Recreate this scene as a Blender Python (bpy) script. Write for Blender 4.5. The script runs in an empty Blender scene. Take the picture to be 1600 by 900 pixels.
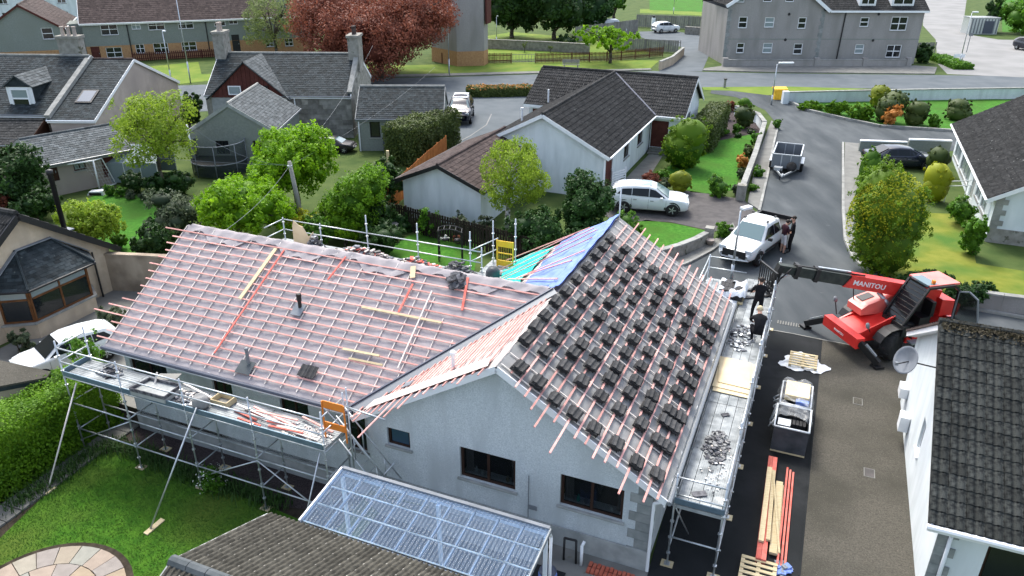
import bpy, math, random
import numpy as np
from mathutils import Vector, Matrix
V = Vector
R_ = math.radians
random.seed(7)
SC = bpy.context.scene
COL = SC.collection
# ---------------------------------------------------------------- camera, sky, sun, exposure
FPX, CAMH = 1189.0, 14.2
PITCH, ROLL = R_(25.35), R_(0.3)
_f = V((0, math.cos(PITCH), -math.sin(PITCH))); _r0 = V((1, 0, 0)); _u0 = _r0.cross(_f)
_r = math.cos(ROLL) * _r0 + math.sin(ROLL) * _u0
_u = -math.sin(ROLL) * _r0 + math.cos(ROLL) * _u0
cam = bpy.data.cameras.new('camera'); camo = bpy.data.objects.new('camera', cam); COL.objects.link(camo)
cam.sensor_width = 36; cam.lens = FPX / 1600 * 36; cam.clip_start = .1; cam.clip_end = 3000
m = Matrix((_r, _u, -_f)).transposed().to_4x4(); m.translation = V((0, 0, CAMH)); camo.matrix_world = m
SC.camera = camo
SUN_EL, SUN_AZ = R_(54), R_(-14)      # azimuth from +Y, clockwise positive (towards +X)
sun_dir = V((math.sin(SUN_AZ) * math.cos(SUN_EL), math.cos(SUN_AZ) * math.cos(SUN_EL), math.sin(SUN_EL)))
w = bpy.data.worlds.new('World'); SC.world = w; w.use_nodes = True
nt = w.node_tree; bg = nt.nodes['Background']
sky = nt.nodes.new('ShaderNodeTexSky'); sky.sky_type = 'NISHITA'; sky.sun_disc = False
sky.sun_elevation = SUN_EL; sky.sun_rotation = SUN_AZ; sky.air_density = 1.0; sky.dust_density = 3.0; sky.ozone_density = 0.3
gy = nt.nodes.new('ShaderNodeRGBToBW'); mxs = nt.nodes.new('ShaderNodeMix'); mxs.data_type = 'RGBA'; mxs.inputs[0].default_value = .36     # high white cloud
nt.links.new(sky.outputs[0], gy.inputs[0]); nt.links.new(sky.outputs[0], mxs.inputs[6]); nt.links.new(gy.outputs[0], mxs.inputs[7]); nt.links.new(mxs.outputs[2], bg.inputs[0]); bg.inputs[1].default_value = 0.15
sl = bpy.data.lights.new('sun', 'SUN'); sl.energy = 1.1; sl.angle = R_(18); sl.color = (1, .99, .93)
so = bpy.data.objects.new('sun', sl); COL.objects.link(so); so.rotation_euler = sun_dir.to_track_quat('Z', 'Y').to_euler()
SC.view_settings.view_transform = 'Standard'; SC.view_settings.look = 'None'
SC.view_settings.exposure = 1.66; SC.view_settings.gamma = 1
SC.cycles.max_bounces = 6; SC.cycles.transparent_max_bounces = 8; SC.cycles.caustics_reflective = False; SC.cycles.caustics_refractive = False
# ---------------------------------------------------------------- helpers: where things stand
def g(px, py, z=0.0):
 d = _f * FPX + _r * (px - 800) - _u * (py - 450)
 t = (z - CAMH) / d.z
 return V((d.x * t, d.y * t, z))
TH = R_(67.67)
EU = V((math.cos(TH), math.sin(TH), 0)); EV = V((-EU.y, EU.x, 0)); E0 = V((3.52, 13.51, 0)); EZ = V((0, 0, 1))
def AB(a, b, z=0.0): return E0 + EU * a + EV * b + EZ * z
def ab(p): d = p - E0; return d.dot(EU), d.dot(EV)
# ---------------------------------------------------------------- helpers: meshes
WM = {}
class MB:
 def __init__(s): s.v = []; s.f = []; s.mi = []; s.m = 0
 def poly(s, pts):
  n = len(s.v); s.v += [tuple(p) for p in pts]; s.f.append(tuple(range(n, n + len(pts)))); s.mi.append(s.m); return s
 def par(s, o, x, y, z):
  o, x, y, z = V(o), V(x), V(y), V(z)
  if x.cross(y).dot(z) < 0: x, y = y, x
  n = len(s.v)
  s.v += [tuple(p) for p in (o, o + x, o + x + y, o + y, o + z, o + x + z, o + x + y + z, o + y + z)]
  for q in ((0, 3, 2, 1), (4, 5, 6, 7), (0, 1, 5, 4), (1, 2, 6, 5), (2, 3, 7, 6), (3, 0, 4, 7)):
   s.f.append(tuple(n + i for i in q)); s.mi.append(s.m)
  return s
 def box(s, c, sx, sy, sz, X=(1, 0, 0), Y=(0, 1, 0), Z=(0, 0, 1)):
  X, Y, Z = V(X), V(Y), V(Z)
  return s.par(V(c) - X * sx / 2 - Y * sy / 2 - Z * sz / 2, X * sx, Y * sy, Z * sz)
 def bar(s, p0, p1, wd, h, up=EZ):
  p0, p1 = V(p0), V(p1); d = p1 - p0; y = V(up).cross(d)
  if y.length < 1e-6: y = V((1, 0, 0))
  y.normalize(); z = d.cross(y).normalized()
  return s.par(p0 - y * wd / 2 - z * h / 2, d, y * wd, z * h)
 def tube(s, p0, p1, r, n=6, r2=None, caps=True):
  p0, p1 = V(p0), V(p1); r2 = r if r2 is None else r2; d = (p1 - p0)
  if d.length < 1e-6: return s
  d.normalize()
  x = d.orthogonal().normalized(); y = d.cross(x); k = len(s.v)
  for p, rr in ((p0, r), (p1, r2)):
   for i in range(n):
    a = 2 * math.pi * i / n; s.v.append(tuple(p + (x * math.cos(a) + y * math.sin(a)) * rr))
  for i in range(n):
   j = (i + 1) % n; s.f.append((k + i, k + j, k + n + j, k + n + i)); s.mi.append(s.m)
  if caps:
   s.f.append(tuple(k + i for i in reversed(range(n)))); s.mi.append(s.m)
   s.f.append(tuple(k + n + i for i in range(n))); s.mi.append(s.m)
  return s
 def path(s, pts, r, n=6):
  for i in range(len(pts) - 1):
   a, b = (r[i], r[i + 1]) if isinstance(r, (list, tuple)) else (r, r)
   s.tube(pts[i], pts[i + 1], a, n, b)
  return s
 def prism(s, pts, vec):
  pts = [V(p) for p in pts]; vec = V(vec); nrm = V((0, 0, 0))
  for i in range(len(pts)): nrm += pts[i].cross(pts[(i + 1) % len(pts)])
  if nrm.dot(vec) < 0: pts = pts[::-1]
  n = len(pts); k = len(s.v); s.v += [tuple(p) for p in pts] + [tuple(p + vec) for p in pts]
  s.f.append(tuple(k + i for i in reversed(range(n)))); s.mi.append(s.m)
  s.f.append(tuple(k + n + i for i in range(n))); s.mi.append(s.m)
  for i in range(n):
   j = (i + 1) % n; s.f.append((k + i, k + j, k + n + j, k + n + i)); s.mi.append(s.m)
  return s
 def lathe(s, c, prof, n=12, axis=EZ):
  c, axis = V(c), V(axis).normalized(); x = axis.orthogonal().normalized(); y = axis.cross(x); k = len(s.v)
  for r, h in prof:
   for i in range(n):
    a = 2 * math.pi * i / n; s.v.append(tuple(c + axis * h + (x * math.cos(a) + y * math.sin(a)) * r))
  for q in range(len(prof) - 1):
   for i in range(n):
    j = (i + 1) % n; s.f.append((k + q * n + i, k + q * n + j, k + (q + 1) * n + j, k + (q + 1) * n + i)); s.mi.append(s.m)
  s.f.append(tuple(k + i for i in reversed(range(n)))); s.mi.append(s.m)
  s.f.append(tuple(k + (len(prof) - 1) * n + i for i in range(n))); s.mi.append(s.m)
  return s
 def blob(s, c, rx, ry, rz, n=10, mth=6, jit=0.0, rng=random):
  c = V(c); k = len(s.v)
  for i in range(mth + 1):
   ph = math.pi * i / mth
   for j in range(n):
    a = 2 * math.pi * j / n; q = 1 + rng.uniform(-jit, jit)
    s.v.append((c.x + rx * q * math.sin(ph) * math.cos(a), c.y + ry * q * math.sin(ph) * math.sin(a), c.z + rz * q * math.cos(ph)))
  for i in range(mth):
   for j in range(n):
    j2 = (j + 1) % n; s.f.append((k + (i + 1) * n + j, k + (i + 1) * n + j2, k + i * n + j2, k + i * n + j)); s.mi.append(s.m)
  return s
 def grid(s, fn, nu, nv):
  k = len(s.v)
  for i in range(nu + 1):
   for j in range(nv + 1): s.v.append(tuple(fn(i / nu, j / nv)))
  for i in range(nu):
   for j in range(nv):
    a = k + i * (nv + 1) + j; s.f.append((a, a + nv + 1, a + nv + 2, a + 1)); s.mi.append(s.m)
  return s
 def mesh(s, name):
  me = bpy.data.meshes.new(name); me.from_pydata(s.v, [], s.f)
  if any(s.mi): me.polygons.foreach_set('material_index', s.mi)
  return me
 def build(s, name, mats, parent=None, smooth=False, local=False, kind=None):
  M = None
  if parent is not None and not local:
   Mi = WM[parent].inverted()
   s.v = [tuple(Mi @ V(p)) for p in s.v]
  me = s.mesh(name)
  for q in (mats if isinstance(mats, (list, tuple)) else [mats]): me.materials.append(q)
  if smooth: me.shade_smooth()
  o = bpy.data.objects.new(name, me); COL.objects.link(o)
  if parent is not None: o.parent = parent; WM[o] = WM[parent]
  else: WM[o] = Matrix.Identity(4)
  if kind: o['kind'] = kind
  return o
def tag(o, label, cat, group=None):
 o['label'] = label; o['category'] = cat
 if group: o['group'] = group
 return o
def thing(name, label, cat, loc=(0, 0, 0), rz=0.0, group=None):
 o = bpy.data.objects.new(name, None); COL.objects.link(o); o.empty_display_size = .2
 o.location = loc; o.rotation_euler = (0, 0, rz); tag(o, label, cat, group)
 WM[o] = Matrix.Translation(V(loc)) @ Matrix.Rotation(rz, 4, 'Z')
 return o
def inst(name, me, parent, M):
 """one more object that shares a mesh; M = its world matrix"""
 o = bpy.data.objects.new(name, me); COL.objects.link(o)
 if parent is not None: o.parent = parent; o.matrix_local = WM[parent].inverted() @ M
 else: o.matrix_world = M
 WM[o] = M
 return o
def kids(o): return [c for c in o.children]
def copy_tree(o, loc, rz, label=None, first=True, parent=None):
 c = o.copy(); COL.objects.link(c)
 if first:
  c.location = loc; c.rotation_euler = (0, 0, rz); WM[c] = Matrix.Translation(V(loc)) @ Matrix.Rotation(rz, 4, 'Z')
  if label: c['label'] = label
 else:
  c.parent = parent; WM[c] = WM[parent]
 for ch in list(o.children): copy_tree(ch, None, None, None, False, c)
 return c
def basis(O, X, Y, Z):
 M = Matrix((V(X), V(Y), V(Z))).transposed().to_4x4(); M.translation = V(O); return M
# ---------------------------------------------------------------- helpers: materials
def mat(name, c1, c2=None, scale=4.0, rough=.85, bump=0.0, bscale=40.0, island=0.0, objv=0.0, metal=0.0, spec=.13, spots=None, streak=False, detail=6.0, contrast=(.35, .65), big=None, drip=None):
 m_ = bpy.data.materials.new(name); m_.use_nodes = True; t = m_.node_tree; L = t.links.new
 b = t.nodes['Principled BSDF']; b.inputs['Roughness'].default_value = rough; b.inputs['Metallic'].default_value = metal
 b.inputs['Specular IOR Level'].default_value = spec
 tc = t.nodes.new('ShaderNodeTexCoord'); src = tc.outputs['Object']
 def rgb(c):
  n = t.nodes.new('ShaderNodeRGB'); n.outputs[0].default_value = (*c, 1); return n.outputs[0]
 def mixc(f, a, b_):
  n = t.nodes.new('ShaderNodeMix'); n.data_type = 'RGBA'
  if hasattr(f, 'links'): L(f, n.inputs[0])
  else: n.inputs[0].default_value = f
  L(a, n.inputs[6]); L(b_, n.inputs[7]); return n.outputs[2]
 def noise(sc, det=6, vec=None):
  n = t.nodes.new('ShaderNodeTexNoise'); n.inputs['Scale'].default_value = sc; n.inputs['Detail'].default_value = det
  L(vec or src, n.inputs['Vector']); return n.outputs[0]
 def ramp(v, lo, hi):
  n = t.nodes.new('ShaderNodeMapRange'); n.inputs[1].default_value = lo; n.inputs[2].default_value = hi; L(v, n.inputs[0]); return n.outputs[0]
 col = rgb(c1)
 if c2:
  vec = None
  if streak:
   mp = t.nodes.new('ShaderNodeMapping'); mp.inputs['Scale'].default_value = streak if isinstance(streak, tuple) else (1, 1, .12); L(src, mp.inputs[0]); vec = mp.outputs[0]
  col = mixc(ramp(noise(scale, detail, vec), *contrast), col, rgb(c2))
 if big:
  bv = None
  if drip: bm = t.nodes.new('ShaderNodeMapping'); bm.inputs['Scale'].default_value = drip; L(src, bm.inputs[0]); bv = bm.outputs[0]
  col = mixc(ramp(noise(big[0], 4 if drip else 3, bv), .42, .68), col, rgb(big[1]))
 if spots:
  col = mixc(ramp(noise(spots[0], 4), spots[1], spots[1] + .06), col, rgb(spots[2]))
 def scale_val(fac_out, amt):
  nonlocal col
  r = t.nodes.new('ShaderNodeMapRange'); r.inputs[3].default_value = 1 - amt; r.inputs[4].default_value = 1 + amt; L(fac_out, r.inputs[0])
  n = t.nodes.new('ShaderNodeVectorMath'); n.operation = 'SCALE'; L(col, n.inputs[0]); L(r.outputs[0], n.inputs['Scale']); col = n.outputs[0]
 if island:
  ge = t.nodes.new('ShaderNodeNewGeometry'); scale_val(ge.outputs['Random Per Island'], island)
 if objv:
  oi = t.nodes.new('ShaderNodeObjectInfo'); scale_val(oi.outputs['Random'], objv)
 L(col, b.inputs['Base Color'])
 if bump:
  bn = t.nodes.new('ShaderNodeBump'); bn.inputs['Strength'].default_value = bump; bn.inputs['Distance'].default_value = .02
  L(noise(bscale, 4), bn.inputs['Height']); L(bn.outputs[0], b.inputs['Normal'])
 return m_
def leafmat(name, a, b_, trans=.3):
 """leaf colour: varies from leaf to leaf (island) and from clump to clump (attribute tint)"""
 m_ = bpy.data.materials.new(name); m_.use_nodes = True; t = m_.node_tree; L = t.links.new
 t.nodes.remove(t.nodes['Principled BSDF']); out = t.nodes['Material Output']
 ge = t.nodes.new('ShaderNodeNewGeometry'); at = t.nodes.new('ShaderNodeAttribute'); at.attribute_name = 'tint'
 ad = t.nodes.new('ShaderNodeMath'); ad.operation = 'MULTIPLY_ADD'; L(ge.outputs['Random Per Island'], ad.inputs[0]); ad.inputs[1].default_value = .5
 mu = t.nodes.new('ShaderNodeMath'); mu.operation = 'MULTIPLY'; L(at.outputs['Fac'], mu.inputs[0]); mu.inputs[1].default_value = .5; L(mu.outputs[0], ad.inputs[2])
 mx = t.nodes.new('ShaderNodeMix'); mx.data_type = 'RGBA'; L(ad.outputs[0], mx.inputs[0]); mx.inputs[6].default_value = (*a, 1); mx.inputs[7].default_value = (*b_, 1)
 d = t.nodes.new('ShaderNodeBsdfPrincipled'); d.inputs['Roughness'].default_value = .6; d.inputs['Specular IOR Level'].default_value = .25; L(mx.outputs[2], d.inputs['Base Color'])
 tr = t.nodes.new('ShaderNodeBsdfTranslucent'); L(mx.outputs[2], tr.inputs[0])
 ms = t.nodes.new('ShaderNodeMixShader'); ms.inputs[0].default_value = trans; L(d.outputs[0], ms.inputs[1]); L(tr.outputs[0], ms.inputs[2]); L(ms.outputs[0], out.inputs[0])
 return m_
def glassmat(name, col, rough=.06):
 return mat(name, col, None, rough=rough, spec=.6)
def flat(name, c, rough=.5, metal=0.0, spec=.4): return mat(name, c, None, rough=rough, metal=metal, spec=spec)
K = {}
K['asphalt'] = mat('asphalt', (.066, .075, .08), (.095, .104, .108), 1.2, .9, .35, 60, big=(.5, (.045, .053, .058)), drip=(1, .18, 1), streak=(1, .3, 1), spots=(1.1, .69, (.10, .11, .112)))
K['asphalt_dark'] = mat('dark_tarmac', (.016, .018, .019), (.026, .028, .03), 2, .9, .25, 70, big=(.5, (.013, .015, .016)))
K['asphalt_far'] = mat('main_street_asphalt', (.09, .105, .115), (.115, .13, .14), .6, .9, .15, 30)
K['aggregate'] = mat('exposed_aggregate', (.055, .051, .042), (.10, .093, .077), 26, .95, .5, 60, big=(.45, (.048, .046, .037)), spots=(38, .64, (.17, .155, .125)), contrast=(.3, .7))
K['drive_mauve'] = mat('mauve_tarmac', (.07, .066, .065), (.10, .093, .09), 2, .9, .2, 50)
K['pavement'] = mat('pavement_concrete', (.15, .15, .138), (.20, .197, .182), 1.5, .92, .2, 40, spots=(3, .66, (.15, .15, .12)))
K['kerb'] = mat('kerb_concrete', (.22, .22, .205), (.3, .3, .28), 3, .9, .2, 30, objv=.12)
K['pale_road'] = mat('pale_concrete_road', (.2, .2, .193), (.25, .247, .24), .3, .95, .1, 10)
K['soil'] = mat('soil', (.03, .024, .018), (.055, .045, .032), 5, 1, .5, 30)
K['mulch'] = mat('slate_chippings', (.035, .028, .028), (.075, .06, .06), 22, .95, .6, 50)
K['grassy'] = mat('rough_grass', (.045, .075, .02), (.075, .105, .03), .8, 1, .4, 30)
K['lawn_near'] = mat('mown_lawn', (.03, .1, .008), (.06, .15, .013), 3, 1, .6, 60, big=(.5, (.075, .12, .018)), streak=(1, 1, 1))
K['lawn_bright'] = mat('bright_lawn', (.032, .12, .012), (.06, .18, .02), 5, 1, .6, 50, big=(.6, (.045, .115, .014)))
K['lawn_yellow'] = mat('dry_lawn', (.13, .155, .02), (.19, .2, .035), 1.3, 1, .5, 40, big=(.35, (.06, .125, .02)))
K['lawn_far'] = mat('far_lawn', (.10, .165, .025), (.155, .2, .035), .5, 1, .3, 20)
K['render_white'] = mat('white_render', (.66, .71, .72), (.72, .76, .77), 1.2, .9, .4, 90, big=(2, (.59, .635, .64)), drip=(1, 1, .2))
K['harl_blue'] = mat('pale_harling', (.46, .51, .525), (.70, .74, .75), 30, .95, .9, 110, big=(2.2, (.49, .53, .54)), contrast=(.3, .7), drip=(1, 1, .22))
K['plinth'] = mat('plinth_render', (.27, .285, .275), (.36, .37, .36), 3, .95, .3, 60)
K['quoin'] = mat('quoin_stone', (.20, .215, .21), (.27, .28, .27), 5, .9, .3, 40, objv=.12)
K['harl_grey'] = mat('grey_harling', (.27, .255, .24), (.34, .325, .31), 20, .95, .4, 60, big=(.9, (.24, .23, .215)), drip=(1, 1, .25))
K['harl_green'] = mat('grey_green_harling', (.20, .22, .20), (.25, .27, .245), 10, .95, .3, 40, big=(.3, (.21, .225, .20)))
K['render_peach'] = mat('peach_render', (.38, .32, .28), (.45, .38, .33), 2, .95, .2, 40, big=(.5, (.33, .28, .25)))
K['render_cream'] = mat('cream_render', (.46, .37, .27), (.54, .44, .33), 3, .95, .3, 60, big=(1.5, (.40, .33, .25)), drip=(1, 1, .25))
K['brick_tan'] = mat('tan_brick', (.36, .2, .10), (.44, .26, .13), 6, .9, .3, 20)
K['stone'] = mat('grey_granite', (.17, .165, .145), (.27, .26, .235), 3, .95, .5, 30, island=.28)
K['stone_wall'] = mat('weathered_wall', (.20, .19, .165), (.30, .29, .26), 3, .95, .4, 30, island=.15, spots=(2.4, .62, (.10, .10, .07)))
K['wall_stained'] = mat('stained_wall', (.30, .24, .18), (.40, .33, .25), 2, .95, .3, 30, streak=True, big=(1.1, (.20, .16, .12)))
K['slate'] = mat('slate', (.018, .025, .028), (.034, .042, .046), 3, .75, .2, 40, island=.42, spots=(9, .66, (.09, .10, .095)))
K['slate_light'] = mat('pale_slate', (.06, .07, .073), (.105, .115, .12), 3, .8, .2, 40, island=.3)
K['tile_grey'] = mat('weathered_concrete_tile', (.022, .023, .023), (.05, .049, .048), 5, .9, .4, 40, island=.2, spots=(7, .67, (.20, .2, .19)))
K['tile_near'] = mat('lichen_concrete_tile', (.013, .0145, .0145), (.036, .039, .037), 6, .95, .6, 60, objv=.28, spots=(7, .62, (.008, .008, .008)), big=(14, (.05, .053, .049)))
K['tile_moss'] = mat('mossy_ribbed_tile', (.042, .04, .033), (.085, .08, .066), 6, .95, .6, 60, objv=.22, spots=(9, .68, (.33, .32, .29)))
K['tile_brown'] = mat('brown_tile', (.048, .036, .034), (.08, .06, .054), 4, .9, .3, 30, island=.25)
K['tile_new'] = mat('new_graphite_tile', (.036, .036, .037), (.055, .054, .054), 8, .65, .2, 60, objv=.25)
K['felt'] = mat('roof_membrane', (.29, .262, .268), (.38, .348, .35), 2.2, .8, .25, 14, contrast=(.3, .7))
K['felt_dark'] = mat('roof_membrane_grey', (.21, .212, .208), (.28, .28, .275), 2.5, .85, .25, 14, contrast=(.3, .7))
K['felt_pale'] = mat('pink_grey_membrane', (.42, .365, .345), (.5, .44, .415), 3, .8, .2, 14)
K['batten'] = mat('pink_treated_batten', (.62, .30, .265), (.72, .40, .35), 5, .8, objv=.25)
K['batten_red'] = mat('red_treated_batten', (.58, .13, .10), (.66, .2, .16), 5, .8, objv=.15)
K['counter'] = mat('pale_counter_batten', (.62, .57, .52), (.74, .68, .62), 5, .8, objv=.1)
K['timber'] = mat('pale_timber', (.52, .42, .25), (.62, .52, .33), 5, .8, .1, 30, objv=.2, streak=(1, 6, 6))
K['ply'] = mat('plywood', (.62, .50, .31), (.7, .58, .38), 2, .75, objv=.1)
K['galv'] = mat('galvanised_steel', (.42, .45, .47), (.55, .58, .6), 8, .42, metal=.75, spec=.5)
K['galv_deck'] = mat('scaffold_deck_steel', (.28, .30, .305), (.38, .40, .40), 3, .6, .2, 20, metal=.1, objv=.14, big=(2.5, (.16, .175, .18)))
K['toe'] = mat('blue_grey_toe_board', (.12, .18, .23), (.16, .22, .27), 4, .5, metal=.4)
K['white'] = mat('white_paint', (.74, .76, .77), (.8, .81, .82), 2, .5)
K['upvc'] = flat('white_upvc', (.78, .79, .8), .35)
K['brownframe'] = mat('brown_window_frame', (.03, .016, .012), (.045, .025, .018), 4, .5)
K['oakframe'] = mat('oak_window_frame', (.11, .045, .018), (.16, .07, .028), 4, .5)
K['glass'] = glassmat('dark_window_glass', (.012, .015, .018))
K['glass_blue'] = glassmat('sky_lit_glass', (.03, .06, .10))
K['glass_pale'] = glassmat('pale_window_glass', (.22, .27, .28), .2)  # glass with a pale base colour
K['black'] = flat('black_plastic', (.012, .012, .013), .5)
K['rubber'] = mat('tyre_rubber', (.018, .018, .018), (.03, .03, .03), 6, .85)
K['darkwood'] = mat('dark_brown_boards', (.045, .022, .015), (.065, .033, .022), 3, .8, island=.2)
K['redwood'] = mat('red_brown_boards', (.075, .025, .02), (.1, .034, .028), 3, .8, island=.15)
K['orange_fence'] = mat('orange_stained_fence', (.30, .10, .028), (.38, .14, .04), 3, .8, island=.18)
K['brown_fence'] = mat('brown_picket_fence', (.10, .045, .028), (.14, .066, .042), 3, .85, island=.25)
K['grey_fence'] = mat('weathered_grey_fence', (.19, .185, .17), (.25, .245, .22), 2, .9, island=.18)
K['black_fence'] = mat('dark_stained_fence', (.022, .017, .014), (.04, .03, .024), 3, .9, island=.25)
K['lead'] = mat('lead_flashing', (.16, .175, .195), (.22, .235, .255), 3, .6)
K['gutter_dark'] = flat('blue_grey_gutter', (.06, .07, .10), .4)
K['gutter_grey'] = flat('grey_gutter', (.17, .185, .2), .4)
K['blue_tarp'] = mat('blue_tarpaulin', (.12, .19, .48), (.19, .28, .6), 3, .6, .5, 9, contrast=(.3, .7))
K['teal'] = mat('teal_membrane', (.01, .52, .43), (.02, .6, .5), 2, .6, .2, 10)
K['bark'] = mat('bark', (.06, .05, .04), (.11, .095, .075), 5, .95, .5, 30)
K['birch_bark'] = mat('birch_bark', (.45, .44, .41), (.6, .59, .56), 3, .9, .3, 20, spots=(5, .55, (.04, .04, .04)))
K['yellow'] = mat('yellow_paint', (.72, .42, .03), (.78, .48, .05), 3, .5)
K['orange'] = mat('orange_panel', (.75, .22, .03), (.8, .26, .05), 3, .5)
K['paint_white'] = mat('white_car_paint', (.66, .69, .70), None, rough=.25, spec=.6)
K['paint_dark'] = mat('dark_car_paint', (.012, .016, .03), None, rough=.18, spec=.6)
K['paint_black'] = mat('black_paint', (.01, .01, .012), None, rough=.3, spec=.5)
K['carglass'] = mat('car_glass', (.008, .012, .014), None, rough=.12, spec=.3)
K['screen'] = glassmat('windscreen_glass', (.10, .16, .17), .05)
K['lamp'] = flat('headlamp_glass', (.55, .6, .62), .1)
K['red'] = mat('red_machine_paint', (.62, .022, .018), (.70, .035, .028), 3, .35, spec=.5)
K['red_pale'] = mat('faded_red_bonnet', (.72, .14, .11), (.76, .19, .15), 3, .35, spec=.6)
K['boomgreen'] = mat('dark_boom_steel', (.035, .042, .038), (.055, .062, .055), 4, .5, metal=.2)
K['skin'] = mat('skin', (.50, .29, .21), (.55, .33, .24), 8, .6)
K['hair'] = flat('dark_hair', (.02, .014, .01), .7)
K['cloth_black'] = mat('black_cloth', (.010, .010, .012), (.018, .018, .02), 8, .9)
K['cloth_maroon'] = mat('dark_maroon_cloth', (.04, .016, .022), (.055, .022, .03), 8, .9)
K['cloth_white'] = mat('white_shorts', (.6, .6, .6), (.7, .7, .7), 8, .9)
K['wrap'] = mat('clear_shrink_wrap', (.6, .63, .66), (.75, .78, .8), 6, .25, .6, 20, spec=.6)
K['bluegrey'] = mat('grey_blue_crate', (.05, .055, .062), (.085, .09, .1), 3, .4, .2, 20)
K['rubble'] = mat('broken_slate_debris', (.045, .045, .05), (.16, .16, .17), 8, .9, .3, 20, island=.5)
K['brick_red'] = mat('red_brick', (.36, .08, .05), (.45, .13, .08), 8, .9, island=.25)
K['slab'] = mat('sandstone_slab', (.44, .36, .27), (.54, .45, .35), 4, .9, .2, 30)
# polycarbonate sheet: clear, lets most light through; blue tint paints in reflected sky
pc = bpy.data.materials.new('clear_polycarbonate'); pc.use_nodes = True; t = pc.node_tree
b = t.nodes['Principled BSDF']; b.inputs['Base Color'].default_value = (.48, .64, .86, 1); b.inputs['Roughness'].default_value = .12; b.inputs['Specular IOR Level'].default_value = .55
tp = t.nodes.new('ShaderNodeBsdfTransparent'); tp.inputs[0].default_value = (.62, .76, .92, 1)
ms = t.nodes.new('ShaderNodeMixShader'); ms.inputs[0].default_value = .17; t.links.new(tp.outputs[0], ms.inputs[1]); t.links.new(b.outputs[0], ms.inputs[2]); t.links.new(ms.outputs[0], t.nodes['Material Output'].inputs[0])
K['poly'] = pc
rg_ = pc.copy(); rg_.name = 'room_glass'; K['room'] = rg_; q = rg_.node_tree.nodes; q['Principled BSDF'].inputs['Base Color'].default_value = (.01, .012, .014, 1); q['Principled BSDF'].inputs['Roughness'].default_value = .05; q['Mix Shader'].inputs[0].default_value = .45; q['Transparent BSDF'].inputs[0].default_value = (.8, .85, .85, 1)
fm = bpy.data.materials.new('clear_film'); fm.use_nodes = True; t = fm.node_tree; b = t.nodes['Principled BSDF']; b.inputs['Base Color'].default_value = (.75, .78, .8, 1); b.inputs['Roughness'].default_value = .2
tp = t.nodes.new('ShaderNodeBsdfTransparent'); ms = t.nodes.new('ShaderNodeMixShader'); ms.inputs[0].default_value = .2; t.links.new(tp.outputs[0], ms.inputs[1]); t.links.new(b.outputs[0], ms.inputs[2]); t.links.new(ms.outputs[0], t.nodes['Material Output'].inputs[0]); K['film'] = fm
# ---------------------------------------------------------------- helpers: foliage
def foliage(name, material, parent, blobs, n, size, seed=1, cover=None, core=0.0, clump=.35, box=None, up=0.0, kind=None):
 """many small leaf faces spread through lumpy blobs [(centre, rx, ry, rz)]; clumps carry their own leaf tint"""
 rg = np.random.default_rng(seed); P = []; T = []; Nn = []
 vol = np.array([bl[1] * bl[2] + bl[1] * bl[3] + bl[2] * bl[3] for bl in blobs]); vol = vol / vol.sum()
 for bl, fr in zip(blobs, vol):
  k = max(6, int(n * fr)); nc = max(5, k // 42)
  d = rg.normal(size=(nc, 3)); d /= np.linalg.norm(d, axis=1)[:, None]
  lump = 1 + .14 * np.sin(d[:, 0] * 5 + seed) * np.cos(d[:, 2] * 6 + seed * 2) + .1 * np.sin(d[:, 1] * 9 + seed)
  rr = (1 - np.abs(rg.normal(0, .16, nc))) * lump
  ext = np.array([bl[1], bl[2], bl[3]])
  cc = d * rr[:, None] * ext
  ct = rg.random(nc)
  ids = rg.integers(0, nc, k); cr = clump * ext.min()
  p = cc[ids] + rg.normal(0, .5, (k, 3)) * cr * .75
  # keep leaves roughly inside
  q = np.linalg.norm(p / ext, axis=1); over = q > 1.18; p[over] *= (1.1 / q[over])[:, None]
  P.append(p + np.array(bl[0])); T.append(ct[ids]); nn = p / ext; nn /= (np.linalg.norm(nn, axis=1)[:, None] + 1e-6); Nn.append(nn)
 P = np.concatenate(P); T = np.concatenate(T); Nn = np.concatenate(Nn); k = len(P)
 return leafmesh(name, material, parent, P, Nn, T, size, rg, core_blobs=[(b_, core) for b_ in blobs] if core else None, up=up, kind=kind)
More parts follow.
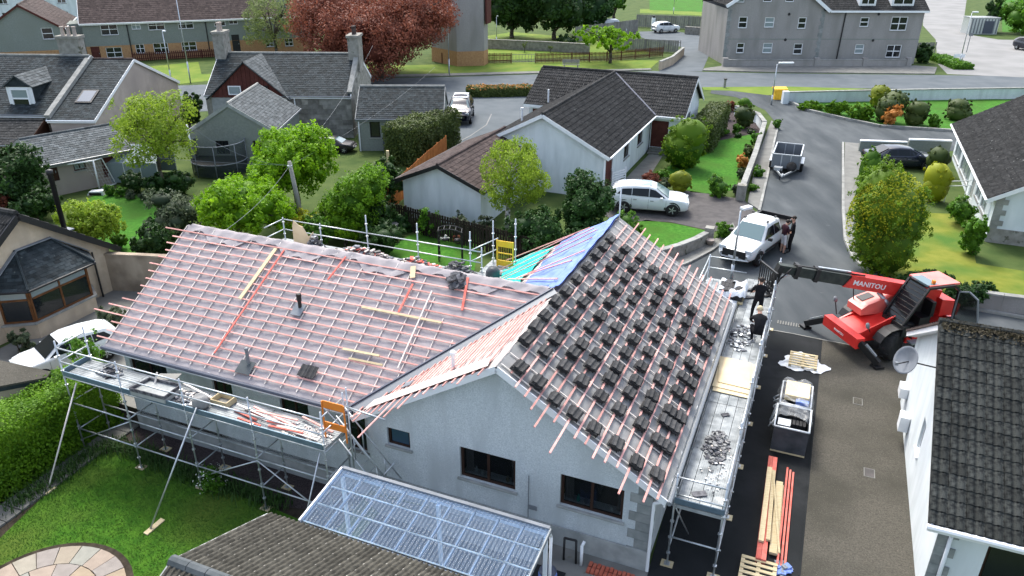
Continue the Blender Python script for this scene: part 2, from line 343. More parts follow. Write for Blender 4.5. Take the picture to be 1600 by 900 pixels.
def leafmesh(name, material, parent, P, Nn, T, size, rg, core_blobs=None, core_mb=None, up=0.0, kind=None, aspect=.62):
 k = len(P)
 nr = Nn + rg.normal(0, .7, (k, 3)); nr[:, 2] += .25; nr /= np.linalg.norm(nr, axis=1)[:, None]
 tg = np.cross(nr, rg.normal(size=(k, 3))); tg[:, 2] += up; tg /= np.linalg.norm(tg, axis=1)[:, None]; bt = np.cross(nr, tg)
 s = size * rg.uniform(.65, 1.35, k)[:, None]
 a = P - tg * s * .5; c = P + tg * s * .5
 vv = np.stack([a, P + bt * s * aspect * .5 + nr * s * .08, c, P - bt * s * aspect * .5 + nr * s * .08], 1).reshape(-1, 3)
 tint = np.repeat(T, 4)
 mb = core_mb or MB()
 if core_blobs:
  for b_, cf in core_blobs: mb.blob(b_[0], b_[1] * cf, b_[2] * cf, b_[3] * cf, 12, 7, .06)
 nv0 = len(mb.v)
 allv = np.concatenate([vv, np.array(mb.v).reshape(-1, 3)]) if nv0 else vv
 if parent is not None:
  Mi = np.array(WM[parent].inverted()); allv = allv @ Mi[:3, :3].T + Mi[:3, 3]
 me = bpy.data.meshes.new(name)
 nf = k + len(mb.f); lt = [4] * k + [len(f) for f in mb.f]
 loops = np.concatenate([np.arange(4 * k), np.array([i + 4 * k for f in mb.f for i in f], dtype=int)]) if mb.f else np.arange(4 * k)
 me.vertices.add(len(allv)); me.vertices.foreach_set('co', allv.astype(np.float32).ravel())
 me.loops.add(len(loops)); me.loops.foreach_set('vertex_index', loops.astype(np.int32))
 ls = np.concatenate([[0], np.cumsum(lt)[:-1]]); me.polygons.add(nf); me.polygons.foreach_set('loop_start', ls.astype(np.int32))
 me.update(calc_edges=True); me.validate()
 at = me.attributes.new('tint', 'FLOAT', 'POINT'); tt = np.concatenate([tint, np.full(nv0, .0)]).astype(np.float32); at.data.foreach_set('value', tt)
 me.materials.append(material)
 o = bpy.data.objects.new(name, me); COL.objects.link(o)
 if parent is not None: o.parent = parent; WM[o] = WM[parent]
 else: WM[o] = Matrix.Identity(4)
 if kind: o['kind'] = kind
 return o
def hedge_pts(O, X, Y, Lx, Ly, h, n, rg, rnd=.25, bump=.08):
 """leaf positions on the top and sides of a clipped hedge"""
 at, as1, as2 = Lx * Ly, Lx * h, Ly * h; tot = at + 2 * as1 + 2 * as2; P = []; N = []
 O, X, Y = np.array(O), np.array(X), np.array(Y); Z = np.array([0, 0, 1.])
 for ar, fn, nn in ((at, lambda a, b_: O + np.outer(a * Lx, X) + np.outer(b_ * Ly, Y) + Z * h, Z), (as1, lambda a, b_: O + np.outer(a * Lx, X) + np.outer(b_ * h, Z), -Y), (as1, lambda a, b_: O + Y * Ly + np.outer(a * Lx, X) + np.outer(b_ * h, Z), Y), (as2, lambda a, b_: O + np.outer(a * Ly, Y) + np.outer(b_ * h, Z), -X), (as2, lambda a, b_: O + X * Lx + np.outer(a * Ly, Y) + np.outer(b_ * h, Z), X)):
  k = int(n * ar / tot) + 1; a, b_ = rg.random(k), rg.random(k); p = fn(a, b_)
  lump = np.sin(p[:, 0] * 3.1 + p[:, 2] * 2) * np.cos(p[:, 1] * 2.7 + p[:, 2]) * bump
  p = p + nn * (rg.normal(0, bump * .5, k) + lump)[:, None]; P.append(p); N.append(np.tile(nn, (k, 1)))
 P = np.concatenate(P); N = np.concatenate(N)
 # round the top edges
 loc = P - O; x = loc @ X; y = loc @ Y; z = loc[:, 2]
 ex = np.maximum(0, rnd - np.minimum(np.minimum(x, Lx - x), np.minimum(y, Ly - y))) / rnd; ex = np.clip(ex, 0, 1); ez = np.clip((z - (h - rnd)) / rnd, 0, 1)
 P[:, 2] -= ex * ez * rnd * .35
 T = (np.sin(P[:, 0] * 4.3) * np.sin(P[:, 1] * 3.9 + 1) * np.cos(P[:, 2] * 4.1) * .5 + .5)
 return P, N, T
def hedge(name, label, cat, material, O, X, Y, Lx, Ly, h, n, size, seed=1, group=None, bump=.08, rnd=.25, stem=True):
 rg = np.random.default_rng(seed); O, X, Y = V(O), V(X).normalized(), V(Y).normalized()
 P, N, T = hedge_pts(O, X, Y, Lx, Ly, h, n, rg, rnd, bump)
 core = MB().par(O + X * .12 + Y * .12, X * (Lx - .24), Y * (Ly - .24), EZ * (h - .14))  # unseen box added inside the leaves to block light
 r = thing(name, label, cat, O, 0, group)
 leafmesh('foliage', material, r, P, N, T, size, rg, core_mb=core)
 return r
K['leaf_mid'] = leafmat('mid_green_leaf', (.03, .1, .008), (.14, .31, .02), .35)
K['leaf_bright'] = leafmat('bright_spring_leaf', (.075, .2, .006), (.30, .52, .016), .45)
K['leaf_lime'] = leafmat('lime_leaf', (.13, .22, .014), (.34, .46, .045), .45)
K['leaf_dark'] = leafmat('dark_leaf', (.010, .034, .007), (.045, .105, .018), .25)
K['leaf_hedge'] = leafmat('hedge_leaf', (.04, .12, .006), (.2, .38, .016), .4)
K['leaf_copper'] = leafmat('copper_beech_leaf', (.12, .03, .02), (.36, .13, .075), .35)
K['leaf_gold'] = leafmat('golden_conifer_leaf', (.22, .26, .008), (.44, .45, .016), .3)
K['leaf_goldgreen'] = leafmat('golden_green_conifer_leaf', (.05, .125, .006), (.2, .32, .012), .35)
K['leaf_conifer'] = leafmat('conifer_leaf', (.012, .042, .008), (.045, .115, .02), .25)
K['leaf_pale'] = leafmat('pale_new_leaf', (.12, .17, .05), (.24, .29, .10), .4)
K['leaf_orange'] = leafmat('orange_flower', (.38, .14, .02), (.62, .3, .08), .3)
K['leaf_topiary'] = leafmat('clipped_bush_leaf', (.03, .055, .012), (.12, .155, .035), .25)
K['leaf_yellowbush'] = leafmat('yellow_green_bush_leaf', (.11, .15, .01), (.34, .36, .02), .3)
K['leaf_grey'] = leafmat('grey_green_leaf', (.04, .062, .032), (.13, .165, .085), .3)
K['petal_white'] = leafmat('white_petal', (.6, .6, .55), (.8, .8, .75), .2)
K['blade'] = leafmat('grass_blade', (.02, .065, .012), (.07, .14, .03), .3)
K['turf_blade'] = leafmat('lawn_blade', (.03, .095, .008), (.075, .17, .014), .3)
def tree(name, label, base, trunk_h, blobs, material, n, size, seed=1, tr=.16, bark=None, cat='tree', group=None, core=0.0, limbs=5, clump=.35, up=0.0):
 """tapered trunk with limbs reaching into the crown lumps; crown of leaf faces"""
 base = V(base); rg = random.Random(seed)
 r = thing(name, label, cat, base, 0, group)
 bl = [(base + V(b_[0]), b_[1], b_[2], b_[3]) for b_ in blobs]
 mb = MB(); fork = base + EZ * trunk_h
 kink = base + V((rg.uniform(-.1, .1), rg.uniform(-.1, .1), trunk_h * .5))
 mb.path([base - EZ * .05, kink, fork], [tr, tr * .85, tr * .7], 8)
 tr_o = mb.build('trunk', bark or K['bark'], r, True)
 mb = MB()
 for i in range(limbs):
  c, rx, ry, rz = bl[i % len(bl)]
  a = rg.uniform(0, 6.28); e = V(c) + V((math.cos(a) * rx * .6, math.sin(a) * ry * .6, rg.uniform(0, .6) * rz))
  mid = fork.lerp(e, .45) + V((rg.uniform(-.2, .2), rg.uniform(-.2, .2), .15 * (e - fork).length * rg.uniform(0, 1)))
  mb.path([fork - EZ * .1, mid, e], [tr * .5, tr * .32, tr * .1], 5)
  for q in range(2):
   e2 = mid.lerp(e, .4 + .3 * q) + V((rg.uniform(-1, 1) * rx * .4, rg.uniform(-1, 1) * ry * .4, rg.uniform(.1, .5) * rz)); mb.tube(mid.lerp(e, .3 * q + .1), e2, tr * .2, 4, tr * .06)
 if limbs: mb.build('limbs', bark or K['bark'], r, True)
 foliage('crown', material, r, bl, n, size, seed, core=core, clump=clump, up=up)
 return r
def shrub(name, label, base, blobs, material, n, size, seed=1, cat='shrub', group=None, core=.75, clump=.35, up=0.0):
 base = V(base); r = thing(name, label, cat, base, 0, group); rg = random.Random(seed); mb = MB()
 bl = [(base + V(b_[0]), b_[1], b_[2], b_[3]) for b_ in blobs]
 for i in range(4):
  c = V(bl[i % len(bl)][0]); mb.tube(base + V((rg.uniform(-.08, .08), rg.uniform(-.08, .08), -.03)), c + V((rg.uniform(-.2, .2), rg.uniform(-.2, .2), .1)), .03, 5, .01)
 mb.build('stem', K['bark'], r)
 foliage('foliage', material, r, bl, n, size, seed, core=core, clump=clump, up=up)
 return r
# ---------------------------------------------------------------- helpers: walls, windows, roofs
def wall(mb, O, X, N, W, prof, holes=(), depth=.12, z0=0.0):
 """wall face from O along X with outward normal N; prof = top line [(x, z)]; holes (x0, x1, z0, z1) get reveals"""
 O, X, N = V(O), V(X), V(N)
 def top(x):
  for (xa, za), (xb, zb) in zip(prof, prof[1:]):
   if xa - 1e-6 <= x <= xb + 1e-6: return za + (zb - za) * (x - xa) / max(xb - xa, 1e-6)
  return prof[-1][1]
 xs = sorted(set([0.0, W] + [p[0] for p in prof] + [h for q in holes for h in q[:2]]))
 xs = [x for x in xs if -1e-6 <= x <= W + 1e-6]
 flip = X.cross(EZ).dot(N) < 0
 def q4(a, b_, c, d):
  pts = [O + X * p[0] + EZ * p[1] for p in (a, b_, c, d)]
  mb.poly(pts[::-1] if flip else pts)
 for xa, xb in zip(xs, xs[1:]):
  if xb - xa < 1e-5: continue
  cuts = sorted([(h[2], h[3]) for h in holes if h[0] <= xa + 1e-6 and h[1] >= xb - 1e-6]); z = z0
  for h0, h1 in cuts: q4((xa, z), (xb, z), (xb, h0), (xa, h0)); z = h1
  q4((xa, z), (xb, z), (xb, top(xb)), (xa, top(xa)))
 for h in holes:
  c = [O + X * x + EZ * z for x, z in ((h[0], h[2]), (h[1], h[2]), (h[1], h[3]), (h[0], h[3]))]
  for i in range(4):
   a, b_ = c[i], c[(i + 1) % 4]; mb.poly([a, b_, b_ - N * depth, a - N * depth] if not flip else [b_, a, a - N * depth, b_ - N * depth])
 return mb
def window(parent, O, X, N, hole, frame='upvc', glass='glass', lights=2, trans=None, depth=.12, sill=True, fw=.06, name='window', sillmat='kerb', label=None):
 """frame with one pane object per light, a child of the wall's house"""
 O, X, N = V(O), V(X), V(N); x0, x1, z0, z1 = hole; D = O - N * (depth * .75)
 at = lambda x, z: D + X * x + EZ * z
 mb = MB()
 def rail(xa, xb, za, zb): mb.par(at(xa, za) - N * .03, X * (xb - xa), EZ * (zb - za), N * .06)
 rail(x0, x1, z0, z0 + fw); rail(x0, x1, z1 - fw, z1); rail(x0, x0 + fw, z0 + fw, z1 - fw); rail(x1 - fw, x1, z0 + fw, z1 - fw)
 xs = [x0 + fw + (x1 - x0 - 2 * fw) * i / lights for i in range(lights + 1)]
 for x in xs[1:-1]: rail(x - fw / 2, x + fw / 2, z0 + fw, z1 - fw)
 zs = [z0 + fw, z1 - fw]
 if trans: zt = z0 + (z1 - z0) * trans; rail(x0 + fw, x1 - fw, zt - fw / 2, zt + fw / 2) if lights == 1 else [rail(xs[i] + fw / 2, xs[i + 1] - fw / 2, zt - fw / 2, zt + fw / 2) for i in range(lights)]; zs = [z0 + fw, zt, z1 - fw]
 w_ = mb.build(name, K[frame], parent)
 if label: w_['label'] = label
 for i in range(lights):
  for j in range(len(zs) - 1):
   gl = glass[j % len(glass)] if isinstance(glass, (list, tuple)) else glass
   MB().par(at(xs[i] + fw * .3, zs[j]) - N * .008, X * (xs[i + 1] - xs[i] - fw * .6), EZ * (zs[j + 1] - zs[j]), N * .016).build('pane', K[gl], w_)
 if sill: MB().par(O + X * (x0 - .06) + EZ * (z0 - .07) - N * depth * .8, X * (x1 - x0 + .12), EZ * .068, N * (depth * .8 + .06)).build('sill', K[sillmat], w_)
 return w_
def tiles_mesh(O, ex, es, n, S, lo, hi, course, width, kind, th=.02, rng=None, jit=.006):
 """courses of slates or roll tiles between left edge lo(s) and right edge hi(s); real stepped geometry"""
 rng = rng or random.Random(3); mb = MB(); O, ex, es, n = V(O), V(ex), V(es), V(n)
 nc = int(math.ceil(S / course)); flip = ex.cross(es).dot(n) < 0
 def F(pts): mb.poly(pts[::-1] if flip else pts)
 for c in range(nc):
  s0 = c * course; s1 = min(S, s0 + course + .01)
  if s1 - s0 < .02: continue
  la, ra = lo(s0), hi(s0); lb, rb = lo(min(s1, S)), hi(min(s1, S)); L = ra - la
  if L < .05 and rb - lb < .05: continue
  xmin, xmax = min(la, lb), max(ra, rb); off = (c % 2) * width * .5 if kind == 'slate' else 0
  k = math.floor((xmin - off) / width)
  while k * width + off < xmax:
   x0 = k * width + off; x1 = x0 + width; k += 1
   cl = lambda x, a, b_: min(max(x, a), b_)
   if kind == 'slate':
    g_ = .008; d = rng.uniform(-jit, jit); t0 = th + rng.uniform(0, jit); q0 = rng.uniform(-jit, jit)
    a0, a1 = cl(x0 + g_, la, ra), cl(x1 - g_, la, ra); b0, b1 = cl(x0 + g_, lb, rb), cl(x1 - g_, lb, rb)
    if a1 - a0 < .01 and b1 - b0 < .01: continue
    A, B = O + ex * a0 + es * (s0 + q0) + n * (t0 + d), O + ex * a1 + es * (s0 + q0) + n * (t0 - d); C_, D = O + ex * b1 + es * s1 + n * .006, O + ex * b0 + es * s1 + n * .006
    F([A, B, C_, D]); F([A - n * (t0 + .001), B - n * (t0 + .001), B, A])
   else:
    pr = ((0, 0), (.18, 1), (.36, 0), (.5, 0), (.68, 1), (.86, 0), (1, 0)) if kind == 'roll' else ((0, 0), (.12, 1), (.4, 1), (.52, 0), (1, 0))
    hgt = .035 if kind == 'roll' else .03; j_ = rng.uniform(-jit, jit)
    a0, a1 = cl(x0, la, ra), cl(x1 - .006, la, ra); b0, b1 = cl(x0, lb, rb), cl(x1 - .006, lb, rb)
    if a1 - a0 < .01 and b1 - b0 < .01: continue
    base = len(mb.v)
    for (fx, fz) in pr:
     xa, xb = cl(x0 + fx * (width - .006), la, ra), cl(x0 + fx * (width - .006), lb, rb)
     p = O + ex * xa + es * (s0 + j_)
     mb.v.append(tuple(p)); mb.v.append(tuple(p + n * (th + .012 + fz * hgt))); mb.v.append(tuple(O + ex * xb + es * s1 + n * (.006 + fz * hgt * .9)))
    for i in range(len(pr) - 1):
     q = base + i * 3; f1 = (q, q + 3, q + 4, q + 1); f2 = (q + 1, q + 4, q + 5, q + 2)
     for f in (f1, f2): mb.f.append(f[::-1] if flip else f); mb.mi.append(0)
 return mb
def slope(parent, P0, P1, P2, P3, kind, material, course=.25, width=.3, th=.02, deck=None, seed=3, tname='roof_tiles', name='roof'):
 """one roof plane: P0-P1 the eave, P3-P2 the top edge (same plane). deck = part, courses = its sub-part"""
 P0, P1, P2, P3 = V(P0), V(P1), V(P2), V(P3); ex = (P1 - P0).normalized(); up = (P3 - P0) - ex * (P3 - P0).dot(ex); S = up.length; es = up.normalized(); n = ex.cross(es)
 if n.z < 0: n = -n
 l1, r0, r1 = (P3 - P0).dot(ex), (P1 - P0).length, (P2 - P0).dot(ex)
 mb = MB(); mb.prism([P0, P1, P2, P3] if (P3 - P2).length > 1e-3 else [P0, P1, P2], n * -.06)
 r = mb.build(name, K[deck or material] if isinstance(deck or material, str) else deck, parent)
 tm = tiles_mesh(P0, ex, es, n, S, lambda s: l1 * s / S, lambda s: r0 + (r1 - r0) * s / S, course, width, kind, th, random.Random(seed))
 tm.build(tname, K[material], r, kind='stuff')
 return r, (P0, ex, es, n, S)
def board(mb, p0, p1, wd, h, up=EZ): return mb.bar(p0, p1, wd, h, up)
def gable_house(name, label, cat, O, X, L, W, eave, ridge, wallm, roofm, kind, holes=None, over=.35, verge=.2, course=.25, width=.3, frame='upvc', glass='glass', fascia='upvc', group=None, gut='upvc', lights=2, trans=None, ridgem=None, z0=0.0, sill=True, baseband=None):
 """simple two-slope house: ridge along X from O (front-left ground corner), width W across Y = Z x X. holes: dict side -> [(x0,x1,z0,z1,opts)]"""
 O, X = V(O), V(X).normalized(); Y = EZ.cross(X); r = thing(name, label, cat, O, 0, group); holes = holes or {}
 mb = MB(); sides = {'front': (O, X, -Y, L, [(0, eave), (L, eave)]), 'back': (O + Y * W + X * L, -X, Y, L, [(0, eave), (L, eave)]),
  'left': (O + Y * W, -Y, -X, W, [(0, eave), (W / 2, ridge), (W, eave)]), 'right': (O + X * L, Y, X, W, [(0, eave), (W / 2, ridge), (W, eave)])}
 for k_, (o, x, nn, w_, pr) in sides.items(): wall(mb, o, x, nn, w_, pr, [h[:4] for h in holes.get(k_, [])], z0=z0)
 mb.build('wall', K[wallm], r)
 for k_, (o, x, nn, w_, pr) in sides.items():
  for h in holes.get(k_, []):
   op = dict(frame=frame, glass=glass, lights=lights, trans=trans, sill=sill); op.update(h[4] if len(h) > 4 else {})
   if op.pop('door', None): door(r, o, x, nn, h[:4], op.get('mat', 'redwood'))
   else: window(r, o, x, nn, h[:4], **op)
  if baseband:
   MB().par(o - x * .015 + nn * .0, x * (w_ + .03), EZ * baseband[0], nn * .02).build('plinth', K[baseband[1]], r)
 dz = (ridge - eave) / (W / 2); e0 = eave - over * dz + .04; rt = ridge + .04
 A = lambda x, y, z: O + X * x + Y * y + EZ * z
 for (y0, s) in ((-over, 0), (W + over, 1)):
  p0, p1 = A(-verge, y0, e0), A(L + verge, y0, e0); p2, p3 = A(L + verge, W / 2, rt), A(-verge, W / 2, rt)
  if s: p0, p1, p2, p3 = p1, p0, p3, p2
  slope(r, p0, p1, p2, p3, kind, roofm, course, width, seed=len(label) + s)
  mb = MB().bar(A(-verge, y0, e0 - .13), A(L + verge, y0, e0 - .13), .03, .16); mb.build('fascia', K[fascia], r)
  yy = y0 + (-.07 if not s else .07); MB().tube(A(-verge, yy, e0 - .05), A(L + verge, yy, e0 - .05), .055, 6).build('gutter', K[gut], r)
 for x_ in (-verge, L + verge):
  for (ya, yb, za, zb) in ((-over, W / 2, e0, rt), (W + over, W / 2, e0, rt)):
   MB().bar(A(x_, ya, za - .09), A(x_, yb, zb - .09), .035, .2).build('bargeboard', K[fascia], r)
 mb = MB(); nr = max(2, int(L / .45))
 for i in range(nr):
  xa = -verge + (L + 2 * verge) * i / nr; xb = -verge + (L + 2 * verge) * (i + 1) / nr - .012; mb.tube(A(xa, W / 2, rt + .0), A(xb, W / 2, rt), .1, 7)
 mb.build('ridge_tiles', K[ridgem or roofm], r, kind='stuff')
 return r, A
def door(parent, O, X, N, hole, m_='redwood', depth=.12, handle=True):
 x0, x1, z0, z1 = hole; mb = MB(); D = V(O) - V(N) * depth * .7; X, N = V(X), V(N)
 mb.par(D + X * x0 + EZ * z0, X * (x1 - x0), EZ * (z1 - z0), N * .04)
 for i in range(2): mb.par(D + X * (x0 + .12) + EZ * (z0 + .2 + i * (z1 - z0) * .45) + N * .04, X * (x1 - x0 - .24), EZ * (z1 - z0) * .36, N * .012)
 d = mb.build('door', K[m_], parent)
 if handle: MB().box(D + X * (x1 - .12) + EZ * (z0 + (z1 - z0) * .48) + N * .06, .03, .03, .14).build('handle', K['galv'], d)
 return d
def chimney(parent, c, X, wx, wy, z0, z1, m_='stone', pots=2, potm='tile_brown'):
 X = V(X); Y = EZ.cross(X); c = V(c); mb = MB(); mb.box(c + EZ * (z0 + z1) / 2, wx, wy, z1 - z0, X, Y); mb.box(c + EZ * (z1 + .09), wx + .16, wy + .16, .18, X, Y)
 ch = mb.build('chimney', K[m_], parent)
 for i in range(pots):
  p = c + (X if wx >= wy else Y) * ((i - (pots - 1) / 2) * .42) + EZ * (z1 + .18); MB().lathe(p, [(.15, 0), (.13, .1), (.12, .5), (.15, .52), (.15, .6), (.1, .6)], 10).build('chimney_pot', K[potm], ch)
 return ch
def blocks(parent, O, X, N, W, H_, bw, bh, m_='stone', name='stonework', th=.02, z0=0, holes=(), seed=1, top=None):
 """proud stone blocks with recessed joints, one joined part"""
 rg = random.Random(seed); mb = MB(); O, X, N = V(O), V(X), V(N); z = z0
 while z < H_ - .05:
  h = min(bh * rg.uniform(.75, 1.25), H_ - z); x = -bw * rg.random()
  while x < W:
   wd = bw * rg.uniform(.6, 1.4); xa, xb = max(x, 0) + .012, min(x + wd, W) - .012; x += wd
   if xb - xa < .05: continue
   if any(xa < q[1] and xb > q[0] and z < q[3] and z + h > q[2] for q in holes): continue
   if top and z + h > min(top(xa), top(xb)): continue
   mb.par(O + X * xa + EZ * (z + .01), X * (xb - xa), EZ * (h - .02), N * (th + rg.uniform(0, .015)))
  z += h
 return mb.build(name, K[m_], parent, kind='stuff')
# ================================================================ THE GROUND
SZ = -.7                                  # the left garden lies lower
def patch(name, px, z, m_, dz=0.0):
 pts = [g(*p, dz) for p in px]; z += dz
 pts = [V((p.x, p.y, z)) for p in pts]
 a = sum(p.x * q.y - q.x * p.y for p, q in zip(pts, pts[1:] + pts[:1]))
 if a < 0: pts = pts[::-1]
 return MB().poly(pts).build(name, K[m_], kind='structure')
def slabpatch(name, px, h, m_):
 pts = [g(*p) for p in px]; pts = [V((p.x, p.y, -.02)) for p in pts]
 return MB().prism(pts, EZ * (h + .02)).build(name, K[m_], kind='structure')
def kerb(px, h=.11, wd=.14, length=1.6, parent=None, name='kerb'):
 """kerb stones one by one along a line"""
 pts = [g(*p) for p in px]; root = MB().bar(pts[0] - EZ * .05, pts[0] + (pts[1] - pts[0]).normalized() * .3 - EZ * .05, wd * .8, .04).build(name, K['kerb'], kind='structure')
 i = 0; out = []
 for a, b_ in zip(pts, pts[1:]):
  n = max(1, int((b_ - a).length / length)); d = (b_ - a) / n
  for k in range(n):
   mb = MB().bar(a + d * k + d.normalized() * .008 + EZ * h / 2, a + d * (k + 1) - d.normalized() * .008 + EZ * h / 2, wd, h + .02)
   mb.build('kerb_stone', K['kerb'], root)
 return root
mb = MB()
for a0, a1, b0, b1 in ((.62, 1900, -1300, 1300), (-500, -13, -1300, 1300), (-13, .62, 18.1, 1300), (-13, .62, -1300, 8.1)): mb.poly([AB(a0, b1), AB(a0, b0), AB(a1, b0), AB(a1, b1)])
mb.build('ground', K['grassy'], kind='structure')
mb = MB(); q_ = [AB(-13, 18.1), AB(-13, 8.1), AB(.62, 8.1), AB(.62, 18.1)]; mb.poly([p + EZ * (SZ - .02) for p in q_])
for a, b_ in zip(q_, q_[1:] + q_[:1]): mb.poly([a, b_, b_ + EZ * (SZ - .02), a + EZ * (SZ - .02)])
mb.build('sunken_ground', K['soil'], kind='structure')
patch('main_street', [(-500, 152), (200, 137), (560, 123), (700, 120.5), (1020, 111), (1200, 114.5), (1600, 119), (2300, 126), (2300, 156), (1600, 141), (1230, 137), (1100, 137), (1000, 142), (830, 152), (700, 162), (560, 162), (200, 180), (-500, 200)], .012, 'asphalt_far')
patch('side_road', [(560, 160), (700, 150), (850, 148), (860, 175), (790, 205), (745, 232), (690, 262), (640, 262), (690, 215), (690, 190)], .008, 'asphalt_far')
patch('cul_de_sac', [(1112, 139), (1150, 141), (1200, 149), (1234, 156), (1262, 170), (1320, 187), (1375, 199), (1487, 206), (1700, 222), (1700, 250), (1487, 236), (1330, 226), (1318, 222), (1316, 330), (1319, 375), (1332, 405), (1360, 430), (1420, 455), (1480, 478), (1600, 500), (1760, 515), (1760, 600), (1600, 600), (1480, 575), (1420, 556), (1335, 541), (1200, 515), (1140, 480), (960, 470), (960, 430), (1075, 412), (1110, 395), (1150, 362), (1182, 335), (1196, 280), (1207, 225), (1215, 195), (1195, 172), (1150, 152), (1110, 146)], .016, 'asphalt')
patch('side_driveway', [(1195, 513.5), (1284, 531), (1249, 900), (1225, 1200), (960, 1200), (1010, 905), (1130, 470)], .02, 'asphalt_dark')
patch('neighbour_driveway', [(1284, 531), (1422, 556), (1412, 690), (1425, 900), (1440, 1200), (1220, 1200), (1249, 900)], .024, 'aggregate')
patch('parking_court', [(1030, 112), (1040, 96), (1066, 74), (1005, 60), (985, 50), (1050, 48), (1130, 62), (1128, 66), (1108, 86), (1097, 112)], .02, 'asphalt_far')
patch('concrete_junction', [(1446, -40), (1516, -40), (1506, 30), (1512, 54), (1560, 62), (1760, 66), (1760, 127), (1600, 121), (1480, 116), (1465, 100), (1462, 62), (1442, 40)], .02, 'pale_road')
patch('mauve_driveway', [(930, 330), (985, 296), (1080, 299), (1162, 312), (1185, 337), (1150, 362), (1115, 362), (1045, 347), (960, 345)], .02, 'drive_mauve')
patch('front_path', [(972, 285), (1015, 240), (1035, 244), (1020, 268), (1000, 295)], .012, 'pavement')
slabpatch('near_pavement', [(1040, 407), (1070, 402), (1118, 375), (1145, 350), (1150, 362), (1112, 392), (1076, 411), (1040, 424)], .1, 'pavement')
slabpatch('right_pavement', [(1320, 224), (1342, 226), (1348, 262), (1346, 330), (1335, 372), (1338, 400), (1370, 430), (1440, 452), (1500, 468), (1600, 484), (1760, 500), (1760, 512), (1600, 497), (1480, 476), (1420, 453), (1360, 428), (1334, 404), (1321, 374), (1318, 330)], .1, 'pavement')
slabpatch('wall_side_pavement', [(1216, 196), (1210, 225), (1199, 280), (1186, 330), (1168, 318), (1182, 250), (1199, 205), (1205, 190)], .1, 'pavement')
slabpatch('street_pavement', [(560, 122), (700, 119.5), (1018, 110), (1016, 108), (700, 116), (560, 119)], .1, 'pavement')
slabpatch('flats_pavement', [(1098, 111), (1200, 113.5), (1460, 116.5), (1464, 106), (1430, 103.5), (1130, 104), (1100, 108)], .1, 'pavement')
kerb([(1317, 224), (1317, 330), (1320, 375), (1333, 405), (1360, 429), (1420, 454), (1480, 477), (1600, 498), (1700, 508)])
kerb([(1183, 334), (1150, 362.5), (1112, 393), (1076, 412), (1035, 427)], length=1.2)
kerb([(1216, 196), (1209, 225), (1198, 280), (1186, 331)])
kerb([(1232, 160), (1262, 174), (1320, 187.5), (1375, 199), (1487, 206), (1600, 215)], h=.2, wd=.25)
patch('front_lawn', [(1042, 262), (1066, 246), (1104, 224), (1184, 208), (1168, 240), (1148, 297), (1112, 303), (1080, 301), (1052, 284)], .02, 'lawn_bright')
patch('corner_lawn', [(975, 352), (1010, 344), (1060, 351), (1107, 362), (1100, 371), (1040, 385), (960, 405)], .02, 'lawn_bright')
patch('dry_front_lawn', [(1447, 333), (1500, 335), (1518, 372), (1525, 412), (1606, 425), (1760, 440), (1760, 492), (1600, 474), (1500, 462), (1400, 440), (1345, 395), (1380, 340)], .02, 'lawn_yellow')
patch('back_garden_lawn', [(150, 302), (200, 303), (262, 318), (256, 345), (228, 372), (216, 398), (150, 386), (120, 330)], .02, 'lawn_bright')
patch('rear_lawn', [(590, 404), (612, 385), (640, 368), (700, 360), (748, 368), (745, 400), (740, 432), (640, 440), (570, 430)], .02, 'lawn_bright')
lawn_o = patch('garden_lawn', [(-60, 905), (0, 842), (62, 782), (150, 712), (190, 706), (235, 722), (310, 752), (420, 792), (480, 818), (520, 900), (520, 1100), (-200, 1100)], .02, 'lawn_near', SZ)
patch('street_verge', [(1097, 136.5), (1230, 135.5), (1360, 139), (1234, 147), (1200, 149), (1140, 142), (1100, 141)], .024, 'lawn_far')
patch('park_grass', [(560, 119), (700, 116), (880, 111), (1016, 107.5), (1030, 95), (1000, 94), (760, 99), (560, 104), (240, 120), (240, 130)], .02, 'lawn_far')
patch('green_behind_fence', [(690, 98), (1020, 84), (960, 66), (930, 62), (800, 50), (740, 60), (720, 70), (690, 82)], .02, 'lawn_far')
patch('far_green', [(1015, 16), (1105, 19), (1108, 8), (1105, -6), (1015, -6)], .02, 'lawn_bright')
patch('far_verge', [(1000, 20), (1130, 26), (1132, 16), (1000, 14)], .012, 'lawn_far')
patch('hill_grass', [(1562, 50), (1760, 56), (1760, -60), (1562, -60)], .016, 'lawn_bright')
patch('gravel_bank', [(1512, 50), (1566, 52), (1564, -40), (1516, -40)], .028, 'grassy')
patch('topiary_garden', [(1233, 158), (1300, 150), (1600, 156), (1760, 162), (1760, 222), (1600, 212), (1487, 203), (1375, 196), (1320, 184), (1262, 170)], .024, 'lawn_bright')
patch('rose_bed', [(1100, 205), (1140, 168), (1180, 178), (1196, 195), (1184, 212), (1150, 262), (1110, 228)], .014, 'mulch')
patch('gravel_bed', [(190, 655), (250, 648), (520, 745), (560, 770), (520, 800), (420, 790), (320, 752), (240, 720), (170, 705)], .008, 'mulch', SZ)
patch('yard_paving', [(700, 1200), (690, 900), (560, 770), (1012, 868), (1020, 905), (1000, 1200)], .016, 'pavement')
patch('neighbour_yard', [(0, 545), (180, 455), (250, 400), (240, 470), (180, 560), (100, 620), (0, 640), (-200, 700), (-200, 560)], .014, 'pavement')
patch('wooded_soil', [(100, 250), (300, 300), (520, 250), (640, 270), (760, 330), (960, 320), (960, 400), (800, 430), (560, 420), (300, 420), (180, 400), (80, 330)], .008, 'grassy')
patch('terrace_lawn', [(225, 105), (310, 97), (318, 128), (262, 134), (240, 118)], .03, 'lawn_far')
patch('cream_yard', [(60, 520), (182, 440), (236, 450), (240, 470), (150, 560), (60, 560)], .018, 'pavement')
